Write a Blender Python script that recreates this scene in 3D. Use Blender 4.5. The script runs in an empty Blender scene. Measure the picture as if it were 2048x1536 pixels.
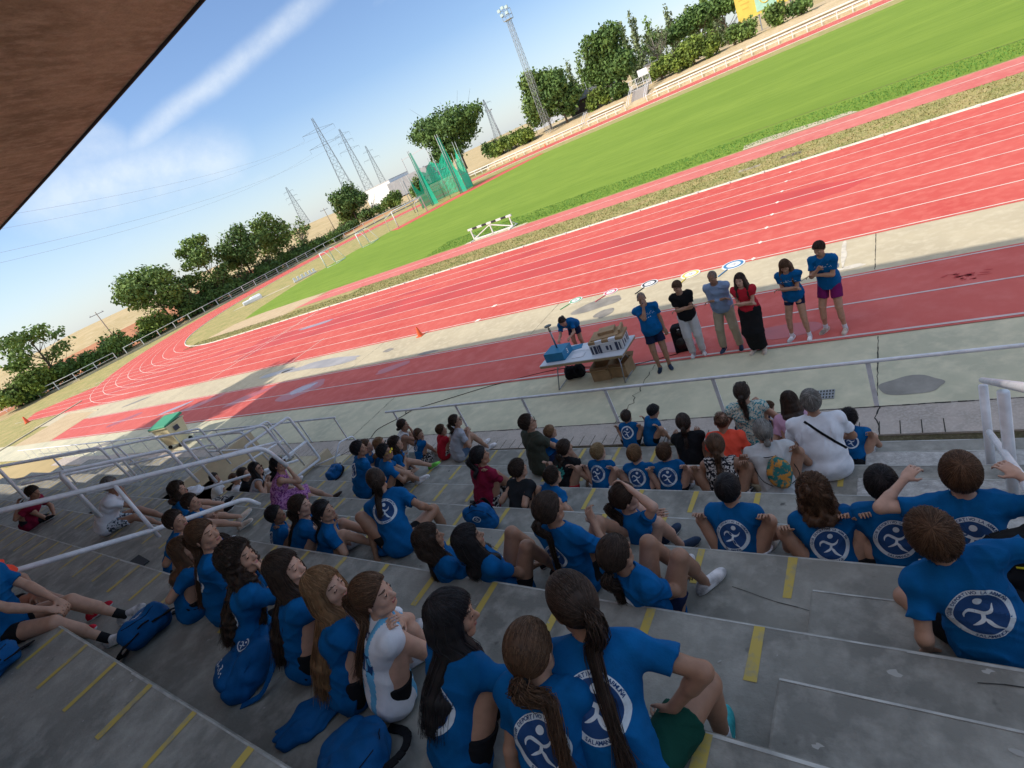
import bpy, bmesh, math, random
import numpy as np
from mathutils import Vector, Matrix
from mathutils.bvhtree import BVHTree
R_=math.radians
SC=bpy.context.scene
COL=SC.collection
rng=np.random.default_rng(7); random.seed(7)
# ---------------------------------------------------------------- camera
CAMP=Vector((0.0,-10.3138,5.5248))
yaw,pitch,roll=-0.71209304,0.39179562,-0.44328419
fwd=Vector((math.sin(yaw)*math.cos(pitch),math.cos(yaw)*math.cos(pitch),-math.sin(pitch)))
rt=Vector((math.cos(yaw),-math.sin(yaw),0)); up=rt.cross(fwd)
r2=math.cos(roll)*rt+math.sin(roll)*up; u2=-math.sin(roll)*rt+math.cos(roll)*up
cd=bpy.data.cameras.new('camera'); cam=bpy.data.objects.new('camera',cd); COL.objects.link(cam)
M3=Matrix((r2,u2,-fwd)).transposed(); cam.matrix_world=Matrix.Translation(CAMP)@M3.to_4x4()
cd.sensor_width=36; cd.lens=1113.4998/2048*36; cd.clip_start=0.05; cd.clip_end=20000
SC.camera=cam
# ---------------------------------------------------------------- world, sun, exposure
SUNV=Vector((-0.6,-0.8,1.0)).normalized()           # towards the sun
elev=math.asin(SUNV.z); azim=math.atan2(SUNV.x,SUNV.y)
w=bpy.data.worlds.new("World"); SC.world=w; w.use_nodes=True
nt=w.node_tree; nt.nodes.clear(); N=nt.nodes.new; Lk=nt.links.new
out=N('ShaderNodeOutputWorld'); bg=N('ShaderNodeBackground'); sky=N('ShaderNodeTexSky')
sky.sky_type='NISHITA'; sky.sun_disc=False; sky.sun_elevation=elev; sky.sun_rotation=azim
sky.air_density=1.0; sky.dust_density=0.6; sky.ozone_density=2.0
bg.inputs[1].default_value=0.112
tc=N('ShaderNodeTexCoord')
# cirrus: noise stretched along one direction of the sky, thickened by a broad mask
mp=N('ShaderNodeMapping'); mp.inputs['Rotation'].default_value=(0.5,0.3,0.75); mp.inputs['Scale'].default_value=(2.2,7.0,7.0)
Lk(tc.outputs['Generated'],mp.inputs['Vector'])
n1=N('ShaderNodeTexNoise'); n1.inputs['Scale'].default_value=1.3; n1.inputs['Detail'].default_value=7; n1.inputs['Roughness'].default_value=0.55; n1.inputs['Distortion'].default_value=0.6
Lk(mp.outputs[0],n1.inputs['Vector'])
n2=N('ShaderNodeTexNoise'); n2.inputs['Scale'].default_value=1.7; n2.inputs['Detail'].default_value=3
Lk(tc.outputs['Generated'],n2.inputs['Vector'])
mr=N('ShaderNodeMapRange'); mr.inputs[1].default_value=0.62; mr.inputs[2].default_value=1.1; Lk(n1.outputs[0],mr.inputs[0])
mr2=N('ShaderNodeMapRange'); mr2.inputs[1].default_value=0.42; mr2.inputs[2].default_value=0.62; Lk(n2.outputs[0],mr2.inputs[0])
mu=N('ShaderNodeMath'); mu.operation='MULTIPLY'; Lk(mr.outputs[0],mu.inputs[0]); Lk(mr2.outputs[0],mu.inputs[1])
sep=N('ShaderNodeSeparateXYZ'); Lk(tc.outputs['Generated'],sep.inputs[0])
lo=N('ShaderNodeMapRange'); lo.inputs[1].default_value=0.0; lo.inputs[2].default_value=0.16; lo.inputs[3].default_value=0.42; lo.inputs[4].default_value=0.0; Lk(sep.outputs['Z'],lo.inputs[0])
def streak(A,B,wid,gain_,ns):
    a=Vector(A).normalized(); b=Vector(B).normalized(); nrm=a.cross(b).normalized(); midv=(a+b).normalized(); half=a.angle(b)/2
    d1=N('ShaderNodeVectorMath'); d1.operation='DOT_PRODUCT'; d1.inputs[1].default_value=nrm; Lk(tc.outputs['Generated'],d1.inputs[0])
    nz=N('ShaderNodeTexNoise'); nz.inputs['Scale'].default_value=ns; nz.inputs['Detail'].default_value=6; nz.inputs['Roughness'].default_value=.6; Lk(tc.outputs['Generated'],nz.inputs['Vector'])
    off=N('ShaderNodeMath'); off.operation='MULTIPLY_ADD'; off.inputs[1].default_value=wid*1.6; off.inputs[2].default_value=-wid*.8; Lk(nz.outputs[0],off.inputs[0])
    s1=N('ShaderNodeMath'); s1.operation='ADD'; Lk(d1.outputs['Value'],s1.inputs[0]); Lk(off.outputs[0],s1.inputs[1])
    ab=N('ShaderNodeMath'); ab.operation='ABSOLUTE'; Lk(s1.outputs[0],ab.inputs[0])
    m1=N('ShaderNodeMapRange'); m1.interpolation_type='SMOOTHSTEP'; m1.inputs[1].default_value=0; m1.inputs[2].default_value=wid; m1.inputs[3].default_value=1; m1.inputs[4].default_value=0; Lk(ab.outputs[0],m1.inputs[0])
    d2=N('ShaderNodeVectorMath'); d2.operation='DOT_PRODUCT'; d2.inputs[1].default_value=midv; Lk(tc.outputs['Generated'],d2.inputs[0])
    m2=N('ShaderNodeMapRange'); m2.interpolation_type='SMOOTHSTEP'; m2.inputs[1].default_value=math.cos(half*1.35); m2.inputs[2].default_value=math.cos(half*.6); Lk(d2.outputs['Value'],m2.inputs[0])
    nf=N('ShaderNodeTexNoise'); nf.inputs['Scale'].default_value=3.5; nf.inputs['Detail'].default_value=8; nf.inputs['Roughness'].default_value=.65; Lk(mp.outputs[0],nf.inputs['Vector'])
    m3=N('ShaderNodeMapRange'); m3.inputs[1].default_value=.3; m3.inputs[2].default_value=.65; m3.inputs[3].default_value=.5; m3.inputs[4].default_value=1; Lk(nf.outputs[0],m3.inputs[0])
    x=N('ShaderNodeMath'); x.operation='MULTIPLY'; Lk(m1.outputs[0],x.inputs[0]); Lk(m2.outputs[0],x.inputs[1])
    y=N('ShaderNodeMath'); y.operation='MULTIPLY'; Lk(x.outputs[0],y.inputs[0]); Lk(m3.outputs[0],y.inputs[1])
    z=N('ShaderNodeMath'); z.operation='MULTIPLY'; z.inputs[1].default_value=gain_; Lk(y.outputs[0],z.inputs[0]); return z
prev_=mu
for A_,B_,w_,g_,n_ in [((-0.861, 0.473, 0.188),(-0.637, 0.723, 0.267),0.022,0.6,3),((-0.927, 0.339, 0.158),(-0.803, 0.583, 0.125),0.075,0.65,2.2),((-0.951, 0.297, 0.088),(-0.751, 0.655, 0.08),0.03,0.25,3),((-0.896, 0.397, 0.199),(-0.858, 0.476, 0.193),0.09,0.45,2),((-0.319, 0.946, 0.048),(-0.216, 0.976, 0.036),0.03,0.5,6)]:
    q_=streak(A_,B_,w_,g_,n_); m_=N('ShaderNodeMath'); m_.operation='MAXIMUM'; Lk(prev_.outputs[0],m_.inputs[0]); Lk(q_.outputs[0],m_.inputs[1]); prev_=m_
mx0=N('ShaderNodeMath'); mx0.operation='MAXIMUM'; Lk(prev_.outputs[0],mx0.inputs[0]); Lk(lo.outputs[0],mx0.inputs[1])
mix=N('ShaderNodeMixRGB'); mix.inputs[2].default_value=(5.6,6.1,6.6,1)
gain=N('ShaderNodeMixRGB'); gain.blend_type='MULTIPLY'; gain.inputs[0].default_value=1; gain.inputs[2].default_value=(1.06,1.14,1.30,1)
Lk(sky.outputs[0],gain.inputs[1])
eg=N('ShaderNodeMapRange'); eg.interpolation_type='SMOOTHSTEP'; eg.inputs[1].default_value=.30; eg.inputs[2].default_value=.55; Lk(sep.outputs['Z'],eg.inputs[0]); ec=N('ShaderNodeMixRGB'); ec.inputs[1].default_value=(.80,.80,.80,1); ec.inputs[2].default_value=(2.7,1.95,1.25,1); Lk(eg.outputs[0],ec.inputs[0])  # upper sky, out of view, brightened and warmed to lift the fill light
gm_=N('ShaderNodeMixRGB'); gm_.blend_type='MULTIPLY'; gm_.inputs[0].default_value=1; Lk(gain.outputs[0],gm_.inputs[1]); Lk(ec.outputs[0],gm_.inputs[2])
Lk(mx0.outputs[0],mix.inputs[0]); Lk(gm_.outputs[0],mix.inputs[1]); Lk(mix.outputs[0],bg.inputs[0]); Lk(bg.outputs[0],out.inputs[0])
sd=bpy.data.lights.new('sun','SUN'); sd.energy=2.75; sd.angle=R_(0.6); sd.color=(1.0,0.93,0.82)
sun=bpy.data.objects.new('sun',sd); COL.objects.link(sun); sun.rotation_euler=(-SUNV).to_track_quat('-Z','Y').to_euler(); sun.location=(-20,-25,40)
SC.view_settings.view_transform='Standard'; SC.view_settings.look='None'; SC.view_settings.exposure=0.55; SC.view_settings.gamma=1
# ---------------------------------------------------------------- materials
MATS={}
def mat(name,col,rough=0.7,var=0.0,scale=8.0,bump=0.0,bscale=None,col2=None,metal=0.0,spec=None,stretch=None,detail=5,lo=0.35,hi=0.65,alpha=None,sheen=0.0):
    if name in MATS: return MATS[name]
    m=bpy.data.materials.new(name); m.use_nodes=True; t=m.node_tree; b=t.nodes['Principled BSDF']
    b.inputs['Base Color'].default_value=(*col,1); b.inputs['Roughness'].default_value=rough; b.inputs['Metallic'].default_value=metal
    if spec is not None: b.inputs['Specular IOR Level'].default_value=spec
    if sheen: b.inputs['Sheen Weight'].default_value=sheen
    tcn=t.nodes.new('ShaderNodeTexCoord'); src=tcn.outputs['Object']
    if stretch:
        mpn=t.nodes.new('ShaderNodeMapping'); mpn.inputs['Scale'].default_value=stretch; t.links.new(src,mpn.inputs['Vector']); src=mpn.outputs[0]
    if var or col2:
        n=t.nodes.new('ShaderNodeTexNoise'); n.inputs['Scale'].default_value=scale; n.inputs['Detail'].default_value=detail; n.inputs['Roughness'].default_value=0.6
        t.links.new(src,n.inputs['Vector'])
        rp=t.nodes.new('ShaderNodeValToRGB'); c2=col2 or tuple(max(0,c*(1-var)) for c in col); c1=col if col2 else tuple(min(1,c*(1+var)) for c in col)
        rp.color_ramp.elements[0].position=lo; rp.color_ramp.elements[1].position=hi
        rp.color_ramp.elements[0].color=(*c2,1); rp.color_ramp.elements[1].color=(*c1,1)
        t.links.new(n.outputs[0],rp.inputs[0]); t.links.new(rp.outputs[0],b.inputs['Base Color'])
    if bump:
        n=t.nodes.new('ShaderNodeTexNoise'); n.inputs['Scale'].default_value=bscale or scale*4; n.inputs['Detail'].default_value=4
        t.links.new(src,n.inputs['Vector']); bp=t.nodes.new('ShaderNodeBump'); bp.inputs['Strength'].default_value=1.0; bp.inputs['Distance'].default_value=bump
        t.links.new(n.outputs[0],bp.inputs['Height']); t.links.new(bp.outputs[0],b.inputs['Normal'])
    if alpha is not None: b.inputs['Alpha'].default_value=alpha
    MATS[name]=m; return m
def mat2(name,cols,scales,rough=0.85,bump=0.003,bscale=60,stretch=None,spots=None,lowt=0.4,hight=0.6):
    """ground-like surface: two noises at different scales mixed between three colours, optional dark spots"""
    if name in MATS: return MATS[name]
    m=bpy.data.materials.new(name); m.use_nodes=True; t=m.node_tree; b=t.nodes['Principled BSDF']; b.inputs['Roughness'].default_value=rough
    b.inputs['Specular IOR Level'].default_value=0.12
    tcn=t.nodes.new('ShaderNodeTexCoord'); src=tcn.outputs['Object']
    if stretch:
        mpn=t.nodes.new('ShaderNodeMapping'); mpn.inputs['Scale'].default_value=stretch; t.links.new(src,mpn.inputs['Vector']); src=mpn.outputs[0]
    def noise(sc,det=6,rg=.6):
        n=t.nodes.new('ShaderNodeTexNoise'); n.inputs['Scale'].default_value=sc; n.inputs['Detail'].default_value=det; n.inputs['Roughness'].default_value=rg; t.links.new(src,n.inputs['Vector']); return n.outputs[0]
    def ramp(v,a,b_):
        r=t.nodes.new('ShaderNodeMapRange'); r.inputs[1].default_value=a; r.inputs[2].default_value=b_; t.links.new(v,r.inputs[0]); return r.outputs[0]
    def mx(f,a,b_):
        x=t.nodes.new('ShaderNodeMixRGB'); t.links.new(f,x.inputs[0])
        for i,c in ((1,a),(2,b_)):
            if isinstance(c,tuple): x.inputs[i].default_value=(*c,1)
            else: t.links.new(c,x.inputs[i])
        return x.outputs[0]
    c=mx(ramp(noise(scales[0]),lowt,hight),cols[0],cols[1]); c=mx(ramp(noise(scales[1]),.45,.75),c,cols[2])
    if spots:
        c=mx(ramp(noise(spots[1],2,.4),spots[2],spots[2]+.06),c,spots[0])
    t.links.new(c,b.inputs['Base Color'])
    bp=t.nodes.new('ShaderNodeBump'); bp.inputs['Distance'].default_value=bump; t.links.new(noise(bscale,3),bp.inputs['Height']); t.links.new(bp.outputs[0],b.inputs['Normal'])
    MATS[name]=m; return m
# ---------------------------------------------------------------- object helpers
def tag(o,label=None,cat=None,group=None,kind=None):
    if label: o['label']=label
    if cat: o['category']=cat
    if group: o['group']=group
    if kind: o['kind']=kind
    return o
def empty(name,loc,label,cat,group=None,rz=0):
    o=bpy.data.objects.new(name,None); COL.objects.link(o); o.location=loc; o.rotation_euler=(0,0,rz); o.empty_display_size=.2
    return tag(o,label,cat,group)
def link(name,me,mats,parent=None):
    for m in (mats if isinstance(mats,(list,tuple)) else [mats]): me.materials.append(m)
    o=bpy.data.objects.new(name,me); COL.objects.link(o)
    if parent is not None: o.parent=parent
    return o
def copy_tree(o,parent=None):
    c=o.copy(); COL.objects.link(c)
    if parent is not None: c.parent=parent
    for ch in list(o.children): copy_tree(ch,c)
    return c
class MB:
    """collects shapes and links them as one mesh object"""
    def __init__(s): s.v=[]; s.f=[]; s.m=[]; s.sm=[]
    def add(s,vs,fs,mi=0,smooth=False):
        b=len(s.v); s.v.extend([tuple(v) for v in vs]); s.f.extend([tuple(b+i for i in f) for f in fs]); s.m.extend([mi]*len(fs)); s.sm.extend([smooth]*len(fs)); return s
    def box(s,c,d,mi=0,rz=0,M=None):
        hx,hy,hz=d[0]/2,d[1]/2,d[2]/2; vs=[]
        for z in (-hz,hz):
            for x,y in ((-hx,-hy),(hx,-hy),(hx,hy),(-hx,hy)):
                p=Vector((x,y,z))
                if M is not None: p=M@p
                elif rz: p=Matrix.Rotation(rz,3,'Z')@p
                vs.append(p+Vector(c))
        return s.add(vs,[(3,2,1,0),(4,5,6,7),(0,1,5,4),(1,2,6,5),(2,3,7,6),(3,0,4,7)],mi)
    def bar(s,a,b,w,h,mi=0,upv=(0,0,1)):
        a=Vector(a); b=Vector(b); d=b-a; L=d.length
        if L<1e-6: return s
        d/=L; upv=Vector(upv)
        if abs(d.dot(upv))>.98: upv=Vector((1,0,0))
        r=d.cross(upv).normalized(); u=r.cross(d)
        M=Matrix((r,d,u)).transposed()
        return s.box((a+b)/2,(w,L,h),mi,M=M)
    def tube(s,pts,rad,n=8,mi=0,cap=True,closed=False):
        P=[Vector(p) for p in pts]; K=len(P); rr=rad if isinstance(rad,(list,tuple)) else [rad]*K
        vs=[];fs=[]; prev=None
        for i,p in enumerate(P):
            a=P[i-1] if i>0 else (P[-1] if closed else p); b=P[i+1] if i<K-1 else (P[0] if closed else p)
            t=(b-a).normalized() if (b-a).length>1e-9 else Vector((0,0,1))
            if prev is None:
                q=Vector((0,0,1)) if abs(t.z)<.9 else Vector((1,0,0)); u=t.cross(q).normalized()
            else:
                u=(prev-t*prev.dot(t)).normalized()
            prev=u; v=t.cross(u)
            for k in range(n):
                an=2*math.pi*k/n; vs.append(p+(u*math.cos(an)+v*math.sin(an))*rr[i])
        for i in range(K if closed else K-1):
            j=(i+1)%K
            for k in range(n):
                k2=(k+1)%n; fs.append((i*n+k,i*n+k2,j*n+k2,j*n+k))
        if cap and not closed:
            fs.append(tuple(reversed(range(n)))); fs.append(tuple((K-1)*n+k for k in range(n)))
        return s.add(vs,fs,mi,True)
    def poly(s,pts,z0,z1=None,mi=0):
        n=len(pts)
        if z1 is None: return s.add([(x,y,z0) for x,y in pts],[tuple(range(n))],mi)
        vs=[(x,y,z0) for x,y in pts]+[(x,y,z1) for x,y in pts]
        return s.add(vs,[tuple(reversed(range(n))),tuple(range(n,2*n))]+[(i,(i+1)%n,n+(i+1)%n,n+i) for i in range(n)],mi)
    def mesh(s,name):
        me=bpy.data.meshes.new(name); me.from_pydata(s.v,[],s.f); me.polygons.foreach_set('material_index',s.m); me.polygons.foreach_set('use_smooth',s.sm); me.update(); return me
    def build(s,name,mats,parent=None,bevel=0):
        o=link(name,s.mesh(name),mats,parent)
        if bevel:
            md=o.modifiers.new('bevel','BEVEL'); md.width=bevel; md.segments=2; md.limit_method='ANGLE'
        return o
def rounded(pts,r=.08,n=5):
    """polyline with rounded corners"""
    P=[Vector(p) for p in pts]; o=[P[0]]
    for i in range(1,len(P)-1):
        a=(P[i-1]-P[i]); b=(P[i+1]-P[i]); rr=min(r,a.length*.45,b.length*.45); a=P[i]+a.normalized()*rr; b=P[i]+b.normalized()*rr
        for k in range(n+1):
            t=k/n; o.append(a*(1-t)**2+P[i]*2*t*(1-t)+b*t*t)
    o.append(P[-1]); return o
def npmesh(name,V,F,mi=None,smooth=True):
    V=np.asarray(V,np.float32); F=np.asarray(F,np.int32); k=F.shape[1]
    me=bpy.data.meshes.new(name); me.vertices.add(len(V)); me.vertices.foreach_set('co',V.ravel())
    me.loops.add(F.size); me.loops.foreach_set('vertex_index',F.ravel())
    me.polygons.add(len(F)); me.polygons.foreach_set('loop_start',np.arange(0,F.size,k,dtype=np.int32))
    if mi is not None: me.polygons.foreach_set('material_index',np.asarray(mi,np.int32))
    me.polygons.foreach_set('use_smooth',np.full(len(F),smooth))
    me.update(calc_edges=True); return me
# ================================================================ SETTING: ground, track, stand
KX=-0.016                                   # the stand is set a hair off parallel to the track
W1=1.33; CS=2*W1; T0=CS+2.455; LW=1.22; YK=T0+8*LW; RR=36.9; YC=YK+RR; XL=-50.0; XR=XL+84.4
red=mat2('track_red',[(.62,.125,.10),(.57,.095,.078),(.66,.17,.135)],(.25,3.0),rough=.8,bump=.002,bscale=220)
redrun=mat2('runway_red',[(.64,.14,.115),(.58,.115,.095),(.68,.18,.155)],(.3,2.2),rough=.75,bump=.002,bscale=220)
white=mat('line_paint',(.78,.72,.62),.7,var=.12,scale=1.5)
conc=mat2('apron_concrete',[(.56,.48,.33),(.48,.41,.285),(.64,.56,.40)],(.5,4.0),rough=.85,bump=.003,bscale=90)
green=mat2('apron_green_paint',[(.62,.57,.40),(.50,.475,.34),(.70,.63,.45)],(.45,3.0),rough=.8,bump=.003,bscale=80)
tile=mat2('gutter_paving',[(.52,.44,.38),(.42,.36,.31),(.60,.53,.47)],(2.2,30.0),rough=.9,bump=.006,bscale=150)
lane_dark=mat('track_darker',(.56,.06,.045),.6,var=.10,scale=.4)
def sheet(name,polys,z,m,kind='structure',parent=None):
    b=MB()
    for p in polys: b.poly(p,z)
    o=b.build(name,m,parent); 
    if parent is None: tag(o,kind=kind)
    return o
def rect(x0,x1,y0,y1): return [(x0,y0),(x1,y0),(x1,y1),(x0,y1)]
# base ground: one big sheet to the horizon, dry earth and stubble
gm=mat2('ground_dry',[(.48,.36,.18),(.54,.42,.22),(.38,.30,.15)],(.02,.3),rough=.95,bump=.02,bscale=3)
b=MB(); b.poly(rect(-4500,2500,-1500,4500),-.03); tag(b.build('ground',gm),kind='structure')
# dry grass inside the oval and at the left end
dg=mat2('dry_grass',[(.44,.35,.15),(.27,.27,.09),(.52,.43,.21)],(.9,6.0),rough=.95,bump=.02,bscale=25)
def arc(cx,cy,r,a0,a1,n=48): return [(cx+r*math.cos(R_(a0+(a1-a0)*i/n)),cy+r*math.sin(R_(a0+(a1-a0)*i/n))) for i in range(n+1)]
def oval(r): return arc(XR,YC,r,-90,90)+arc(XL,YC,r,90,270)
sheet('verge_dry_grass',[rect(-100,-50,-3,110)],-.022,dg)
sheet('infield_verge',[oval(RR+.05)],.0,dg)
# ring of the eight lanes
def ring(r0,r1,z,n=64):
    o=MB(); A=oval(r0); Bq=oval(r1); k=len(A)
    o.add([(x,y,z) for x,y in A]+[(x,y,z) for x,y in Bq],[(i,(i+1)%k,k+(i+1)%k,k+i) for i in range(k)]); return o
tag(ring(RR,RR+8*LW+.12,.004).build('running_track',red),kind='structure')
sheet('track_start_chute',[[(XL,T0-.12),(XL,YK+.0),(-66,YK-.2),(-83,T0+2.2),(-79,T0-.12)]],.003,red)
# lane lines
lm=MB()
for k in range(9):
    r=RR+k*LW; wd=.042 if k else .06; q=ring(r-wd/2 if k else r-.09,r+wd/2 if k else r,.008); lm.add(q.v,q.f)
for k in range(1,9):
    y=YK-k*LW; lm.poly(rect(-83+ (8-k)*0.9 ,XL,y-.025,y+.025),.0115)
lm.poly(rect(-35.55,-35.48,T0,YK-LW*0),.012)
def seg(a,b2,wd,z):
    a=Vector((*a,0)); b2=Vector((*b2,0)); d=(b2-a).normalized(); n=Vector((-d.y,d.x,0))*wd/2
    lm.poly([tuple((a-n).xy),tuple((b2-n).xy),tuple((b2+n).xy),tuple((a+n).xy)],z)
seg((-35.5,YK-.4),(-36.6,T0+2.3),.06,.0125); seg((-26.5,T0+2.6),(-26.3,T0+.1),.05,.0126)
for k in range(1,9): lm.poly([(-3.6-.08,YK-k*LW-.0),(-3.6,YK-k*LW-.11),(-3.6+.08,YK-k*LW),(-3.6,YK-k*LW+.11)],.0128)
for k in range(7,9): lm.poly(rect(-13.2-.05*k,-13.0-.05*k,YK-k*LW-.1,YK-k*LW+.1),.0128)
tag(lm.build('lane_lines',white),kind='structure')
# raised inside kerb, white aluminium, with little feet
km=MB(); A=oval(RR-.10); Bq=oval(RR-.04); k=len(A)
vs=[(x,y,z) for z in (0.0,.055) for L in (A,Bq) for x,y in L]
for i in range(k):
    j=(i+1)%k; km_f=[(2*k+i,2*k+j,3*k+j,3*k+i),(k+i,k+j,3*k+j,3*k+i),(j,i,2*k+i,2*k+j)]
    km.f.extend(km_f); km.m.extend([0]*3); km.sm.extend([False]*3)
km.v=vs
for i in range(40):
    x=2-i*1.35; km.box((x,YK+.03,.03),(.12,.17,.06))
tag(km.build('track_kerb',mat('kerb_white',(.75,.72,.64),.6,var=.1,scale=3)),kind='structure')
# red repaired / wetter patches on the lanes (different rubber), flat and irregular
def blob(cx,cy,rx,ry,seed,n=40,rot=0,rough=.18):
    rs=np.random.default_rng(seed); ph=rs.uniform(0,6.28,5); am=rs.uniform(.3,1,5)*rough/np.arange(1,6)**.7; o=[]
    for i in range(n):
        a=2*math.pi*i/n; k=1+sum(am[j]*math.sin((j+1)*a+ph[j]) for j in range(5)); x=rx*k*math.cos(a); y=ry*k*math.sin(a)
        o.append((cx+x*math.cos(rot)-y*math.sin(rot),cy+x*math.sin(rot)+y*math.cos(rot)))
    return o
pm=MB()
for i,(cx,cy,rx,ry,ro) in enumerate([(-16.6,12.9,2.1,.42,.1),(-22.8,12.2,1.6,.35,.1),(-34.5,9.0,2.2,.5,.6),(-38.5,9.5,2.5,.4,.5),(-44,10.5,2.5,.4,.4),(-30,11.2,2.4,.55,.1),(-52,9,2.5,.4,.5),(-58,8,2.4,.4,.5),(-46,7,2.5,.35,.6)]):
    pm.poly(blob(cx,cy,rx,ry,i+3,rot=ro),.0062)
pm.poly([(-38,YK-5*LW+.03),(-4.5,YK-5*LW+.03),(-1.6,YK-4.6*LW),(-.9,YK-4*LW),(-2.4,YK-3.4*LW),(-5,YK-3*LW-.03),(-38,YK-3*LW-.03)],.0060)
tag(pm.build('track_stains',lane_dark),kind='structure')
# apron: concrete, two-lane red runway beside the stand
sheet('apron_concrete',[rect(-66,30,CS+.09,T0-.1)],.0,conc)
sheet('apron_green',[rect(-66,30,-2.27,-.08)],.0,green)
sheet('runway_near',[[(-50.6,-.09),(30,-.09),(30,CS+.1),(-51.8,CS+.1)]],.012,redrun)
nl=MB()
for y,wd in ((0,.06),(W1,.05),(CS,.05)): nl.poly(rect(-50.5,30,y-wd/2,y+wd/2),.017)
tag(nl.build('runway_lines',mat('line_paint_pink',(.62,.50,.47),.7,var=.12,scale=2)),kind='structure')
# long jump pit beyond the runway end
sheet('sand_pit',[[(-60.5,-.25),(-50.7,-.1),(-51.9,CS+.1),(-52.9,3.9),(-61.5,4.6)]],.004,mat2('sand',[(.58,.44,.27),(.5,.37,.22),(.63,.5,.33)],(1.2,12),rough=1,bump=.03,bscale=12))
km=MB(); km.bar((-62.2,-2.2,.03),(-66.4,7.2,.03),.35,.09); km.bar((-52.6,4.1,.01),(-62.2,4.9,.01),.12,.06); tag(km.build('sand_pit_kerb',conc),kind='structure')
# joints, cracks
jm=MB()
def crack(pts,wd,z,jit=.03,seed=0,amp=1):
    rs=np.random.default_rng(seed); P=[]
    for a,b2 in zip(pts[:-1],pts[1:]):
        n=max(2,int(math.dist(a,b2)/.09))
        for i in range(n): t=i/n; P.append((a[0]+(b2[0]-a[0])*t+rs.normal()*jit,a[1]+(b2[1]-a[1])*t+rs.normal()*jit*.4))
    P.append(pts[-1])
    for a,b2 in zip(P[:-1],P[1:]):
        d=Vector((b2[0]-a[0],b2[1]-a[1],0)); 
        if d.length<1e-4: continue
        d.normalize(); w2=wd*(.4+.9*rs.random()); n=Vector((-d.y,d.x,0))*w2/2
        jm.add([(a[0]-n.x,a[1]-n.y,z),(b2[0]-n.x,b2[1]-n.y,z),(b2[0]+n.x,b2[1]+n.y,z),(a[0]+n.x,a[1]+n.y,z)],[(0,1,2,3)])
crack([(-4.84,-.15),(-4.86,-1.4),(-4.98,-2.2),(-5.1,-2.95)],.016,.0045,.035,1)
crack([(-.73,-.12),(-.73,-2.28)],.016,.0045,.004,2); crack([(-.73,-2.28),(-.7,-2.95)],.018,.012,.02,3)
crack([(-13.4,-.12),(-13.35,-2.9)],.02,.0045,.01,4)
for x in (-22.1,-31,-40): crack([(x,-.12),(x,-2.2)],.02,.0045,.004,5)
for x in (-.8,-9.8,-18.8,-27.8,-36.8): crack([(x,CS+.12),(x,T0-.12)],.014,.004,.003,6)
crack([(-30,-2.29),(3,-2.29)],.022,.0145,.006,7)
crack([(-2.2,CS+.3),(-1.75,CS+.9)],.02,.0045,.02,8)
tag(jm.build('paving_cracks',mat('crack_dark',(.035,.033,.03),1)),kind='structure')
# puddles and damp stains
wet=mat('damp_stain',(.12,.11,.095),.35,var=.2,scale=2); pud=mat('puddle_film',(.40,.36,.33),.3,var=.15,scale=.8,spec=.4)
sm=MB(); sm.poly(blob(-.28,-1.78,.42,.24,5),.004); sm.poly(blob(-7.9,4.15,.75,.42,9,rot=.3),.0045); sm.poly(blob(-7.45,3.35,.28,.32,10),.0046)
sm.poly(blob(-17.6,3.95,.3,.16,11),.0045); sm.poly(blob(-14.5,2.95,.5,.14,12),.0045)
sm.poly(blob(-44.5,4.1,1.6,.2,13,rot=.3),.0045); sm.poly(blob(-36,-1.2,1.4,.25,14,rot=.2),.0045)
tag(sm.build('damp_stains',mat('damp_concrete',(.27,.24,.20),.6,var=.2,scale=3)),kind='structure')
sm=MB(); sm.poly(blob(-21.2,3.9,3.0,.38,21,rot=-.02,rough=.35),.0052); sm.poly(blob(-26.3,4.0,1.3,.3,22,rot=.1),.0052)
tag(sm.build('puddle',pud),kind='structure')
sm=MB(); sm.poly(blob(-20.6,1.45,1.25,.62,31,rot=.35),.0165); sm.poly(blob(-25.5,1.6,1.5,.35,32,rot=.5),.0165); sm.poly(blob(-30.5,1.9,1.6,.3,33,rot=.45),.0165); sm.poly(blob(-15.6,2.1,.8,.25,34,rot=.3),.0165); sm.poly(blob(-4.6,.6,.55,.28,35),.0165); sm.poly(blob(-2.4,.55,.7,.3,36),.0165); sm.poly(blob(-40,1.5,1.8,.35,37,rot=.4),.0165)
tag(sm.build('runway_damp',mat('runway_damp',(.50,.085,.075),.35,var=.1,scale=1)),kind='structure')
sm=MB(); sm.poly(blob(-20.7,1.6,.75,.3,41,rot=.35),.0178); sm.poly(blob(-31.0,11.0,1.7,.3,42,rot=.1),.0135); sm.poly(blob(-33.5,1.9,1.3,.22,43,rot=.4),.0178)
tag(sm.build('puddle_water',mat('puddle_water',(.44,.30,.32),.22,spec=.5)),kind='structure')
sm=MB()
rs=np.random.default_rng(5)
for i in range(26):
    a=rs.uniform(0,6.28); r=abs(rs.normal())*.16; sm.poly(blob(.62+r*math.cos(a)*1.3,1.75+r*math.sin(a),.07*rs.random()+.02,.02,50+i,n=10,rot=rs.uniform(-.4,.9),rough=.4),.0168)
tag(sm.build('runway_wear',mat('runway_wear',(.50,.055,.05),.8)),kind='structure')
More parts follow.
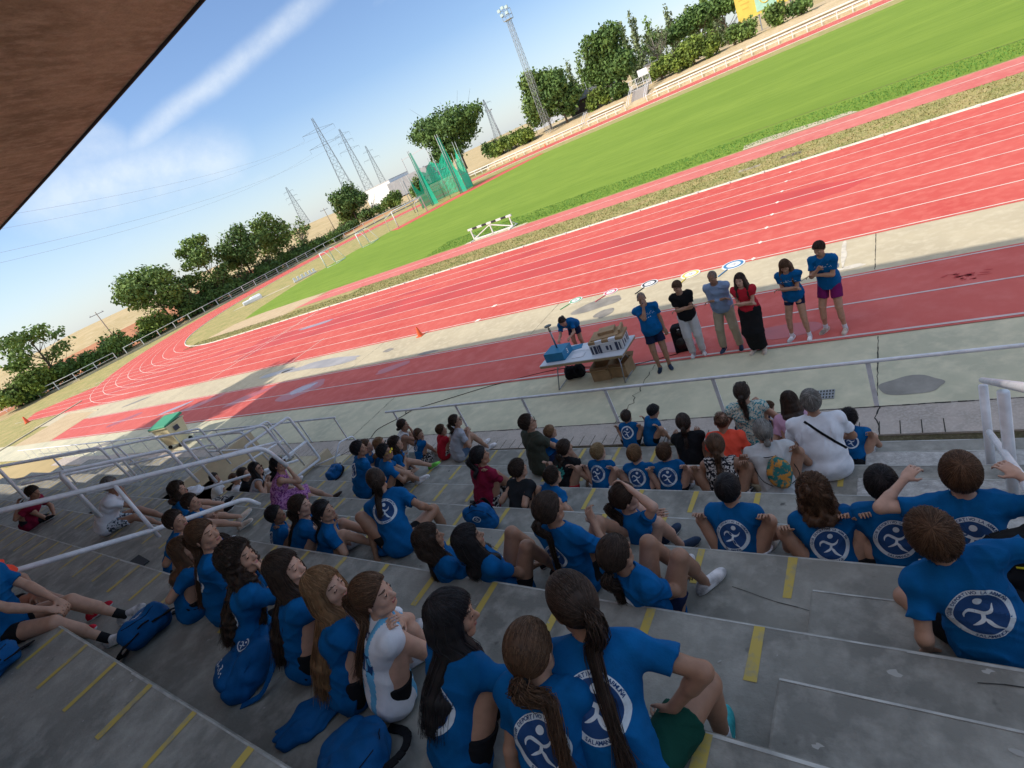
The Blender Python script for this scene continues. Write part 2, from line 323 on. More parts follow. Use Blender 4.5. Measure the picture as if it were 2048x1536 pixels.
# infield: second runway, sand pit, turf
sheet('runway_infield',[[(-43.5,18.15),(30,18.15),(30,21.1),(-41.5,21.1)]],.006,mat2('runway2_red',[(.62,.19,.16),(.58,.15,.13),(.66,.24,.2)],(.3,2.5)))
nl=MB(); nl.poly(rect(-43,30,19.78,19.84),.011); tag(nl.build('infield_runway_line',white),kind='structure')
sheet('sand_pit_infield',[[(-43.6,16.9),(-42.2,20.9),(-50,21.9),(-57.5,20.3),(-58.5,17.5),(-50,16.9)]],.005,MATS['sand'])
turf=mat2('turf',[(.20,.30,.042),(.235,.335,.05),(.165,.265,.035)],(.10,.9),rough=.95,bump=.03,bscale=30,stretch=(.35,1.6,1))
sheet('turf',[[(-57,21.3),(-22,21.35),(30,21.35),(30,YC+RR-9),(-56,YC+RR-9),(-60.5,72),(-62,56),(-63,44),(-62.5,33),(-59.5,25)]],.008,turf)
# mown green in front of the runway is longer: grass blades as stuff near the stand side
sheet('concrete_infield',[[(-6.6,21.2),(-6.7,22.3),(-5.8,22.6),(-1.9,21.9),(-1.6,21.2)]],.014,conc)
sheet('hurdle_slab',[rect(-25.6,-20.2,21.05,21.6)],.013,conc)
jm=MB(); crack([(-8.2,25.9),(-3,25.7),(1,25.4),(6,24.8),(16,24)],.10,.0125,.03,21); tag(jm.build('turf_furrow',mat('furrow_soil',(.13,.08,.04),1)),kind='structure')
sheet('drain_slab',[rect(-4.3,-3.45,16.4,16.85)],.006,mat('slab_dark',(.16,.12,.1),.9)); sheet('drain_slab_pale',[rect(-6.0,-5.1,16.4,16.8)],.006,mat('slab_pale',(.42,.36,.27),.9))
# D-area and hammer runway red wedge at the far left of the turf
sheet('throw_area',[[(-62.5,52),(-59,50),(-56.5,60),(-52,72),(-49,80),(-51,82),(-58,74)]],.013,MATS['track_red'])
# far straight embankment (dry grass bank)
bank=mat2('bank_dry',[(.60,.46,.28),(.50,.38,.21),(.68,.56,.38)],(.3,3),rough=1,bump=.05,bscale=6)
b=MB(); prof=[(98.6,0.0),(100.2,.02),(100.21,.35),(104.6,1.4),(112,2.3),(122,2.4),(150,2.0)]
for (x0,x1) in ((-75,60),):
    vs=[(x,y,z) for x in (x0,x1) for y,z in prof]; n=len(prof); b.add(vs,[(i,i+1,n+i+1,n+i) for i in range(n-1)])
tag(b.build('bank',bank),kind='structure')
# grass blades and tufts between kerb and runway, and along turf edge (uncountable)
def blades(name,boxes,n,hh,m,seed,spread=.05):
    rs=np.random.default_rng(seed); area=np.array([(b_[1]-b_[0])*(b_[3]-b_[2]) for b_ in boxes]); pick=rs.choice(len(boxes),n,p=area/area.sum()); bx=np.array(boxes)[pick]
    x=bx[:,0]+(bx[:,1]-bx[:,0])*rs.random(n); y=bx[:,2]+(bx[:,3]-bx[:,2])*rs.random(n); a=rs.uniform(0,6.28,n); h=hh*(.5+rs.random(n)); wd=.012+.02*rs.random(n)
    lx=rs.normal(0,spread,n); ly=rs.normal(0,spread,n); dx=np.cos(a)*wd; dy=np.sin(a)*wd
    V=np.stack([np.stack([x-dx,y-dy,0*x+.0],1),np.stack([x+dx,y+dy,0*x],1),np.stack([x+lx,y+ly,h],1)],1).reshape(-1,3); F=np.arange(3*n).reshape(-1,3)
    return tag(link(name,npmesh(name,V,F,smooth=False),m),kind='stuff',cat='grass')
blades('dry_grass_tufts',[(-34,4,YK+.12,18.1),(-60,-34,15.4,17.2)],26000,.05,mat('blade_dry',(.40,.33,.15),.9,col2=(.22,.25,.07),scale=1.2),3)['label']='short dry yellowish grass along the white kerb of the running track'
blades('turf_edge_grass',[(-30,5,21.5,25.0)],16000,.06,mat('blade_green',(.13,.28,.04),.9,col2=(.08,.2,.03),scale=1.2),4)['label']='longer green grass at the near edge of the sports field'
# ================================================================ the stand (terraces)
ZT=[.125+.455*k for k in range(11)]
YT=[-3.267, -4.306, -5.339, -6.255, -7.053, -8.036, -8.974, -9.962, -10.912, -11.862, -12.812]
def fy(k,x): return YT[k]+KX*x
terr=mat2('terrace_paint',[(.30,.285,.25),(.20,.19,.168),(.41,.385,.34)],(.8,5.0),rough=.72,bump=.004,bscale=45,spots=((.12,.11,.10),7.0,.72))
edge=mat('terrace_edge',(.44,.43,.40),.7,var=.3,scale=6)
XA,XB=-34.0,12.0
vom=(-15.2,-12.3)       # stair well in the lower rows
b=MB()
def stepbox(k,x0,x1,front=None,top=None,mi=0):
    z=ZT[k] if top is None else top; yb0=YT[k+1]-.02 if k<10 else YT[10]-1
    y0=(YT[k] if front is None else front); 
    vs=[(x0,y0+KX*x0,z),(x1,y0+KX*x1,z),(x1,yb0+KX*x1,z),(x0,yb0+KX*x0,z),(x0,y0+KX*x0,-.1),(x1,y0+KX*x1,-.1),(x1,yb0+KX*x1,-.1),(x0,yb0+KX*x0,-.1)]
    b.add(vs,[(0,3,2,1)[::-1],(4,5,6,7)[::-1],(0,1,5,4)[::-1],(1,2,6,5)[::-1],(2,3,7,6)[::-1],(3,0,4,7)[::-1]],mi)
for k in range(10):
    spans=[(XA,XB)]
    if k<4: spans=[(XA,vom[0]),(vom[1],XB)]
    for x0,x1 in spans: stepbox(k,x0,x1)
tag(b.build('grandstand_terraces',terr,bevel=.012),'painted grey concrete terraces of the grandstand where the spectators sit','grandstand')
ter=bpy.data.objects['grandstand_terraces']
# pale worn nosing strips (3 mm proud)
e=MB()
for k in range(10):
    spans=[(vom[1],XB)] if k<4 else [(XA,XB)]
    for x0,x1 in spans:
        n=60; rs=np.random.default_rng(k)
        for i in range(n):
            a=x0+(x1-x0)*i/n; c=x0+(x1-x0)*(i+1)/n; wd=.008+.010*rs.random(); wd2=.01
            e.add([(a,fy(k,a)-.012,ZT[k]+.002),(c,fy(k,c)-.012,ZT[k]+.002),(c,fy(k,c)-.012-wd,ZT[k]+.002),(a,fy(k,a)-.012-wd,ZT[k]+.002)],[(3,2,1,0)])
e.build('nosing_wear_highlight',edge,ter)
# yellow seat marks
ym=mat('yellow_paint',(.55,.40,.09),.75,col2=(.36,.31,.20),scale=11,lo=.32,hi=.50)
y=MB(); rs=np.random.default_rng(11)
for k in range(10):
    for i in range(0,45):
        x=-1.0-.70*i
        if k<4 and vom[0]-.1<x<vom[1]+.1: continue
        if x<-30: continue
        L=.36+.05*rs.random(); ww=.028+.006*rs.random(); f=fy(k,x)-.02
        y.add([(x-ww,f,ZT[k]+.0035),(x+ww,f,ZT[k]+.0035),(x+ww+.005*rs.normal(),f-L,ZT[k]+.0035),(x-ww+.005*rs.normal(),f-L,ZT[k]+.0035)],[(3,2,1,0)])
y.build('seat_marks',ym,ter)
# aisle: half-height blocks on each tread, right part of the picture
b=MB(); rough=mat2('worn_concrete',[(.50,.47,.44),(.34,.32,.30),(.62,.6,.57)],(3,18),rough=.95,bump=.012,bscale=70)
for k in range(0,9):
    mid=(YT[k]+YT[k+1])/2; zt=ZT[k]+.2275; x0=-.80; x1=.95
    bb=MB()
    vs=[]
    for z in (ZT[k]-.05,zt):
        for xx,yy in ((x0,mid),(x1,mid),(x1,YT[k+1]+.003),(x0,YT[k+1]+.003)): vs.append((xx,yy+KX*xx,z))
    bb.add(vs,[(3,2,1,0),(4,5,6,7),(0,1,5,4),(1,2,6,5),(2,3,7,6),(3,0,4,7)])
    st_=bb.build('aisle_step',rough if k<3 else terr,ter,bevel=.015)
    ne=MB(); ne.bar((x0+.01,mid-.004+KX*x0,zt+.0005),(x1,mid-.004+KX*x1,zt+.0005),.012,.004); ne.build('nosing_wear_highlight',edge,st_)  # pale bar along each block's front edge, a painted highlight
# worn bare concrete of lower aisle treads
b=MB()
for k in (0,1):
    b.add([(-.78,fy(k,-.78)-.01,ZT[k]+.0036),(1.2,fy(k,1.2)-.01,ZT[k]+.0036),(1.2,fy(k,1.2)-.4,ZT[k]+.0036),(-.78,fy(k,-.78)-.4,ZT[k]+.0036)],[(3,2,1,0)])
b.build('bare_tread',rough if 1 else terr,ter) if 0 else None
# litter chips on the near treads
ch=MB(); rs=np.random.default_rng(2)
for i in range(90):
    k=int(rs.integers(4,8)); x=rs.uniform(-7,1.4); yy=fy(k,x)-rs.uniform(.05,.8); r=.006+.012*rs.random()
    ch.poly(blob(x,yy,r,r*.6,i,n=7,rough=.5,rot=rs.uniform(0,3)),ZT[k]+.0042) if not(x>-.8) else None
for (x,yy,z,r) in ((-.3,-8.35,ZT[5]+.2295,.03),(.05,-8.25,ZT[5]+.2295,.02),(.1,-8.6,ZT[5]+.2295,.025),(-.2,-7.2,ZT[4]+.2295,.012),(-.55,-8.9,ZT[6]+.003,.02)):
    ch.poly(blob(x,yy,r,r*.6,int(r*999),n=9,rough=.6),z)
ch.build('paint_chips',mat('chip_pale',(.38,.36,.33),.9),ter)
jm=MB(); 
crack([(0.0, -8.17),(0.331, -8.123),(0.852, -8.142),(1.515, -8.075)],.007,ZT[5]+.0042,.012,32); crack([(-1.395, -7.394),(-1.059, -7.49),(-0.828, -7.529)],.008,ZT[4]+.0042,.012,33)

jm.build('tread_cracks',MATS['crack_dark'],ter)
# paving with gutter at the foot of the stand
b=MB(); b.poly([(-40,-2.27),(12,-2.27),(12,-2.965),(-40,-2.965+.0)],-.1,.010)
tag(b.build('gutter_paving',tile),kind='structure')
g=MB(); gl=mat('gutter_gap',(.05,.045,.035),1); gf=mat2('gutter_dirt',[(.10,.08,.05),(.07,.06,.03),(.16,.14,.08)],(6,30),bump=.01)
i=0
for j in range(90):
    x=.02-.24*j
    g.add([(x-.006,-2.66,.0125),(x+.006,-2.66,.0125),(x+.011,-2.966,.0125),(x-.003,-2.966,.0125)],[(3,2,1,0)])
tag(g.build('gutter_slots',gl),kind='structure')
b=MB(); b.poly([(-30,-2.967),(12,-2.967),(12,-3.6),(-30,-3.0)],.003-.02); tag(b.build('gutter_dirt',gf),kind='structure')
# metal drain covers on the apron
def cover(x,y,wx,wy,nm,lab):
    e=empty(nm,(x,y,0),lab,'drain cover'); f=MB(); f.box((0,0,.006),(wx,wy,.012)); f.build('frame',mat('galv',(.35,.35,.35),.5,metal=.6),e)
    s=MB(); nx=6; ny=3
    for i in range(nx):
        for j in range(ny): s.box((-wx/2+(i+.5)*wx/nx,-wy/2+(j+.5)*wy/ny,.0135),(wx/nx*.5,wy/ny*.55,.003))
    s.build('slots',gl,e)
cover(-1.43,-1.85,.26,.26,'drain_cover','square slotted drain cover in the green concrete behind the white-shirted bald man')
cover(-1.75,3.45,.5,.22,'drain_cover','slotted drain grating in the pale concrete beside the boy in purple shorts')
# broken band in concrete next to the grating
sheet('concrete_patch',[blob(-1.42,4.1,.06,.75,77,rough=.35),blob(-1.3,3.25,.30,.10,78,rough=.5)],.0046,mat('mortar',(.62,.56,.46),.95,var=.15,scale=6))
# vomitory well floor and beige side walls
b=MB(); beige=mat('beige_wall',(.55,.43,.28),.85,var=.12,scale=2)
b.box((vom[0]-.06,(YT[0]+YT[4])/2-.25,.7),(.12,3.6,1.4)); b.box((vom[1]+.06,(YT[0]+YT[4])/2-.25,.35),(.12,3.6,.7)); b.box(((vom[0]+vom[1])/2,YT[4]+.2,.9),(2.9,.12,1.8))
tag(b.build('stairwell_wall',beige),'beige rendered wall lining the stairwell opening in the terraces','wall')
b=MB(); b.poly(rect(vom[0],vom[1],YT[4],YT[0]+.3),.006); tag(b.build('stairwell_floor',conc),kind='structure')
b=MB()
b.poly(rect(-34,-9,-3.2,-2.4),.013); tag(b.build('paving_strip',tile),kind='structure') if 0 else None
# ---------------------------------------------------------------- roof, and an unseen wall added behind to keep the stand shaded
plast=mat2('roof_concrete',[(.50,.37,.26),(.34,.25,.17),(.62,.48,.36)],(.9,4.5),rough=.9,bump=.03,bscale=7,stretch=(1.6,.7,1))
rf=empty('grandstand_roof',(-16,-9,8.7),'brown concrete roof slab over the grandstand seen from below at top left','roof')
b=MB(); n=24; ys=-4.08
def re(x):   # front edge, slightly cambered
    return ys-.0016*(x+12)**2*.6
pts=[(-29.3+(25.5*i/n),0) for i in range(n+1)]
V=[];F=[]
for i in range(n+1):
    x=pts[i][0]
    V+=[(x,re(x),8.70),(x,-15,9.4),(x,-15,9.9),(x,re(x),9.0)]
for i in range(n):
    a=4*i; c=a+4; F+=[(a,a+1,c+1,c),(a+1,a+2,c+2,c+1),(a+2,a+3,c+3,c+2),(a+3,a,c,c+3)]
F+=[(0,3,2,1),(4*n,4*n+1,4*n+2,4*n+3)]
b.add([(x+16,y+9,z-8.7) for x,y,z in V],F); b.build('roof_slab',plast,rf)
dk=mat('roof_fascia',(.03,.022,.03),.8)
b=MB(); b.tube([(x+16,re(x)+9+.01,0.0) for x,_ in pts],.035,6); b.build('drip_edge',dk,rf)
wl=mat2('shade_wall',[(.62,.58,.52),(.55,.51,.45),(.68,.64,.58)],(.5,4)); bw=MB(); bw.box((-3.5,-15.2,6.5),(19,.4,13)); bw.box((-24,-15.25,6),(22,.3,12)); 
for x in (-29,-22,-15,-8,-1,5): bw.box((x,-14.9,4.5),(.4,.3,9))
tag(bw.build('shade_wall',wl),'tall unseen concrete wall added behind the grandstand to keep it in shade','wall')
# ================================================================ far things: fences, benches, trees, masts
wm=mat('white_metal',(.78,.78,.78),.45,var=.08,scale=3); gm2=mat('grey_metal',(.33,.34,.36),.5,metal=.5)
bark=mat('bark',(.13,.095,.065),.95,var=.3,scale=4)
LEAF=[mat('leaves_dark',(.14,.235,.045),.75,col2=(.06,.12,.025),scale=.5,lo=.4,hi=.62),mat('leaves_mid',(.21,.31,.06),.75,col2=(.10,.17,.035),scale=.5,lo=.4,hi=.62),mat('leaves_hedge',(.24,.32,.045),.8,col2=(.11,.17,.03),scale=.6,lo=.4,hi=.62),mat('leaves_pale',(.24,.29,.13),.8,col2=(.13,.17,.07),scale=.5,lo=.4,hi=.62)]
def leafmesh(name,clumps,n,leaf,seed,gap=.5):
    rs=np.random.default_rng(seed); cl=np.array(clumps); vol=np.prod(cl[:,3:6],axis=1)**.75; pk=rs.choice(len(cl),n,p=vol/vol.sum()); C_=cl[pk]
    d=rs.normal(size=(n,3)); d/=np.linalg.norm(d,axis=1)[:,None]; rr=(gap+(1-gap)*rs.random(n)**.6)*(1+.10*rs.normal(size=n))
    P=C_[:,:3]+d*rr[:,None]*C_[:,3:6]
    # small twigs clustering
    sub=rs.integers(0,n//7+1,n); off=rs.normal(size=(n//7+1,3))*leaf*.9; P=P+off[sub]
    nn=d+rs.normal(size=(n,3))*.8; nn/=np.linalg.norm(nn,axis=1)[:,None]
    t=np.cross(nn,rs.normal(size=(n,3))); t/=np.linalg.norm(t,axis=1)[:,None]; b=np.cross(nn,t)
    s=leaf*(.5+.8*rs.random(n)); t=t*s[:,None]; b=b*(s*.6)[:,None]
    V=np.stack([P-t,P-b*.9+t*.1,P+t,P+b],1).reshape(-1,3); F=np.arange(4*n).reshape(-1,4)
    return npmesh(name,V,F,smooth=False)
def tree(name,x,y,z,h,rx,label,cat='tree',group=None,leaf=.38,n=2600,m=0,seed=0,trunk=.25,cb=.22,shape='round',ry=None,bare=0,tilt=0):
    rs=np.random.default_rng(seed+100); ry=ry or rx; e=empty(name,(x,y,z),label,cat,group)
    t=MB(); top=h*.82; tp=[(0,0,-.3)]; 
    for i in range(1,7): tp.append((tp[-1][0]+rs.normal()*.04*h/6,tp[-1][1]+rs.normal()*.04*h/6,top*i/6))
    t.tube(tp,[trunk*(1-.13*i) for i in range(7)],7)
    limbs=[]
    nl=12 if not bare else 26
    for i in range(nl):
        f=cb+.1+(.72-cb)*rs.random(); k=min(5,int(f*6)); b0=Vector(tp[k]); a=rs.uniform(0,6.28); L=(rx*(.55+.4*rs.random())); up_=.45+.5*rs.random()
        p1=b0+Vector((math.cos(a)*L*.5,math.sin(a)*L*.5*ry/rx,L*up_*.6)); p2=b0+Vector((math.cos(a)*L,math.sin(a)*L*ry/rx,L*up_*1.3)); r0=trunk*.4*(1-.5*f)
        t.tube([b0,p1,p2],[r0,r0*.6,r0*.2],5,cap=False); limbs.append(p2)
        for q in range(3 if bare else 0):
            p3=p2+Vector((rs.normal()*.5,rs.normal()*.5,.3+rs.random()*1.1))*L*.35; t.tube([p1.lerp(p2,.6),p3],[r0*.35,r0*.1],4,cap=False)
    t.build('trunk',bark if not bare else mat('bark_pale',(.30,.26,.22),.9,var=.2,scale=4),e)
    cl=[]
    if shape=='round':
        cl.append((0,0,h*(cb+1)/2,rx*.72,ry*.72,h*(1-cb)*.40))
        for i in range(13):
            a=rs.uniform(0,6.28); v=rs.uniform(-.8,.92); rr=math.sqrt(1-v*v)*.72; s=.28+.2*rs.random()
            cl.append((math.cos(a)*rr*rx,math.sin(a)*rr*ry,h*(cb+1)/2+v*h*(1-cb)*.40,rx*s,ry*s,h*(1-cb)*.5*s*.8))
    elif shape=='loose':
        for i in range(15):
            a=rs.uniform(0,6.28); v=rs.uniform(-.95,.98); rr=math.sqrt(1-v*v*.9)*(.5+.4*rs.random()); s=.2+.16*rs.random()
            cl.append((math.cos(a)*rr*rx,math.sin(a)*rr*ry,h*(cb+1)/2+v*h*(1-cb)*.45,rx*s*1.2,ry*s*1.2,h*(1-cb)*.5*s*.6))
    elif shape=='column':
        for i in range(9):
            f=i/8; s=rx*(1-.75*f)*(.75+.3*rs.random()); cl.append((rs.normal()*rx*.15,rs.normal()*rx*.15,h*(cb+(1-cb)*f*.95),s,s,h*.11))
    elif shape=='flat':
        for i in range(12):
            a=rs.uniform(0,6.28); rr=math.sqrt(rs.random())*.8; cl.append((math.cos(a)*rr*rx,math.sin(a)*rr*ry,h*(.82+.12*rs.random()-.12*rr),rx*.35,ry*.35,h*.16))
    elif shape=='bush':
        for i in range(12):
            a=rs.uniform(0,6.28); rr=math.sqrt(rs.random())*.75; zz=rs.uniform(.2,.72); cl.append((math.cos(a)*rr*rx,math.sin(a)*rr*ry,h*zz,rx*.36,ry*.4,h*.28))
    if n: link('crown',leafmesh('crown',cl,int(n*2.2),leaf*.92,seed),LEAF[m],e)
    return e
FB='trees and bushes beyond the left end of the track'
TL=[('tree',-106,17.5,.9,8.3,3.6,'loose',1,900,.34,'sparse thin-crowned tree at the far left edge beyond the white fence',31),
('bush',-105,11.0,.5,3.6,2.3,'bush',2,1100,.3,'low green bush at the left edge beside the sparse tree',32),
('bush',-104,14.4,.7,3.6,1.9,'bush',2,900,.3,'bushy base growth under the sparse tree at far left',33),
('bush',-104,18.2,.6,2.6,1.7,'bush',0,700,.3,'dark low bush just right of the sparse left tree',34),
('bush',-104,22.0,.5,2.3,1.6,'bush',0,600,.3,'small dark bush in front of the bare red soil',35),
('bush',-104,25.8,.7,3.2,1.9,'bush',1,900,.3,'rounded bush between the red soil and the white fence',36),
('tree',-106,36.8,.6,10.6,4.5,'round',1,2900,.36,'broad dense round tree, leftmost full tree behind the fence',37),
('bush',-104,33.2,.4,3.4,2.2,'bush',2,1000,.3,'bright green bush at the foot of the broad round tree',38),
('bush',-104.5,40.2,.5,4.0,2.5,'bush',0,1100,.3,'dark undergrowth right of the broad round tree',39),
('tree',-107,43.0,.8,6.8,2.4,'loose',0,700,.32,'slim dark tree right of the broad round tree',46),
('tree',-106,47.5,.6,11.2,3.5,'loose',1,1700,.36,'tall open-crowned tree with stepped branches above the fence',40),
('bush',-104.5,46.5,.4,4.4,2.8,'bush',0,1300,.3,'dark thicket under the stepped tree',41),
('bush',-104.5,51.5,.4,3.2,2.4,'bush',0,1100,.3,'dark hedge section left of the leaning tree pair',47),
('tree',-107,56.0,.5,11.0,3.6,'round',0,2100,.36,'dense mid-height tree in the middle of the left tree row',42),
('bush',-104.5,57.5,.3,3.4,2.7,'bush',0,1200,.3,'dark hedge below the middle tree of the left row',48),
('tree',-108,64.5,.4,11.6,3.3,'round',1,1800,.36,'pale green tree left of the bare-branched tree',43),
('bush',-106,66.5,.2,3.2,2.6,'bush',0,1100,.3,'dark hedge below the bare-branched tree',49)]
for nm,x,y,z,h,r,sh,m,n,lf,lab,sd_ in TL: tree(nm,x,y,z,h*1.04,r*1.22,lab,'tree' if nm=='tree' else 'bush',FB,leaf=lf,n=n,m=m,seed=sd_,shape=sh,cb=.16)
tree('bare_tree',-110,73,.2,8.4,2.8,'tree with mostly bare dry branches at the end of the left row','tree',FB,n=260,m=1,seed=44,bare=1,shape='loose')
for i in range(22):
    tree('bush',-104.6-1.2*(i%3),12.5+3.05*i,.3,1.9+.9*((i*7)%5)/4,1.9,'dark undergrowth bush in the continuous low hedge behind the left bend fence','bush','undergrowth behind the left bend fence',n=520,m=(0,1,0,2)[i%4],seed=200+i,shape='bush',leaf=.3)
for i,(x,y,h) in enumerate([(-108,74,2.2),(-109,79,2.0),(-111,84,2.1),(-114,90,2.0),(-118,95,1.9)]):
    tree('bush',x,y,.2,h,2.4,['low dark bush right of the bare tree','second low bush right of the bare tree','low bush in front of the yellow field','low bush before the roadside pole','last low bush left of the tree by the white building'][i],'bush',FB,n=700,m=0,seed=60+i,shape='bush',leaf=.3)
FF='trees and hedges beyond the far straight'
FT=[('tree',-124.5,104,1.0,9.6,5.4,'round',0,2300,.42,'tree standing left of the white building',.2,71),
('bush',-128,104,.8,4.2,3.6,'bush',1,900,.4,'bush at the foot of the tree left of the white building',.1,72),
('bush',-118,104,.6,2.6,4.5,'bush',0,1000,.35,'long dark hedge in front of the white building',.1,73),
('bush',-108.8,104,.7,3.6,3.1,'bush',1,1300,.35,'round bright bush between white building and green cage',.1,74),
('bush',-99.5,105,1.0,4.2,2.6,'bush',1,900,.35,'bush seen through the left side of the green net',.1,75),
('tree',-88.3,112,2.0,15.2,9.0,'round',0,5200,.45,'large round dark tree behind the green throwing cage',.18,76),
('bush',-77.5,109,2.0,3.6,2.6,'bush',0,900,.35,'bush at the right foot of the large round tree',.1,90),
('bush',-73.5,107,2.1,2.8,2.4,'bush',2,1000,.34,'left part of the clipped hedge beside the light mast',.1,77),
('bush',-69.8,107,2.1,2.8,2.4,'bush',2,1000,.34,'middle part of the clipped hedge beside the light mast',.1,78),
('bush',-66.2,107,2.1,3.2,2.4,'bush',2,1000,.34,'right part of the clipped hedge at the mast foot',.1,79),
('tree',-61.5,110,2.0,12.2,5.2,'round',1,3600,.42,'wide bushy tree directly behind the light mast',.08,80),
('tree',-57.0,109,2.0,9.5,4.0,'round',0,2600,.42,'dense tree right of the light mast',.08,81),
('tree',-45.6,112,2.0,13.2,4.6,'round',0,4600,.42,'tall dark tree at the top of the far entrance stairs',.06,82),
('bush',-49.5,110,2.2,3.4,2.2,'bush',2,900,.34,'bright bush left of the tall dark tree',.1,83),
('bush',-45,110,2.2,3.4,2.0,'bush',0,900,.34,'dark bush under the tall dark tree',.1,84),
('bush',-36.0,110,2.4,2.9,2.2,'bush',2,1100,.34,'bright hedge bush right of the far stairs, first of the row',.1,85),
('bush',-33.0,110,2.4,3.6,2.4,'bush',2,1100,.34,'bright hedge bush, second right of the far stairs',.1,86),
('bush',-29.8,110.5,2.4,4.3,2.6,'bush',2,1300,.34,'bright hedge bush, third right of the far stairs',.1,87),
('bush',-27.0,111,2.4,4.4,2.4,'bush',2,1200,.34,'bright hedge bush, last of the row right of the far stairs',.1,88),
('bush',-22.8,112,2.5,3.0,1.9,'bush',1,800,.32,'bush under the left end of the yellow billboard',.1,89),
('bush',-20.3,112,2.5,2.6,1.7,'bush',1,800,.32,'bush under the middle of the yellow billboard',.1,91),
('bush',-15.5,112,2.5,3.2,1.7,'bush',1,900,.32,'bush at the right end of the yellow billboard',.1,92),
('bush',-11.8,112,2.6,2.4,2.0,'bush',0,700,.32,'small bush right of the billboard at the top edge',.1,93),
('umbrella_pine',-37,126,2.5,7.6,5.0,'flat',0,1900,.4,'flat-topped pine left in the pine row',.1,94),
('umbrella_pine',-31.5,127,2.5,8.2,5.0,'flat',0,1900,.4,'flat-topped pine in the middle of the pine row',.1,95),
('umbrella_pine',-26.5,127,2.5,8.6,4.6,'flat',0,1900,.4,'flat-topped pine beside the yellow billboard',.1,96)]
for nm,x,y,z,h,r,sh,m,n,lf,lab,cb,sd_ in FT: tree(nm,x,y,z,h*1.04,r*1.12,lab,'bush' if nm=='bush' else 'tree',FF,leaf=lf,n=n,m=m,seed=sd_,shape=sh,cb=cb,ry=r*.8)
tree('bare_tree',-38.2,118,2.4,9.0,3.0,'pale dry bare tree above the far entrance stairs','tree',FF,n=160,m=3,seed=97,bare=1,shape='loose')
PL=['poplar left of the tall dark tree','poplar just left of the tall dark tree','slender poplar above the dark shed','poplar behind the left shoulder of the dark tree','poplar right of the tall dark tree','poplar between dark tree and bare tree','poplar right behind the bare tree','poplar above the left pine','poplar above the middle pine','poplar above the right pine','poplar nearest the billboard','short poplar over the mast tree']
for i,(x,h) in enumerate([(-72,14.5),(-69.5,15.5),(-75.5,13),(-66.5,16),(-57.5,15.5),(-54.8,16.5),(-51,13.5),(-45.2,13.8),(-40.5,11.5),(-36.6,14.5),(-33.8,15.0),(-79.5,10.5)]):
    tree('poplar',x,160,2,h,1.7,PL[i],'tree','poplars on the skyline',n=800,m=3 if i%3 else 1,seed=120+i,shape='column',leaf=.45,trunk=.18,cb=.08)
for (x,y,h,s_) in ((-34,-11,19,7),(-37,-12.5,16,8)):
    tree('tree',x-3,y,0,h,3.6,['tall tree left of the stand casting the streaky shadow','lower tree left of the stand casting the streaky shadow'][s_-7],'tree',None,n=1500,m=1,seed=s_,shape='loose',cb=.35,leaf=.45)
# fields and hills at the left
hm=mat2('wheat_field',[(.54,.41,.22),(.44,.34,.17),(.60,.48,.29)],(.02,.3),rough=1,bump=.1,bscale=1)
rm=mat2('red_soil',[(.50,.22,.11),(.42,.17,.085),(.56,.28,.15)],(.05,.6),rough=1,bump=.1,bscale=1.5)
b=MB(); V=[];F=[]
ys_=np.linspace(-120,900,70); xs_=np.array([-102,-106,-125,-160,-220,-300,-380,-500,-900])
def hz(x,y):
    d=-x; t=min(1,max(0,(d-103)/4)); z=t*.7+max(0,(d-125))*.012
    f=math.exp(-((y-105)/42)**2)*4.6*min(1,max(0,(d-210)/90)) + math.exp(-((y-290)/75)**2)*5.5*min(1,max(0,(d-300)/90)) 
    return z*.55+f
for x in xs_:
    for yv in ys_: V.append((x,yv,hz(x,yv)-.02))
n=len(ys_)
for i in range(len(xs_)-1):
    for j in range(n-1): F.append((i*n+j,i*n+j+1,(i+1)*n+j+1,(i+1)*n+j))
mi=[]
for i in range(len(xs_)-1):
    for j in range(n-1):
        ym_=(ys_[j]+ys_[j+1])/2; mi.append(1 if (xs_[i]<=-106 and xs_[i]>-210 and ym_<100) else 0)
b.add(V,F); b.m=mi; b.sm=[True]*len(F)
tag(b.build('field_hill',[hm,rm]),kind='structure')
# ---------------------------------------------------------------- fences
def rail_fence(name,pts,h,step,label,group,mid=False,rad=.035,post=.03,parent=None,flat=True):
    P=[Vector(p) for p in pts]; e=empty(name,P[0],label,'fence',group); o=P[0]
    t=MB(); t.tube([p-o+Vector((0,0,h)) for p in P],rad,6); t.build('top_rail',wm,e)
    if mid:
        t=MB(); t.tube([p-o+Vector((0,0,h*.5)) for p in P],rad*.7,6); t.build('middle_rail',wm,e)
    L=0; segs=[]
    for a,b_ in zip(P[:-1],P[1:]): segs.append((L,a,b_)); L+=(b_-a).length
    n=max(1,round(L/step)); q=MB(); cnt=0
    for i in range(n+1):
        s=min(L*i/n,L-1e-4); 
        for (l0,a,b_) in segs:
            if s<=l0+(b_-a).length+1e-6: p=a+(b_-a).normalized()*(s-l0); break
        pm_=MB(); d=(b_-a).normalized(); pm_.box(p-o+Vector((0,0,h/2)),(post*2.2,post*1.1,h),rz=math.atan2(d.y,d.x)); pm_.build('post',wm,e)
    return e
lf_=[(-108,9.5,.1),(-102,14,.1),(-98.8,20,.1),(-98.3,30,.1)]
rail_fence('rail_fence',[(-113,7,.0),(-105,12.0,.0),(-99.5,16.5,.0),(-98.2,23.0,.0)],1.25,2.9,'white rail fence round the left bend, nearest piece by the red start chute','fences round the left bend',mid=True,rad=.05,post=.05)
rail_fence('rail_fence',[(-98.2,24.6,.0),(-98.2,40,.0),(-98.6,55,.0),(-100,70,.0),(-98,82,.0),(-93,92,.0),(-85,98.2,.0)],1.2,2.8,'long white rail fence round the far end of the left bend','fences round the left bend',rad=.045,post=.05)
km=MB(); 
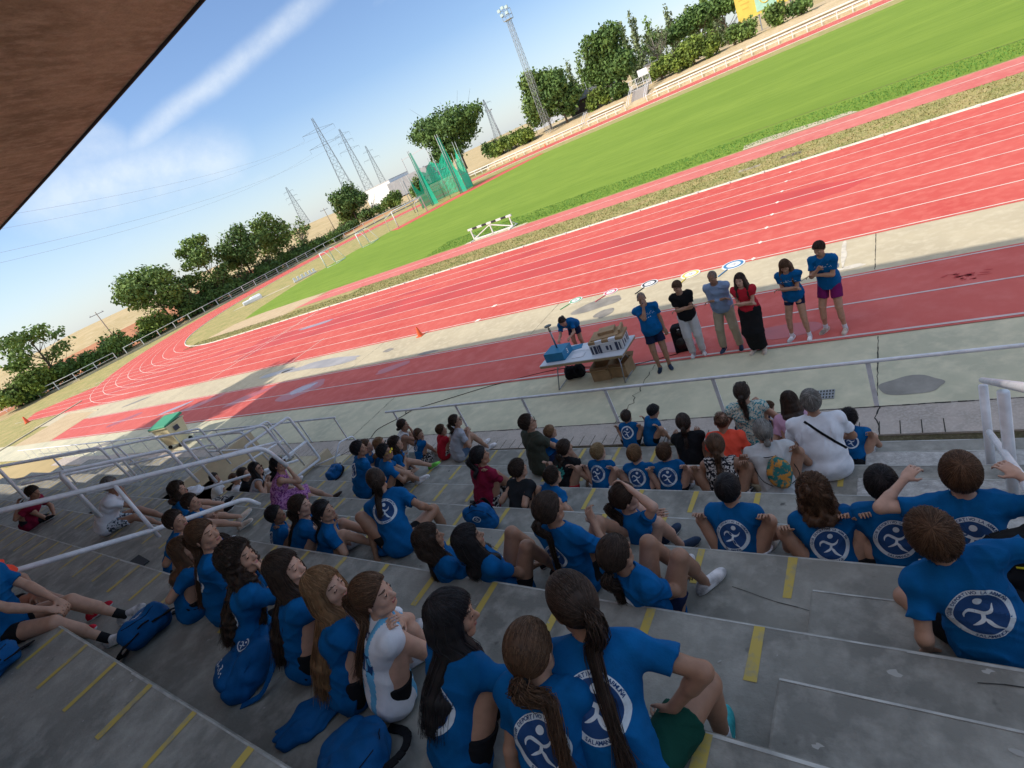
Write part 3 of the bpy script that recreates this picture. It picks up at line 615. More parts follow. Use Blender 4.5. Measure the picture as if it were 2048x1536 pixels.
for a,b_ in zip([(-106,12.8),(-98.6,17.5),(-97.2,25),(-97.4,45),(-98,60)],[(-98.6,17.5),(-97.2,25),(-97.4,45),(-98,60),(-98.2,75)]): km.bar((*a,.12),(*b_,.12),.25,.3)
tag(km.build('kerb_wall',conc),'low grey kerb wall under the bend fence','wall')
road=mat2('service_road',[(.10,.095,.09),(.08,.075,.07),(.14,.13,.12)],(.3,2),rough=.9)
sheet('service_road',[[(-98.9,24),(-103.5,22),(-104,45),(-105,62),(-105.5,80),(-101,94),(-95,99),(-90,99),(-97,90),(-99.6,80),(-100,62)]],.015,road)
km=MB(); km.bar((-101.5,44,.35),(-102.5,68,.35),.5,.08); km.bar((-102.1,44,.7),(-103.1,68,.7),.5,.08)
for i in range(9): km.box((-101.7-.1*i,45+2.8*i,.2),(.3,.2,.4))
tag(km.build('bleacher',conc),'long low concrete bench steps behind the left bend fence','bleacher')
rail_fence('rail_fence',[(-84,99.9,0),(-40.9,99.9,0)],1.0,2.0,'white rail fence along the far straight left of the entrance stairs','fences along the far straight',rad=.045,post=.045)
rail_fence('rail_fence',[(-36.6,99.9,0),(40,99.9,0)],1.0,2.0,'white rail fence along the far straight right of the entrance stairs','fences along the far straight',rad=.045,post=.045)
# far bleachers: three long pale concrete benches
cream=mat('bench_concrete',(.85,.80,.70),.8,var=.12,scale=1.2)
def bleach(x0,x1,lab,rows=3):
    e=empty('bleacher',((x0+x1)/2,101,0),lab,'bleacher','pale bleachers along the far straight'); 
    for i in range(rows):
        q=MB(); q.box((0,.1+i*1.15,.5+.48*i),(x1-x0,.62,.16)); q.build('bench',cream,e)
        s=MB(); s.box((0,.5+i*1.15,.2+.40*i),(x1-x0,.5,.12)); s.build('footboard',MATS['apron_concrete'],e)
bleach(-84,-50.5,'long low bleacher left of the pair of handrails on the far straight',2); bleach(-49.8,-42,'short bleacher between handrail and far entrance stairs'); bleach(-35.8,-20.2,'bleacher on the far straight right of the entrance stairs'); bleach(-19.6,40,'bleacher on the far straight below the yellow billboard')
# far entrance stairs
e=empty('stairs',(-38.8,101,0),'grey concrete entrance stairs in the far bleachers','stairs'); q=MB()
for i in range(10): q.box((0,.2+i*.42,.12+.24*i),(3.2,.42,.24))
q.build('steps',mat2('far_step',[(.42,.38,.34),(.36,.33,.3),(.48,.44,.4)],(1,8)),e)
for sx in (-1.7,1.7):
    q=MB()
    for dx in (-.18,.18): q.tube(rounded([(sx+dx,-.3,0),(sx+dx,-.3,1.1),(sx+dx,4.2,3.3),(sx+dx,4.2,2.3)],.3),.05,6)
    q.build('handrail',wm,e)
for x in (-50.2,):
    q=MB()
    for dx in (0,.5): q.tube(rounded([(x+dx,100.6,.1),(x+dx,100.6,1.4),(x+dx,103.2,2.7),(x+dx,103.2,1.6)],.3),.05,6)
    tag(q.build('handrail',wm),'pair of white handrails between two far bleachers','handrail')
# white gate at top of stairs
e=empty('gate',(-38.9,106,2.3),'white metal gate with a white panel at the top of the far stairs','gate')
q=MB(); 
for x in (-2.2,-.8,.6,2.0): q.bar((x,0,0),(x,0,2.0),.07,.07)
for z in (.1,1.0,1.9): q.bar((-2.2,0,z),(2.0,0,z),.06,.06)
for i in range(14): q.bar((-2.2+i*.3,0,.1),(-2.2+i*.3,0,1.9),.025,.025)
q.build('frame',wm,e); q=MB(); q.box((.9,.1,2.5),(1.9,.08,1.1)); q.build('panel',mat('panel_white',(.8,.8,.8),.6),e)
# shed, blue container
e=empty('shed',(-54.5,115,2.5),'dark timber shed with sloping grey roof between the trees','shed')
q=MB(); q.box((0,0,1.3),(6.5,3,2.6)); q.build('wall',mat('shed_wall',(.09,.07,.065),.9,var=.3,scale=2),e)
q=MB(); q.add([(-3.8,-1.9,2.5),(3.8,-1.9,2.5),(3.8,0,3.9),(-3.8,0,3.9),(-3.8,1.9,2.5),(3.8,1.9,2.5)],[(0,1,2,3),(3,2,5,4)]); q.build('roof',mat('shed_roof',(.16,.17,.18),.8),e)
q=MB(); q.box((-1.8,-1.55,1.5),(1.6,.06,1.4)); q.build('window',mat('shed_window',(.4,.42,.42),.4),e)
q=MB(); q.tube([(-51.9,112.5,2.3),(-51.9,112.5,3.9)],[.75,.75],12); q.tube([(-51.9,112.5,3.9),(-51.9,112.5,4.15)],[.75,.25],12); tag(q.build('water_tank',mat('tank_blue',(.05,.45,.68),.5)),'bright blue round tank beside the dark shed','tank')
# white building + grey hall
e=empty('building',(-167,160,1),'flat-roofed white building left of the green net','building')
q=MB(); q.box((0,6,3.6),(15.5,12,7)); q.build('wall',mat('render_white',(.80,.80,.78),.8),e); q=MB(); q.box((0,6,7.15),(15.7,12.2,.25)); q.build('parapet',mat('render_grey',(.5,.5,.5),.8),e)
e=empty('building',(-148.8,160,1),'long grey hall behind the white building with a dark window','building')
q=MB(); q.box((0,5,2.9),(21,14,6.0)); q.build('wall',mat('hall_grey',(.34,.34,.35),.8,var=.1,scale=.6),e); q=MB(); q.box((7.6,-2.06,2.6),(1.6,.1,1.1)); q.build('window',mat('win_dark',(.03,.03,.035),.2),e)
q=MB(); q.box((4,5,6.0),(.6,.6,.5)); q.box((2,5,6.0),(.4,.4,.4)); q.build('roof_vent',gm2,e)
e=empty('building',(-86,175,1),'low pale industrial hall beyond the large round tree','building'); q=MB(); q.box((0,4,3.5),(30,10,5.5)); q.build('wall',mat('hall_pale',(.5,.53,.58),.8),e); q=MB(); q.box((0,4,6.4),(30.4,10.3,.25)); q.build('roof',wm,e)
e=empty('building',(-48,150,2),'low grey-roofed house behind the bright hedge right of the stairs','building'); q=MB(); q.box((3,2,1.7),(12,6,3.4)); q.build('wall',mat('house_wall',(.55,.52,.48),.8),e); q=MB(); q.box((3,2,3.6),(12.6,6.6,.4)); q.build('roof',mat('shed_roof',(.16,.17,.18),.8),e)
# billboard
e=empty('billboard',(-18,120,2.5),'yellow billboard with a pale green emblem panel above the far bank','billboard')
yb=mat('billboard_yellow',(.80,.58,.10),.6,var=.1,scale=.5)
q=MB(); q.box((0,0,5.0),(9.6,.25,4.6)); q.build('panel',yb,e)
q=MB(); q.box((.2,-.16,5.0),(3.4,.06,3.7)); q.build('emblem_panel',mat('board_teal',(.42,.66,.50),.6,var=.1,scale=1),e)
q=MB(); q.tube([(.2+.9*math.cos(a/24*6.283),-.22,5.2+1.1*math.sin(a/24*6.283)) for a in range(24)],.09,5,closed=True); q.tube([(.2,-.22,5.9),(-.5,-.22,5.2),(0.1,-.22,5.0),(.9,-.22,5.5)],.12,5); q.build('emblem',yb,e)
q=MB(); 
for i in range(3): q.box((-3.2,-.14,6.2-i*.8),(1.9-.4*i,.04,.16))
q.build('text_lines',mat('board_text',(.75,.45,.08),.6),e)
q=MB()
for x in (-4,-1.3,1.3,4): q.bar((x,.2,-.3),(x,.2,2.8),.2,.2)
q.build('leg',gm2,e)
# cypress-like things near wheat: roadside poles
def upole(x,y,z,h,lab):
    e=empty('utility_pole',(x,y,z),lab,'utility pole','wooden utility poles beyond the left bend'); q=MB(); q.tube([(0,0,-1),(0,0,h)],[.14,.10],7); q.build('pole',mat('pole_wood',(.42,.36,.28),.9),e)
    q=MB(); q.bar((-.1,-1.5,h-.5),(.1,1.5,h-.5),.12,.12); 
    for t_ in (-1.3,0,1.3): q.tube([(0,t_,h-.45),(0,t_,h-.2)],.05,5)
    q.build('crossarm',gm2,e)
upole(-140,39.4,1.2,7.0,'wooden utility pole over the red soil left of the broad round tree'); upole(-140,108.3,2.0,6.2,'wooden utility pole in front of the yellow field')
# ---------------------------------------------------------------- lattice masts
def lattice(m,b0,b1,h,n,rad,z0=0):
    c=[[(-1,-1),(1,-1),(1,1),(-1,1)][i] for i in range(4)]
    def pt(i,f): w_=b0+(b1-b0)*f; return (c[i][0]*w_/2,c[i][1]*w_/2,z0+h*f)
    for i in range(4): m.bar(pt(i,0),pt(i,1),rad*2,rad*2)
    fs=[(1-(1-j/n)**1.0) for j in range(n+1)]
    for j in range(n):
        for i in range(4):
            k=(i+1)%4; m.bar(pt(i,fs[j]),pt(k,fs[j+1]),rad,rad); m.bar(pt(k,fs[j]),pt(i,fs[j+1]),rad,rad); m.bar(pt(i,fs[j]),pt(k,fs[j]),rad,rad)
galv=mat('pylon_steel',(.24,.27,.30),.6,metal=.3); galv2=mat('mast_steel',(.36,.38,.37),.5,metal=.3)
e=empty('floodlight_mast',(-60.2,106,1.9),'tall lattice floodlight mast with lamps on top beside the far straight','light mast')
q=MB(); lattice(q,1.25,.75,22.0,24,.030); q.build('lattice',galv2,e)
q=MB(); q.box((0,0,22.1),(1.6,1.4,.12)); 
for a in ((-.8,-.7),(.8,-.7),(.8,.7),(-.8,.7)): q.bar((*a,22.1),(*a,23.9),.07,.07)
for z in (22.9,23.9): q.tube([(-.8,-.7,z),(.8,-.7,z),(.8,.7,z),(-.8,.7,z)],.04,4,closed=True)
q.build('platform',galv2,e)
for i,(x,z) in enumerate(((-.9,24.1),(0,24.3),(.9,24.1),(-.6,23.2),(.6,23.2))):
    q=MB(); q.box((x,-.85,z),(.62,.35,.5)); q.build('lamp',mat('lamp_glass',(.55,.68,.66),.25),e)
def pylon(x,y,z,h,wb,arms,lab,rz,rad=.09):
    e=empty('power_pylon',(x,y,z),lab,'pylon','power pylons on the horizon',rz=rz); q=MB(); lattice(q,wb,wb*.13,h,13,rad); q.build('tower',galv,e)
    for f,wl in arms:
        q=MB(); zz=h*f; 
        for s_ in (-1,1):
            q.bar((0,0,zz+.9*h/45),(s_*wl,0,zz),rad*1.3,rad*1.3); q.bar((0,0,zz-.6*h/45),(s_*wl,0,zz),rad*1.3,rad*1.3); q.bar((s_*wl,0,zz),(s_*wl,0,zz-2.2*h/45),rad,rad); q.bar((s_*wl*.55,0,zz+.4),(s_*wl*.5,0,zz-.4),rad,rad)
        q.build('crossarm',galv,e)
pylon(-277,250,8,50,7.0,((.70,10),(.86,10)),'largest power pylon, left of the group of three',.9)
pylon(-341,330,6,52,7.0,((.70,8),(.82,6),(.92,6)),'second power pylon in the group of three',.9)
pylon(-410,420,4,44,6.5,((.72,8),(.88,5)),'third and faintest power pylon of the group',.9,.09)
pylon(-400,305,8,31,6.5,((.6,5),(.74,5),(.88,4)),'small lone power pylon left of the group, above the bare tree',.8,.08)
pylon(-150,230,4,18,3,((.9,3),),'tiny distant pylon right of the large round tree',.8,.06)
# gantry of the substation
q=MB(); q.bar((-236,260,16),(-196,260,17.5),.5,.5); 
for x in (-236,-216,-196): q.bar((x,260,0),(x,260,17),.35,.35)
tag(q.build('substation_gantry',mat('gantry_pale',(.5,.52,.55),.6)),'thin substation gantry beam right of the pylon group','gantry')
# power lines
q=MB()
def wire(a,b2,sag,n=24):
    a=Vector(a); b2=Vector(b2); q.tube([a.lerp(b2,i/n)-Vector((0,0,sag*4*(i/n)*(1-i/n))) for i in range(n+1)],.03,3,cap=False)
cs_,sn_=math.cos(.9),math.sin(.9)
for s_ in (-1,1):
    for hz_ in (48.5,40.8): wire((-277+s_*10*cs_,250+s_*10*sn_,hz_),(-160+s_*6,20,hz_-12),6)
tag(q.build('power_lines',mat('wire_grey',(.5,.56,.62),.6)),'thin power lines running left from the largest pylon','power line')
# floodlight pole small and ball fence behind the big tree
e=empty('street_lamp',(-93,140,2),'slim street light right of the large round tree','street lamp'); q=MB(); q.tube([(0,0,0),(0,0,10.5)],[.12,.07],6); q.build('pole',gm2,e); q=MB(); q.box((0,-.3,10.6),(1.4,.7,.25)); q.build('lamp_head',gm2,e)
q=MB()
for i in range(9): q.tube([(-84+i*3.2,150,1),(-84+i*3.2,150,8.5)],.06,4)
for z in (8.4,5,1.5): q.tube([(-84,150,z),(-58,150,z)],.04,4)
tag(q.build('ball_fence',gm2),'tall grey mesh-post ball fence beyond the mast tree','fence')
# ---------------------------------------------------------------- throwing cage
e=empty('throwing_cage',(-63.5,69.0,0),'tall green-netted hammer throwing cage with torn nets','throwing cage')
netm=bpy.data.materials.new('green_net'); netm.use_nodes=True; t=netm.node_tree; pb=t.nodes['Principled BSDF']; pb.inputs['Base Color'].default_value=(.0,.50,.30,1); pb.inputs['Roughness'].default_value=.7; pb.inputs['Alpha'].default_value=.8
ring_=[(-4.6,-1.8),(-4.9,1.2),(-3.4,3.6),(-.6,4.8),(2.4,4.2),(4.4,2.2),(4.9,-.6)]
hs=[6.3,6.8,7.2,8.0,7.8,7.6,6.2]
q=MB()
for (x,y),h in zip(ring_,hs): q.tube([(x,y,0),(x*1.02,y*1.02,h)],.05,6)
for (x,y,h) in ((-1.2,-3.2,9.3),(-.9,-3.2,9.3),(4.6,-2.2,9.6),(4.9,-2.0,9.6),(-5.2,-3.4,6.0),(-4.9,-3.0,6.2),(1.9,-1.6,8.2)): q.tube([(x,y,0),(x,y,h)],.06,6)
q.build('pole',galv2,e)
q=MB(); rs=np.random.default_rng(4)
for i in range(6):
    a=ring_[i]; b_=ring_[i+1]; nx=10; nz=8
    for u in range(nx):
        for v in range(nz):
            def P(u_,v_):
                f=u_/nx; sagt=(.45+.55*abs(2*f-1)**1.5) if i not in (1,2) else (.8+.2*abs(2*f-1)); hh=(hs[i]*(1-f)+hs[i+1]*f)*.9*sagt
                return (a[0]*(1-f)+b_[0]*f,a[1]*(1-f)+b_[1]*f+.15*math.sin(u_*1.3+v_),.1+hh*v_/nz)
            if rs.random()<(.10 if v>4 else .0): continue
            q.add([P(u,v),P(u+1,v),P(u+1,v+1),P(u,v+1)],[(0,1,2,3)])
q.build('net',netm,e)
q=MB()
for (x,y,h) in ((-1.05,-3.2,8.8),(4.7,-2.1,9.0)):
    for v in range(10):
        w0=.25+.9*(1-v/10)**1.2; w1=.25+.9*(1-(v+1)/10)**1.2; q.add([(x-w0*.2,y,.1+h*v/10),(x+w0,y+.3,.1+h*v/10),(x+w1,y+.3,.1+h*(v+1)/10),(x-w1*.2,y,.1+h*(v+1)/10)],[(0,1,2,3)])
q.build('gate_net',netm,e)
q=MB()
for z in (2.6,4.6):
    for i in range(6): q.bar((*ring_[i],z),(*ring_[i+1],z),.05,.05)
q.build('cross_bar',galv2,e)
# goals
def goal(x,y,rz,w_,h,lab,net=True):
    e=empty('goal',(x,y,0),lab,'football goal','football goals at the left end of the turf',rz=rz); q=MB(); q.tube([(0,-w_/2,0),(0,-w_/2,h),(0,w_/2,h),(0,w_/2,0)],.07,6); q.build('frame',wm,e)
    q=MB()
    for s_ in (-1,1): q.tube([(0,s_*w_/2,h),(-.8,s_*w_/2,h*.95),(-1.6,s_*w_/2,.03),(0,s_*w_/2,.03)],.035,5)
    q.tube([(-1.6,-w_/2,.03),(-1.6,w_/2,.03)],.035,5); q.build('net_support',wm,e)
goal(-61.8,38.6,R_(205),3.0,2.0,'small white football goal nearest the left bend'); goal(-62.2,46.0,R_(205),3.0,2.0,'second small white football goal along the left bend')
e=empty('goal',(-60.2,55.2,0),'full-size white football goal in front of the green cage','football goal','football goals at the left end of the turf'); q=MB(); q.tube([(0,-3.66,0),(0,-3.66,2.44),(0,3.66,2.44),(0,3.66,0)],.09,6); q.build('frame',wm,e)
q=MB()
for s_ in (-1,1): q.tube([(0,s_*3.66,2.44),(-1.8,s_*3.66,1.9),(-2.0,s_*3.66,0)],.04,5)
q.build('net_support',wm,e)
# barrels/cover: white high jump cover, benches
q=MB(); q.box((0,0,.25),(2.6,1.2,.5)); q.box((.5,.3,.5),(1.4,.8,.25),rz=.3); o=q.build('equipment_cover',mat('cover_white',(.8,.8,.8),.6),bevel=.12); o.location=(-71,31.5,0); o.rotation_euler=(0,0,1.0); tag(o,'white tarpaulin-covered equipment at the left bend of the infield','cover')
sheet('throw_circle_slab',[[(-74,30.5),(-66,34.5),(-65.3,33.6),(-73.3,29.4)]],.01,conc)
e=empty('bench',(-64.5,36.0,0),'low white starting-block trolley beside the small goal','bench',rz=R_(60)); q=MB(); q.box((0,0,.12),(3.2,.5,.14)); 
for i in range(6): q.box((-1.4+i*.55,0,.42),(.3,.3,.36))
q.build('rack',mat('panel_white',(.8,.8,.8),.6),e)
# steeplechase barrier on the slab
e=empty('steeplechase_barrier',(-23.2,21.62,0),'black and white steeplechase barrier on white frame beside the inner runway','barrier',rz=0)
wb_=mat('barrier_white',(.78,.77,.72),.5); bk=mat('barrier_black',(.03,.03,.03),.6)
q=MB()
for i in range(9): q.box((-1.92+.427*i+.213-.0,0,.80),(.427,.13,.13),mi=0 if i%2==0 else 1)
q.build('beam',[wb_,bk],e)
q=MB()
for x in (-1.72,0,1.72): q.bar((x,0,.04),(x,0,.735),.075,.075)
q.bar((-1.72,0,.06),(1.72,0,.06),.075,.09); q.bar((-1.66,0,.12),(-.06,0,.66),.06,.06,upv=(0,1,0)); q.bar((1.66,0,.12),(.06,0,.66),.06,.06,upv=(0,1,0))
for x in (-1.72,1.72): q.bar((x,-.6,.04),(x,.6,.04),.08,.07); q.bar((x,.5,.06),(x,0,.42),.05,.05)
q.build('frame',wb_,e)
# orange cones
def cone(x,y,s,lab):
    e=empty('traffic_cone',(x,y,0),lab,'cone','orange cones'); q=MB(); prof=[(.13,.03),(.115,.10),(.045,.44),(.03,.46)]; n=16; vs=[];fs=[]
    for r,z in prof:
        for k in range(n): a=6.283*k/n; vs.append((r*s*math.cos(a),r*s*math.sin(a),z*s))
    for i in range(3):
        for k in range(n): fs.append((i*n+k,i*n+(k+1)%n,(i+1)*n+(k+1)%n,(i+1)*n+k))
    q.add(vs,fs,0,True); q.build('body',mat('cone_orange',(.85,.13,.03),.5),e); q=MB(); q.box((0,0,.015*s),(.34*s,.34*s,.03*s)); q.build('base',MATS['cone_orange'],e,bevel=.01)
cone(-16.38,4.82,.86,'orange traffic cone on the outside line of the track'); 
for i,(x,y) in enumerate(((-57.0,96.0),(-63.0,93.2),(-61.2,73.8))): cone(x,y,1.3,['tiny orange cone on the far straight','tiny orange cone left of the other on the far straight','orange cone at the opening of the green cage'][i])
cone(-75.5,4.6,1.6,'orange marker cone at the tip of the red start chute')
# relay paddles lying flat
for i,(x,y,r,c,pn,ang) in enumerate([(-9.12,4.95,.235,(.12,.42,.17),'green',-120),(-7.86,5.0,.235,(.62,.05,.10),'red',-118),(-6.55,4.98,.26,(.03,.03,.03),'black',-112),(-5.3,5.0,.28,(.80,.62,.10),'yellow',-105),(-4.1,5.0,.31,(.06,.22,.42),'blue',-112)]):
    e=empty('relay_paddle',(x,y,.004),'round white paddle with %s ring and handle lying on the edge of the track'%pn,'paddle','five relay paddles lying along the track edge'); m_=mat('paddle_'+pn,c,.5)
    def disc(r0,r1,z,mm,nm):
        q=MB(); n=36; q.add([(rr*math.cos(6.283*k/n),rr*math.sin(6.283*k/n),z) for rr in (r0,r1) for k in range(n)],[(k,(k+1)%n,n+(k+1)%n,n+k) for k in range(n)][::1]); o=q.build(nm,mm,e); return o
    q=MB(); n=36; q.poly([(r*math.cos(6.283*k/n),r*math.sin(6.283*k/n)) for k in range(n)],.0,.012); q.build('disc',mat('paddle_white',(.82,.82,.8),.5),e)
    disc(r*.86,r*.62,.0145,m_,'colour_ring'); a=R_(ang); q=MB(); q.bar((math.cos(a)*r*.95,math.sin(a)*r*.95,.012),(math.cos(a)*(r+.42),math.sin(a)*(r+.42),.012),.028,.02); q.build('handle',m_,e)
    q=MB(); q.tube([(-.05*math.cos(t_/8*5),.05*math.sin(t_/8*5),.0) for t_ in range(9)],.006,4); q.tube([(.05,-.04,0),(.04,.05,0)],.006,4); o=q.build('mark',mat('ink_grey',(.25,.25,.3),.6),e); o.location=(0,0,.0145)
# ---------------------------------------------------------------- near white railings
def tubes(name,lines,rad,label,cat='railing',group=None,part='rail',posts=(),prad=None,m=None,r=.08):
    o=Vector(lines[0][0]) if lines else Vector(posts[0][0]); o=Vector((o.x,o.y,0)); e=empty(name,o,label,cat,group)
    for L in lines:
        q=MB(); q.tube([p-o for p in rounded(L,r)],rad,10); q.build(part,m or wm,e)
    for a,b_ in posts:
        q=MB(); q.tube([Vector(a)-o,Vector(b_)-o],prad or rad*.8,8); q.build('post',m or wm,e)
    return e
wr=mat('white_rail_paint',(.74,.74,.77),.4,var=.12,scale=6); wm=wr if False else wm
# long hand rails along the front
def front_rail(x0,x1,posts,lab):
    e=empty('front_railing',(x0,-2.27,0),lab,'railing','low white railings along the foot of the stand')
    q=MB(); q.tube([(0,0,.78),(x1-x0,0,.78)],.028,10); q.build('top_rail',wr,e)
    for x in posts: q=MB(); q.bar((x-x0,0.0,0),(x-x0-.02,-.0,.76),.06,.018,upv=(0,1,0)); q.build('post',wr,e)
front_rail(-11.2,12,[-10.9,-8.75,-6.85,-4.91,-2.91,-.73,1.4,3.5,5.6,8,10],'long white railing in front of the seated spectators right of the stair gap')
front_rail(-48,-13.35,[-13.4]+[-15.2-1.75*i for i in range(19)],'long white railing left of the stair gap, ending at the green concrete')
wheel=mat('rubber',(.02,.02,.02),.8)
SR='white handrails around the stairwell'
tubes('stair_handrail',[[(-8.390,-11.506,5.224),(-8.390,-6.593,2.925),(-8.390,-6.454,2.442)],[(-8.390,-11.506,4.501),(-8.390,-8.419,2.980),(-8.390,-7.260,2.480),(-8.390,-7.149,2.257)]],.033,'nearest thick white handrail with a lower rail, crossing in front of the red-shirted man','railing',SR,posts=[((-8.390,-8.419,2.850),(-8.390,-8.419,3.759)),((-8.390,-10.904,3.555),(-8.390,-10.904,4.899))],m=wr,r=.15)
tubes('stair_handrail',[[(-11.364,-8.189,2.812),(-11.364,-8.208,3.797),(-11.364,-6.750,3.115),(-11.364,-6.674,2.272)],[(-11.364,-8.123,3.276),(-11.364,-6.702,2.660)],[(-11.477,-8.189,2.812),(-11.477,-8.208,3.721)]],.03,'white handrail loop just behind the red-shirted man','railing',SR,m=wr)
tubes('stair_handrail',[[(-11.548,-6.355,1.988),(-11.548,-6.403,3.047),(-11.548,-4.911,2.325),(-11.548,-4.834,1.363)],[(-11.548,-6.355,2.518),(-11.548,-4.863,1.844)],[(-11.548,-6.595,2.036),(-11.548,-4.719,1.218)]],.028,'white handrail loop beyond the first one down the stairs','railing',SR,m=wr)
tubes('guard_railing',[[(-12.094,-5.294,1.138),(-12.094,-5.294,2.050),(-12.094,-4.055,1.981),(-12.094,-3.976,0.663),(-12.094,-5.244,0.762)],[(-12.094,-5.244,1.287),(-12.094,-4.005,1.238)]],.032,'tilted square white guard frame beside the purple-dressed woman','railing',SR,m=wr)
tubes('guard_railing',[[(-13.284,-5.344,2.031),(-13.284,-3.956,1.882),(-13.284,-3.807,0.345)],[(-13.284,-5.344,1.436),(-13.284,-3.906,1.238)],[(-13.284,-5.443,0.841),(-13.284,-3.857,0.792)]],.026,'thin white guard frame behind the square one','railing',SR,m=wr)
tubes('guard_railing',[[(-14.489,-8.312,3.229),(-14.489,-8.312,4.034),(-14.489,-6.797,3.323),(-14.489,-6.702,2.376)],[(-14.489,-8.217,3.513),(-14.489,-6.797,2.850)]],.028,'white handrail loop behind the head of the red-shirted man','railing',SR,m=wr)
tubes('guard_railing',[[(-14.724,-6.547,2.133),(-14.724,-6.547,3.143),(-14.724,-4.815,2.373),(-14.724,-4.719,1.170)],[(-14.724,-6.499,2.614),(-14.724,-4.767,1.844)]],.027,'farther white handrail loop on the other side of the stairwell','railing',SR,m=wr)
tubes('guard_railing',[[(-16.019,-4.466,0.952),(-16.019,-4.565,1.990),(-13.448,-4.565,1.990),(-13.349,-4.466,1.051)],[(-15.920,-4.516,1.446),(-13.448,-4.516,1.446)]],.026,'white crossbar frame over the stairwell','railing',SR,m=wr)
tubes('guard_railing',[[(-18.766,-7.702,2.710),(-18.766,-7.702,3.576),(-18.766,-5.392,2.421),(-18.766,-5.296,1.363)],[(-18.766,-7.606,3.095),(-18.766,-5.392,1.940)]],.027,'outer white handrail loop at far left','railing',SR,m=wr)
tubes('guard_railing',[[(-22.155,-6.066,1.562),(-22.155,-6.066,2.645),(-22.155,-3.408,1.365),(-22.155,-3.309,0.183)],[(-22.155,-5.968,2.054),(-22.155,-3.408,0.873)]],.027,'farthest white handrail loop at left','railing',SR,m=wr)
tubes('guard_railing',[[(-11.551,-4.027,0.571),(-11.551,-3.628,0.870),(-11.551,-3.230,0.770),(-11.551,-3.130,0.073)],[(-12.049,-4.226,0.641),(-11.551,-3.778,0.621)]],.02,'small low bent white rail at the foot of the guard frame','railing',SR,m=wr)
# right hand rail beside the aisle
tubes('aisle_handrail',[[(0.380,-3.868,1.349),(0.380,-7.474,3.600),(0.380,-9.618,4.234)],[(0.380,-4.209,0.920),(0.380,-6.694,2.382),(0.380,-9.033,3.454)]],.03,'white aisle handrail at the right edge beside the stretching boy','railing',None,posts=[((0.380,-4.141,0.238),(0.380,-3.907,1.310)),((0.429,-5.476,1.017),(0.409,-5.427,2.236))],prad=.042,m=wr)
# ---------------------------------------------------------------- wheelie bin
e=empty('wheelie_bin',(-25.35,-1.78,0),'cream wheeled waste container with green lid behind the left railing','waste bin',rz=R_(8))
cream2=mat('bin_cream',(.74,.66,.42),.5); gl_=mat('bin_green',(.05,.34,.16),.5)
q=MB(); v0=[(-.42,-.32),(.42,-.32),(.42,.32),(-.42,.32)]; v1=[(-.58,-.40),(.58,-.40),(.58,.42),(-.58,.42)]
q.add([(x,y,.18) for x,y in v0]+[(x,y,1.02) for x,y in v1],[(3,2,1,0),(4,5,6,7),(0,1,5,4),(1,2,6,5),(2,3,7,6),(3,0,4,7)]); q.box((0,0,1.03),(1.26,.92,.06)); q.build('body',cream2,e,bevel=.02)
q=MB(); q.add([(-.65,-.48,1.07),(.65,-.48,1.07),(.65,.48,1.14),(-.65,.48,1.14),(-.62,-.44,1.13),(.62,-.44,1.13),(.62,.46,1.25),(-.62,.46,1.25)],[(3,2,1,0),(4,5,6,7),(0,1,5,4),(1,2,6,5),(2,3,7,6),(3,0,4,7)]); q.build('lid',gl_,e,bevel=.02)
for x in (-.38,.38):
    for y in (-.26,.26): q=MB(); q.tube([(x-.03,y,.08),(x+.03,y,.08)],.08,10); q.build('wheel',wheel,e)
q=MB(); q.box((.59,-.05,.8),(.02,.22,.2)); q.build('sticker',mat('sticker_dark',(.04,.05,.07),.5),e)
# ---------------------------------------------------------------- skeleton (pure numpy)
def _n(v): v=np.asarray(v,float); return v/(np.linalg.norm(v)+1e-9)
def ik(a,t,l1,l2,pole):
    d=t-a; L=np.linalg.norm(d); m=(l1+l2)*.995
    if L>m: t=a+d/L*m; L=m; d=t-a
    mn=abs(l1-l2)+.03
    if L<mn: t=a+d/(L+1e-9)*mn; L=mn; d=t-a
    u=d/L; x=(l1*l1-l2*l2+L*L)/(2*L); h=math.sqrt(max(l1*l1-x*x,0)); p=pole-u*np.dot(pole,u); p=_n(p)
    return a+u*x+p*h,t
LEGP={ # ankle target (x out, forward, up) scaled by s except the tread drop 'd'; pole
 'down':((.11,.40,'d'),(.15,1,.6)),'downfar':((.12,.52,'d'),(.12,.6,1)),'flat':((.10,.36,0),(.12,.5,1)),'flatwide':((.2,.34,0),(.5,.4,1)),
 'cross':((-.10,.27,.0),(1,.6,.25)),'out':((.14,.66,'d'),(.1,.5,1)),'stretch':((.05,.80,'h'),(.0,.3,1)),'stand':((.10,.02,'s'),(.1,1,0)),'standout':((.16,.10,'s'),(.15,1,0)),
 'hang':((.10,.34,'g'),(.05,1,.5)),'side':((.34,.30,'d'),(.6,.6,.6))}
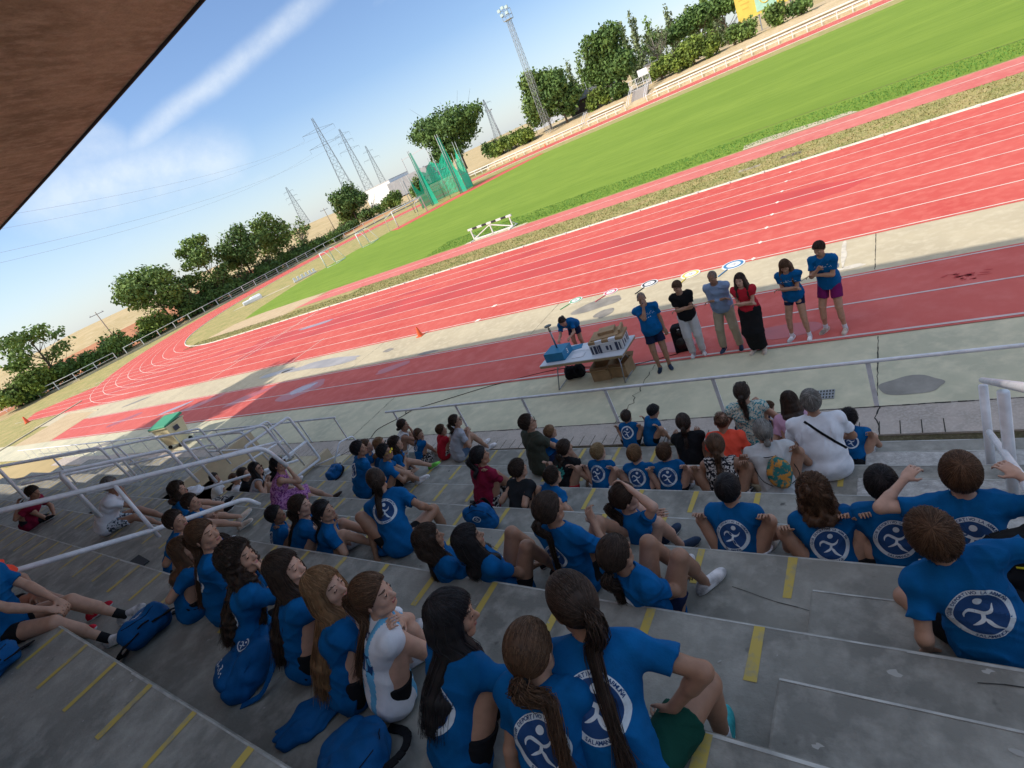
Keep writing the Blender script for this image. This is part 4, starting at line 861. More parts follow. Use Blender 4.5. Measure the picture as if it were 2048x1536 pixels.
def skel(sp,P=None):
    s=sp.get('s',1.0); hs=sp.get('hs',s**.5); yaw=R_(sp.get('yaw',0)); lean=R_(sp.get('lean',12)); kap=R_(sp.get('kap',14)); sl=R_(sp.get('sl',0))
    f=np.array([math.sin(yaw),math.cos(yaw),0]); r=np.array([math.cos(yaw),-math.sin(yaw),0]); z=np.array([0,0,1.])
    P=np.zeros(3) if P is None else np.asarray(P,float)
    def up_(a): return _n(z*math.cos(a)*math.cos(sl)+f*math.sin(a)+r*math.sin(sl)*math.cos(a))
    u1=up_(lean); u2=up_(lean+kap)
    wd=sp.get('w',1.0)
    W=P+u1*.16*s; Cc=W+u2*.17*s; N=W+u2*.345*s
    tw=R_(sp.get('tw',0)); rr=_n(r*math.cos(tw)+f*math.sin(tw)); r2_=_n(rr-u2*np.dot(rr,u2)); f2=np.cross(u2,r2_)
    hy=yaw+R_(sp.get('hy',0)); hp=R_(sp.get('hp',0)); hr=R_(sp.get('hr',0))
    hf=np.array([math.sin(hy)*math.cos(hp),math.cos(hy)*math.cos(hp),math.sin(hp)]); hx=np.array([math.cos(hy),-math.sin(hy),0]); hz=np.cross(hx,hf)
    hx2=hx*math.cos(hr)-hz*math.sin(hr); hz2=hx*math.sin(hr)+hz*math.cos(hr)
    nd=_n(u2*.5+hz2*.35+z*.35); Hc=N+nd*(.075*s+.095*hs)
    J=dict(s=s,hs=hs,f=f,r=r,u1=u1,u2=u2,r2=r2_,f2=f2,P=P,W=W,C=Cc,N=N,H=Hc,hf=hf,hx=hx2,hz=hz2,w=wd)
    sw=.160*s*(.35+.65*wd)
    for sd,n_ in ((-1,'L'),(1,'R')):
        sh=N-u2*.045*s+r2_*sd*sw; J['S'+n_]=sh
        hip=P+r*sd*.088*s; J['h'+n_]=hip
        lg=sp.get('leg'+n_) or sp.get('leg','down'); lp,pole=LEGP[lg] if isinstance(lg,str) else (lg[0],lg[1])
        dz=lp[2]
        if dz=='d': zz=-(.455+.095*s)+.085*s
        elif dz=='h': zz=-(.455+.095*s)+.16
        elif dz=='g': zz=-.42*s
        elif dz=='s': zz=-.83*s
        else: zz=dz*s-.095*s+.085*s
        an=P+r*sd*lp[0]*s+f*lp[1]*s+z*zz
        kn,an=ik(hip,an,.43*s,.42*s,_n(r*sd*pole[0]+f*pole[1]+z*pole[2])); J['k'+n_]=kn; J['a'+n_]=an
    for sd,n_ in ((-1,'L'),(1,'R')):
        ar=sp.get('arm'+n_) or sp.get('arm','knees'); sh=J['S'+n_]; kn=J['k'+n_]; pole=_n(r*sd*.6-z*.8-f*.1)
        if isinstance(ar,str):
            if ar=='knees': t=kn+z*.05*s-f*.04*s
            elif ar=='hug': t=(J['kL']+J['kR'])/2*.5+(J['aL']+J['aR'])/2*.5+f*.06*s+z*.04+r*sd*.03; pole=_n(r*sd-z*.4)
            elif ar=='hugk': t=(J['kL']+J['kR'])/2+f*.07*s-z*.03*s+r*sd*.03; pole=_n(r*sd-z*.6)
            elif ar=='lap': t=P+f*.24*s+z*.10*s+r*sd*.05*s; pole=_n(r*sd*.8-z*.6-f*.4)
            elif ar=='chin': t=Hc+hf*.10*hs-hz2*.15*hs+r*sd*.015; pole=_n(-z+r*sd*.2+f*.2)
            elif ar=='back': t=P-f*.30*s+r*sd*.24*s-z*.05*s; pole=_n(-f+r*sd*.5)
            elif ar=='side': t=P+r*sd*.30*s+f*.02-z*.06*s; pole=_n(-f+r*sd*.3)
            elif ar=='head': t=Hc+hz2*.10*hs+hf*.07+hx2*sd*.06; pole=_n(r*sd+f*.3)
            elif ar=='fold': t=Cc-u2*.06*s+f2*.17*s-r2_*sd*.10*s; pole=_n(r*sd*.7-z*.8-f*.2)
            elif ar=='hang': t=sh-z*.50*s+r*sd*.06+f*.05; pole=_n(-f)
            elif ar=='fwd': t=sh+f*.40*s-z*.22*s; pole=_n(-z+r*sd*.3)
            elif ar=='mic': t=Hc+hf*.13-hz2*.12; pole=_n(r*sd*.6-z)
            elif ar=='fist': t=Cc+u2*.08+f2*.20+r2_*sd*.02; pole=_n(r*sd*.5-z)
            elif ar=='out': t=sh+r*sd*.47*s+z*.12*s+f*.14*s; pole=_n(-f-z)
            elif ar=='thigh': t=kn*.55+J['h'+n_]*.45+z*.10*s; pole=_n(r*sd-z*.4-f*.3)
            elif ar=='behindhead': t=Hc-hf*.06+hx2*sd*.05; pole=_n(r*sd+z*.1)
            elif ar=='crossk': t=(J['kL']+J['kR'])/2+z*.02-r*sd*.10*s+f*.02; pole=_n(r*sd-z*.5)
        else:
            t=P+(r*ar[0]*sd+f*ar[1]+z*ar[2])*s
            if len(ar)>3: pole=_n(r*sd*ar[3]+f*ar[4]+z*ar[5])
        el,wr_=ik(sh,t,.275*s,.245*s,pole); J['e'+n_]=el; J['w'+n_]=wr_
    return J
# ================================================================ people: signed-distance body building
class Grid:
    def __init__(s,lo,hi,h):
        s.h=h; s.o=np.floor(np.asarray(lo)/h)*h-2*h; s.n=np.ceil((np.asarray(hi)-s.o)/h).astype(int)+3
        s.D=np.full(s.n,.5,np.float32); s.ax=[(s.o[i]+h*np.arange(s.n[i])).astype(np.float32) for i in range(3)]
    def sl(s,lo,hi):
        a=np.clip(np.floor((lo-s.o)/s.h).astype(int),0,s.n-1); b=np.clip(np.ceil((hi-s.o)/s.h).astype(int)+1,1,s.n)
        return a,b
    def add(s,fn,lo,hi,k=.02,sub=False,clip=None):
        m=k+2.5*s.h; a,b=s.sl(np.asarray(lo)-m,np.asarray(hi)+m)
        if (b<=a).any(): return
        X=s.ax[0][a[0]:b[0],None,None]; Y=s.ax[1][None,a[1]:b[1],None]; Z=s.ax[2][None,None,a[2]:b[2]]
        d=fn(X,Y,Z)
        if clip is not None: d=np.maximum(d,clip-Z)
        v=s.D[a[0]:b[0],a[1]:b[1],a[2]:b[2]]
        if sub: v[...]=np.maximum(v,-d); return
        hh=np.maximum(k-np.abs(v-d),0)/k if k>0 else 0
        v[...]=np.minimum(v,d)-hh*hh*k*.25
    def cone(s,a,b,ra,rb,k=.02,**kw):
        a=np.asarray(a,np.float32); b=np.asarray(b,np.float32); ab=b-a; L2=float(ab@ab)+1e-9; r=max(ra,rb)
        def fn(X,Y,Z):
            t=np.clip(((X-a[0])*ab[0]+(Y-a[1])*ab[1]+(Z-a[2])*ab[2])/L2,0,1)
            return np.sqrt((X-a[0]-t*ab[0])**2+(Y-a[1]-t*ab[1])**2+(Z-a[2]-t*ab[2])**2)-(ra+(rb-ra)*t)
        s.add(fn,np.minimum(a,b)-r,np.maximum(a,b)+r,k,**kw)
    def sleeve(s,a,b,ra,rb,k=.02):       # cone cut flat at b
        a=np.asarray(a,np.float32); b=np.asarray(b,np.float32); ab=b-a; L=float(np.linalg.norm(ab)); u=ab/L; r=max(ra,rb)
        def fn(X,Y,Z):
            q=(X-a[0])*u[0]+(Y-a[1])*u[1]+(Z-a[2])*u[2]; t=np.clip(q/L,0,1.2)
            d=np.sqrt((X-a[0]-t*ab[0])**2+(Y-a[1]-t*ab[1])**2+(Z-a[2]-t*ab[2])**2)-(ra+(rb-ra)*t)
            return np.maximum(d,q-L)
        s.add(fn,np.minimum(a,b)-r,np.maximum(a,b)+r,k)
    def ell(s,c,ax,rad,k=.02,**kw):
        c=np.asarray(c,np.float32); A=np.asarray(ax,np.float32); rad=np.asarray(rad,np.float32); r=float(rad.max()); mn=float(rad.min())
        def fn(X,Y,Z):
            x=X-c[0];y=Y-c[1];z=Z-c[2]
            p=[(x*A[i][0]+y*A[i][1]+z*A[i][2])/rad[i] for i in range(3)]; q=[p[i]/rad[i] for i in range(3)]
            k0=np.sqrt(p[0]**2+p[1]**2+p[2]**2); k1=np.sqrt(q[0]**2+q[1]**2+q[2]**2)+1e-6
            return np.maximum(k0*(k0-1)/k1,-mn)
        e=np.sqrt(sum((A[i]*rad[i])**2 for i in range(3)))
        s.add(fn,c-e,c+e,k,**kw)
    def cutplane(s,n,c):                  # keep where n.x<=c
        X=s.ax[0][:,None,None];Y=s.ax[1][None,:,None];Z=s.ax[2][None,None,:]
        s.D=np.maximum(s.D,(X*n[0]+Y*n[1]+Z*n[2]-c).astype(np.float32))
    def wrinkle(s,amp,fr,seed):
        rs=np.random.default_rng(seed); X=s.ax[0][:,None,None];Y=s.ax[1][None,:,None];Z=s.ax[2][None,None,:]
        w_=0
        for i in range(5):
            d=rs.normal(size=3); d[2]*=.8; d=d/np.linalg.norm(d)*fr*(.6+.8*rs.random()); ph=rs.uniform(0,6); d2=rs.normal(size=3)*fr*.3
            w_=w_+np.sin(X*d[0]+Y*d[1]+Z*d[2]+ph+1.5*np.sin(X*d2[0]+Y*d2[1]+Z*d2[2]))
        s.D=s.D+(amp*.5*w_).astype(np.float32)
    def folds(s,amp,fr,seed):             # sharp-crested cloth folds
        rs=np.random.default_rng(seed); X=s.ax[0][:,None,None];Y=s.ax[1][None,:,None];Z=s.ax[2][None,None,:]; w_=0
        for i in range(4):
            d=rs.normal(size=3); d[2]*=1.2; d=d/np.linalg.norm(d)*fr*(.6+.8*rs.random()); e_=rs.normal(size=3)*fr*.35; e2=rs.normal(size=3)*fr*.22; ph=rs.uniform(0,6,2)
            c_=np.abs(np.sin(X*d[0]+Y*d[1]+Z*d[2]+ph[0]+1.7*np.sin(X*e_[0]+Y*e_[1]+Z*e_[2]))); m_=.5+.5*np.sin(X*e2[0]+Y*e2[1]+Z*e2[2]+ph[1]); w_=w_+(1-c_)**2*m_
        s.D=s.D-(amp*w_).astype(np.float32)+np.float32(amp*.45)
    def mesh(s):
        D=s.D; D[0]=D[-1]=.5; D[:,0]=D[:,-1]=.5; D[:,:,0]=D[:,:,-1]=.5
        I=D<0; n=D.shape
        c=I[:-1,:-1,:-1].astype(np.int8)
        for dx,dy,dz in ((1,0,0),(0,1,0),(0,0,1),(1,1,0),(1,0,1),(0,1,1),(1,1,1)): c+=I[dx:n[0]-1+dx,dy:n[1]-1+dy,dz:n[2]-1+dz]
        act=(c>0)&(c<8); idx=np.argwhere(act); m=len(idx)
        vid=np.full(act.shape,-1,np.int32); vid[act]=np.arange(m)
        pos=np.zeros((m,3),np.float32); cnt=np.zeros(m,np.float32); i,j,k=idx.T
        cor=[(0,0,0),(1,0,0),(0,1,0),(1,1,0),(0,0,1),(1,0,1),(0,1,1),(1,1,1)]; val=[D[i+a,j+b,k+c_] for a,b,c_ in cor]
        for a,b in ((0,1),(2,3),(4,5),(6,7),(0,2),(1,3),(4,6),(5,7),(0,4),(1,5),(2,6),(3,7)):
            va,vb=val[a],val[b]; mk=(va<0)!=(vb<0); t=np.where(mk,va/(va-vb+1e-12),0); ca=np.array(cor[a],np.float32); cb=np.array(cor[b],np.float32)
            pos+=mk[:,None]*(ca+t[:,None]*(cb-ca)); cnt+=mk
        V=(idx+pos/cnt[:,None])*s.h+s.o
        F=[]
        for ax_ in range(3):
            o=[slice(None)]*3; o1=[slice(None)]*3; o[ax_]=slice(0,-1); o1[ax_]=slice(1,None)
            a=I[tuple(o)]; b=I[tuple(o1)]
            for flip,mask in ((0,a&~b),(1,b&~a)):
                e=np.argwhere(mask); u,v=[(1,2),(2,0),(0,1)][ax_]
                if not len(e): continue
                q=[]
                for du,dv in ((-1,-1),(0,-1),(0,0),(-1,0)):
                    x=e.copy(); x[:,u]+=du; x[:,v]+=dv; q.append(vid[x[:,0],x[:,1],x[:,2]])
                q=np.stack(q,1); F.append(q if flip==0 else q[:,::-1])
        if not F: return np.zeros((0,3),np.float32),np.zeros((0,4),np.int64)
        return V.astype(np.float32),np.concatenate(F)
SKIN={k:mat('skin_'+k,c,.55,var=.10,scale=14,bump=.0006,bscale=300) for k,c in dict(fair=(.52,.30,.215),mid=(.43,.235,.155),tan=(.33,.17,.105),dark=(.23,.115,.07)).items()}
for m_ in SKIN.values():
    b_=m_.node_tree.nodes['Principled BSDF']; b_.inputs['Subsurface Weight'].default_value=.02; b_.inputs['Subsurface Radius'].default_value=(.02,.008,.004); b_.inputs['Subsurface Scale'].default_value=.5
def hairmat(name,c,c2): return mat('hair_'+name,c,.58,spec=.3,col2=c2,scale=26,bump=.0008,bscale=220,stretch=(1,1,.12),lo=.3,hi=.7)
HAIR=dict(black=hairmat('black',(.022,.018,.018),(.008,.006,.007)),dark=hairmat('dark',(.05,.028,.018),(.018,.010,.007)),brown=hairmat('brown',(.12,.058,.028),(.045,.022,.012)),light=hairmat('light',(.26,.135,.06),(.10,.05,.024)),blond=hairmat('blond',(.36,.24,.12),(.18,.11,.05)),grey=hairmat('grey',(.24,.22,.20),(.09,.08,.07)))
def cloth(name,c,v=.10,rough=.85,**kw): return mat('cloth_'+name,c,rough,var=v,scale=kw.pop('scale',5),bump=kw.pop('bump',.0015),bscale=kw.pop('bscale',90),spec=.12,**kw)
HAIRHI={k:mat('hairhi_'+k,c,.5,spec=.35) for k,c in dict(black=(.032,.027,.03),dark=(.07,.040,.026),brown=(.15,.075,.038),light=(.31,.17,.08),blond=(.43,.30,.16),grey=(.34,.32,.30)).items()}
HAIRLO={k:mat('hairlo_'+k,c,.6,spec=.2) for k,c in dict(black=(.012,.009,.010),dark=(.026,.015,.010),brown=(.065,.032,.017),light=(.15,.078,.035),blond=(.24,.15,.07),grey=(.14,.13,.12)).items()}
CL=dict(club=cloth('club_blue',(.002,.095,.27),.18),black=cloth('black',(.012,.012,.014)),navy=cloth('navy',(.012,.018,.05)),white=cloth('white',(.70,.70,.74)),red=cloth('red',(.45,.02,.035)),wine=cloth('wine',(.22,.012,.04)),olive=cloth('olive',(.055,.06,.045)),grey=cloth('grey',(.38,.38,.42)),
 pink=cloth('pink',(.60,.36,.50)),coral=cloth('coral',(.85,.09,.05)),beige=cloth('beige',(.37,.32,.23)),lightgrey=cloth('lightgrey',(.55,.54,.54)),check=cloth('check',(.22,.30,.45)),purple=cloth('purple',(.16,.012,.10)),jeans=cloth('jeans',(.12,.19,.30)),green=cloth('green',(.006,.05,.035)),neon=cloth('neon',(.15,.85,.05)),
 floral=cloth('floral',(.62,.60,.50),col2=(.03,.25,.30),scale=38,lo=.46,hi=.5),lilac=cloth('lilac',(.50,.22,.42),col2=(.16,.03,.18),scale=30,lo=.44,hi=.5),leaf=cloth('leafprint',(.55,.58,.62),col2=(.03,.05,.08),scale=26,lo=.47,hi=.51),mono=cloth('monoprint',(.55,.5,.47),col2=(.015,.015,.02),scale=30,lo=.50,hi=.54),spk=cloth('speckled',(.022,.024,.028),col2=(.10,.10,.11),scale=90,lo=.28,hi=.34),
 stripe=cloth('striped',(.45,.45,.5)),sandal=cloth('sandal',(.05,.035,.03)),shoe_w=cloth('shoe_white',(.62,.58,.58),.6),shoe_k=cloth('shoe_black',(.015,.015,.018),.5),shoe_r=cloth('shoe_red',(.55,.02,.04),.5),shoe_t=cloth('shoe_teal',(.06,.42,.45),.5),shoe_g=cloth('shoe_neon',(.2,.6,.1),.5),shoe_n=cloth('shoe_navy',(.03,.05,.09),.5),shoe_b=cloth('shoe_beige',(.5,.4,.33),.5),sole=mat('sole_white',(.7,.7,.7),.6))
MEYE=mat('eye_dark',(.02,.012,.01),.25); MLIP=mat('lips',(.33,.10,.09),.5); MBROW=mat('brow',(.10,.055,.035),.9)
def torso(g,J,inf,k=.04,clip=None,belly=0):
    s=J['s']; w_=J['w']; r,f=J['r'],J['f']; A1=(r,np.cross(J['u1'],r),J['u1']); A2=(J['r2'],J['f2'],J['u2'])
    g.ell(J['P']+J['u1']*.03*s,A1,(.158*s*w_+inf,(.118+belly)*s+inf,.115*s+inf),k,clip=clip)
    g.ell(J['W']+J['f']*belly*s*.8,A1,(.130*s*w_+inf,(.092+belly)*s+inf,.15*s+inf),k,clip=clip)
    g.ell(J['C']+J['u2']*.02*s,A2,(.150*s*w_+inf,.098*s+belly*.4*s+inf,.165*s+inf),k)
    g.cone(J['SL'],J['SR'],.052*s+inf*.9,.052*s+inf*.9,k)
    for n_ in 'LR': g.cone(J['N']-J['u2']*.005,J['S'+n_],.045*s+inf*.5,.05*s+inf*.8,k)
    for sd in (-1,1): g.ell(J['C']+J['r2']*sd*.075*s*w_+J['u2']*.05*s-J['f2']*.035*s,A2,(.07*s+inf,.06*s+inf,.09*s+inf),k)
def limbs(g,J,legs=True,arms=True):
    s=J['s']; t=.85+.15*J['w']
    for n_ in 'LR':
        if legs:
            h,kn,a=J['h'+n_],J['k'+n_],J['a'+n_]
            g.cone(h,kn,.090*s*t,.060*s,.03); sh=kn+(a-kn)*.32; back=_n(np.cross(J['r'],_n(a-kn)))*.014*s
            g.cone(kn,a,.053*s,.034*s,.02); g.cone(kn+(a-kn)*.1+back*.6,kn+(a-kn)*.5+back,.044*s,.047*s,.03); g.ell(kn,np.eye(3),(.054*s,)*3,.02)
        if arms:
            sh,e,w_=J['S'+n_],J['e'+n_],J['w'+n_]
            g.cone(sh,e,.047*s*t,.036*s,.025); g.cone(e,w_,.038*s,.024*s,.02); g.cone(e+(w_-e)*.05,e+(w_-e)*.4,.037*s,.037*s,.02)
def foot_axes(J,n_):
    kn,a=J['k'+n_],J['a'+n_]; sh=_n(a-kn); f=J['f']+J['r']*(.18 if n_=='R' else -.18); f=f-sh*np.dot(f,sh)*.8; 
    if J.get('flatfoot',True) : f=np.array([f[0],f[1],max(f[2],-.15)*.3])
    return _n(f)
def hand(g,J,n_,curl,h):
    s=J['s']; sd=-1 if n_=='L' else 1; w_,e=J['w'+n_],J['e'+n_]; d=_n(w_-e); d=_n(d+np.array([0,0,-.25]) if J.get('droop') else d)
    side=J['r']*(-sd); pn=_n(np.cross(d,side)); 
    if pn[2]>0: pn=-pn
    lat=_n(np.cross(pn,d)); 
    if np.dot(lat,side)<0: lat=-lat
    q=s**.8; R=max(.0082*q,.62*h)
    g.ell(w_+d*.045*q,(lat,d,pn),(.040*q,.052*q,max(.015*q,h)),.012); g.cone(w_-d*.01,w_+d*.03*q,.023*s,.022*q,.012)
    for i,(o,L) in enumerate(((.030,.085),(.010,.095),(-.010,.088),(-.029,.070))):
        c0=w_+d*.088*q+lat*o*q; a1=curl*.8; p1=c0+(d*math.cos(a1)+pn*math.sin(a1))*L*.45*q+lat*o*.10; a2=curl*2.0; p2=p1+(d*math.cos(a2)+pn*math.sin(a2))*L*.32*q; a3=curl*2.7; p3=p2+(d*math.cos(a3)+pn*math.sin(a3))*L*.22*q
        g.cone(c0-d*.02,c0,R*1.1,R*1.05,.006); g.cone(c0,p1,R*1.05,R,.003); g.cone(p1,p2,R,R*.92,.002); g.cone(p2,p3,R*.92,R*.8,.002)
    b0=w_+d*.02*q+lat*.028*q; b1=b0+(lat*.75+d*.6+pn*.25)*.038*q; b2=b1+(lat*.25+d*.85+pn*.4)*.032*q
    g.cone(b0,b1,R*1.5,R*1.2,.01); g.cone(b1,b2,R*1.15,R*.9,.004)
def head(g,J,k=.012):
    q=J['hs']; H,hx,hf,hz=J['H'],J['hx'],J['hf'],J['hz']; A=(hx,hf,hz)
    def p(x,y,z): return H+(hx*x+hf*y+hz*z)*q
    g.ell(p(0,-.008,.025),A,(.075*q,.094*q,.092*q),.02); g.ell(p(0,.022,-.035),A,(.060*q,.066*q,.078*q),.025); g.ell(p(0,.045,-.082),A,(.036*q,.036*q,.030*q),.03)
    for sd in (-1,1): g.ell(p(sd*.036,.052,-.028),A,(.026*q,.026*q,.026*q),.02); g.cone(p(sd*.050,.015,-.075),p(sd*.02,.06,-.095),.022*q,.018*q,.02)
    g.cone(p(0,.082,.005),p(0,.104,-.030),.009*q,.0135*q,.012); g.cone(p(-.012,.094,-.036),p(.012,.094,-.036),.009*q,.009*q,.008)
    g.cone(p(-.03,.080,.022),p(.03,.080,.022),.010*q,.010*q,.012)
    g.cone(p(-.014,.087,-.062),p(.014,.087,-.062),.008*q,.008*q,.007)
    for sd in (-1,1):
        g.ell(p(sd*.034,.098,.004),A,(.017*q,.016*q,.011*q),0,sub=True); g.ell(p(sd*.033,.080,.003),A,(.014*q,.012*q,.011*q),.004)
        g.ell(p(sd*.079,-.010,-.010),(_n(hx+hf*-.5*sd*1),hf,hz),(.008*q,.020*q,.032*q),.008)
    g.cone(J['N']-J['u2']*.03*J['s'],p(0,-.012,-.06),.056*J['s'],.050*q,.03)
def body(sp,J,h,name):
    pts=np.array([J[k] for k in ('P','W','C','N','H','SL','SR','eL','eR','wL','wR','kL','kR','aL','aR')]); lo=pts.min(0)-.22; hi=pts.max(0)+.22
    if 'seat' in sp: lo[2]=max(lo[2],min(J['aL'][2],J['aR'][2])-.14)
    g=Grid(lo,hi,h); clip=sp.get('seat')
    torso(g,J,0,.04,clip,sp.get('belly',0)); limbs(g,J); head(g,J)
    for n_ in 'LR': 
        hand(g,J,n_,sp.get('curl',.55),h); fa=foot_axes(J,n_); a=J['a'+n_]; s=J['s']; g.cone(a-fa*.02*s-np.array([0,0,.03*s]),a+fa*.13*s-np.array([0,0,.055*s]),.034*s,.026*s,.03)
    V,F=g.mesh(); mi=np.zeros(len(F),np.int32)
    c=V[F].mean(1); q=J['hs']; L=np.stack([(c-J['H'])@J['hx'],(c-J['H'])@J['hf'],(c-J['H'])@J['hz']],1)/q
    for sd in (-1,1):
        mi[(((L[:,0]-sd*.033)/.011)**2+((L[:,2]-.003)/.0042)**2<1)&(L[:,1]>.05)]=1
        mi[(abs(L[:,0]-sd*.034)<.018)&(abs(L[:,2]-.029-.1*(.018-abs(L[:,0]-sd*.034)))<.0032)&(L[:,1]>.05)]=3
    mi[(abs(L[:,0])<.023)&(abs(L[:,2]+.062)<.0065)&(L[:,1]>.07)]=2
    return link(name,npmesh(name,V,F,mi),[SKIN[sp.get('skin','mid')],MEYE,MLIP,MBROW])
def part(g,name,m,parent,extra=None):
    V,F=g.mesh()
    if not len(F): print('EMPTY',name); return None,V,F
    mi=extra(V[F].mean(1)) if extra else None
    o=link(name,npmesh(name,V,F,mi),m,parent); o['_n']=0; del o['_n']; return o,V,F
def bounds(J,keys,pad): P_=np.array([J[k] for k in keys]); return P_.min(0)-pad,P_.max(0)+pad
def tshirt(sp,J,h,o):
    s=J['s']; kind=sp.get('top','tee'); lo,hi=bounds(J,('P','W','C','N','SL','SR','eL','eR'),.24); g=Grid(lo,hi,h)
    inf=.018+.006*sp.get('loose',1); torso(g,J,inf,.05,sp.get('seat'),sp.get('belly',0))
    r,f=J['r'],J['f']
    if sp.get('seat') is not None: g.ell(J['P']-J['u1']*.01,(r,f,np.array([0,0,1.])),(.172*s*J['w']+.01,.13*s+.01,.13*s),.05,clip=sp['seat'])
    A1=(r,np.cross(J['u1'],r),J['u1']); g.ell(J['W']-J['u1']*.02*s,A1,(.148*s*J['w']+.012,.112*s+.010,.20*s),.05,clip=sp.get('seat'))
    if sp.get('seat') is None and kind!='tank': g.ell(J['P']+J['u1']*.0*s,A1,(.166*s*J['w']+.014,.126*s+.012,.30*s),.05)
    for n_ in 'LR':
        sh,e,w_=J['S'+n_],J['e'+n_],J['w'+n_]
        if kind=='tee': g.sleeve(sh-(e-sh)*.0,sh+(e-sh)*sp.get('slv',.62),.050*s+.006,.054*s+.010,.035)
        elif kind=='long': g.cone(sh,e,.062*s,.052*s,.03); g.sleeve(e,e+(w_-e)*.80,.052*s,.040*s,.02)
        elif kind=='cap': g.sleeve(sh,sh+(e-sh)*.25,.060*s,.060*s,.03)
    g.wrinkle(.0046 if h<.01 else .005,34,sp['id']); g.folds(.0095 if h<.012 else .006,22,sp['id']+77)
    # neckline and hem
    g.ell(J['N']+J['u2']*.045*s+J['f2']*.012,(J['r2'],J['f2'],J['u2']),(.070*s if kind!='tank' else .105*s,.070*s,.048*s if kind!='tank' else .085*s),0,sub=True)
    if kind=='tank':
        for sd in (-1,1): g.ell(J['N']-J['u2']*.08*s+J['r2']*sd*.215*s,(J['r2'],J['f2'],J['u2']),(.08*s,.16*s,.13*s),0,sub=True)
    nn=-J['u1']; hem=sp.get('hem',.09); g.cutplane(nn,float(nn@(J['P']-J['u1']*hem*s))) if sp.get('seat') is None else None
    m=CL[sp.get('tc','club')]
    t,V,F=part(g,'t_shirt' if kind in('tee','cap') else 'shirt' if kind=='long' else 'tank_top',m,o)
    return t,V,F
def legwear(sp,J,h,o):
    kind=sp.get('bot','shorts'); s=J['s']; lo,hi=bounds(J,('P','kL','kR','aL','aR','hL','hR'),.2); g=Grid(lo,hi,h); r,f=J['r'],J['f']; st=sp.get('seat')
    g.ell(J['P']+J['u1']*.02*s,(r,np.cross(J['u1'],r),J['u1']),(.158*s*J['w']+.008,(.122+sp.get('belly',0)*.6)*s,.118*s),.03,clip=st)
    if kind=='skirt':
        for n_ in 'LR': g.sleeve(J['h'+n_],J['k'+n_]+(J['k'+n_]-J['h'+n_])*.03,.12*s,.10*s,.09)
        mid=(J['kL']+J['kR'])/2; am=(J['aL']+J['aR'])/2; g.sleeve((J['hL']+J['hR'])/2,mid,.13*s,.12*s,.09)
        if sp.get('longskirt'): g.sleeve(mid,mid+(am-mid)*.92,.12*s,.10*s,.08); [g.sleeve(J['k'+n_],J['k'+n_]+(J['a'+n_]-J['k'+n_])*.9,.085*s,.075*s,.08) for n_ in 'LR']
    else:
        fr={'shorts':.62,'tight':.42,'long':1.05,'bermuda':.80}[kind]
        for n_ in 'LR':
            hp_,kn,a=J['h'+n_],J['k'+n_],J['a'+n_]; e=hp_+(kn-hp_)*min(fr,1); w1=.094 if kind!='tight' else .087
            if kind=='long': g.cone(hp_,kn,w1*s*1.1,.084*s,.03); g.sleeve(kn,kn+(a-kn)*.96,.082*s,.068*s,.02)
            else: g.sleeve(hp_,e,w1*s,(w1-.006*fr*2)*s+(.006 if kind!='tight' else 0),.03)
    g.wrinkle(.003,30,sp['id']+500); g.folds(.005,24,sp['id']+501)
    nn=J['u1']; g.cutplane(nn,float(nn@(J['P']+J['u1']*.15*s)))
    part(g,{'skirt':'skirt','long':'trousers'}.get(kind,'shorts'),CL[sp.get('bc','black')],o)
def shoes(sp,J,h,o):
    s=J['s']*sp.get('ft',1.0)
    for n_ in 'LR':
        a=J['a'+n_]; fa=foot_axes(J,n_); up_=_n(np.array([0,0,1.])-fa*fa[2]); rr=np.cross(fa,up_); base=a-up_*.072*s
        g=Grid(base-.2,base+.24,min(h,.009)); A=(rr,fa,up_)
        g.ell(base+fa*.045*s+up_*.016*s,A,(.043*s,.138*s,.024*s),.01); g.ell(base+fa*.11*s+up_*.030*s,A,(.042*s,.070*s,.034*s),.02); g.ell(base-fa*.035*s+up_*.035*s,A,(.036*s,.052*s,.045*s),.02)
        g.cone(base-fa*.02*s+up_*.06*s,base+fa*.085*s+up_*.045*s,.036*s,.028*s,.02)
        g.cutplane(-up_,float(-up_@(base-up_*.004*s))); g.ell(a+up_*.03*s-fa*.01*s,A,(.027*s,.033*s,.035*s),0,sub=True)
        m1=CL[sp.get('sc',['shoe_w','shoe_k','shoe_w','shoe_n','shoe_w','shoe_b','shoe_k'][sp['id']%7])]
        part(g,'shoe',[m1,CL['sole']],o,lambda c:((c-base)@up_<.018*s).astype(np.int32))
        if sp.get('sock'):
            g=Grid(a-.12,a+.2,.009); k_=_n(J['k'+n_]-a); g.sleeve(a-k_*.02,a+k_*.075*s,.038*s,.040*s,.01); part(g,'sock',CL[sp['sock']],o)
def tubes_np(P,r0,r1,n=3):
    """P (M,K,3) polylines -> tube mesh"""
    M,K,_=P.shape; T=np.gradient(P,axis=1); T/=np.linalg.norm(T,axis=2,keepdims=True)+1e-9
    ref=np.random.default_rng(1).normal(size=(M,1,3)); U=np.cross(T,ref); U/=np.linalg.norm(U,axis=2,keepdims=True)+1e-9; W_=np.cross(T,U)
    rr=(r0+(r1-r0)*np.linspace(0,1,K)**1.5)[None,:,None,None]; an=np.arange(n)*2*math.pi/n
    V=P[:,:,None,:]+rr*(U[:,:,None,:]*np.cos(an)[None,None,:,None]+W_[:,:,None,:]*np.sin(an)[None,None,:,None])
    idx=np.arange(M*K*n).reshape(M,K,n); a=idx[:,:-1,:]; b=idx[:,1:,:]; F=np.stack([a,np.roll(a,-1,2),np.roll(b,-1,2),b],-1).reshape(-1,4)
    return V.reshape(-1,3),F
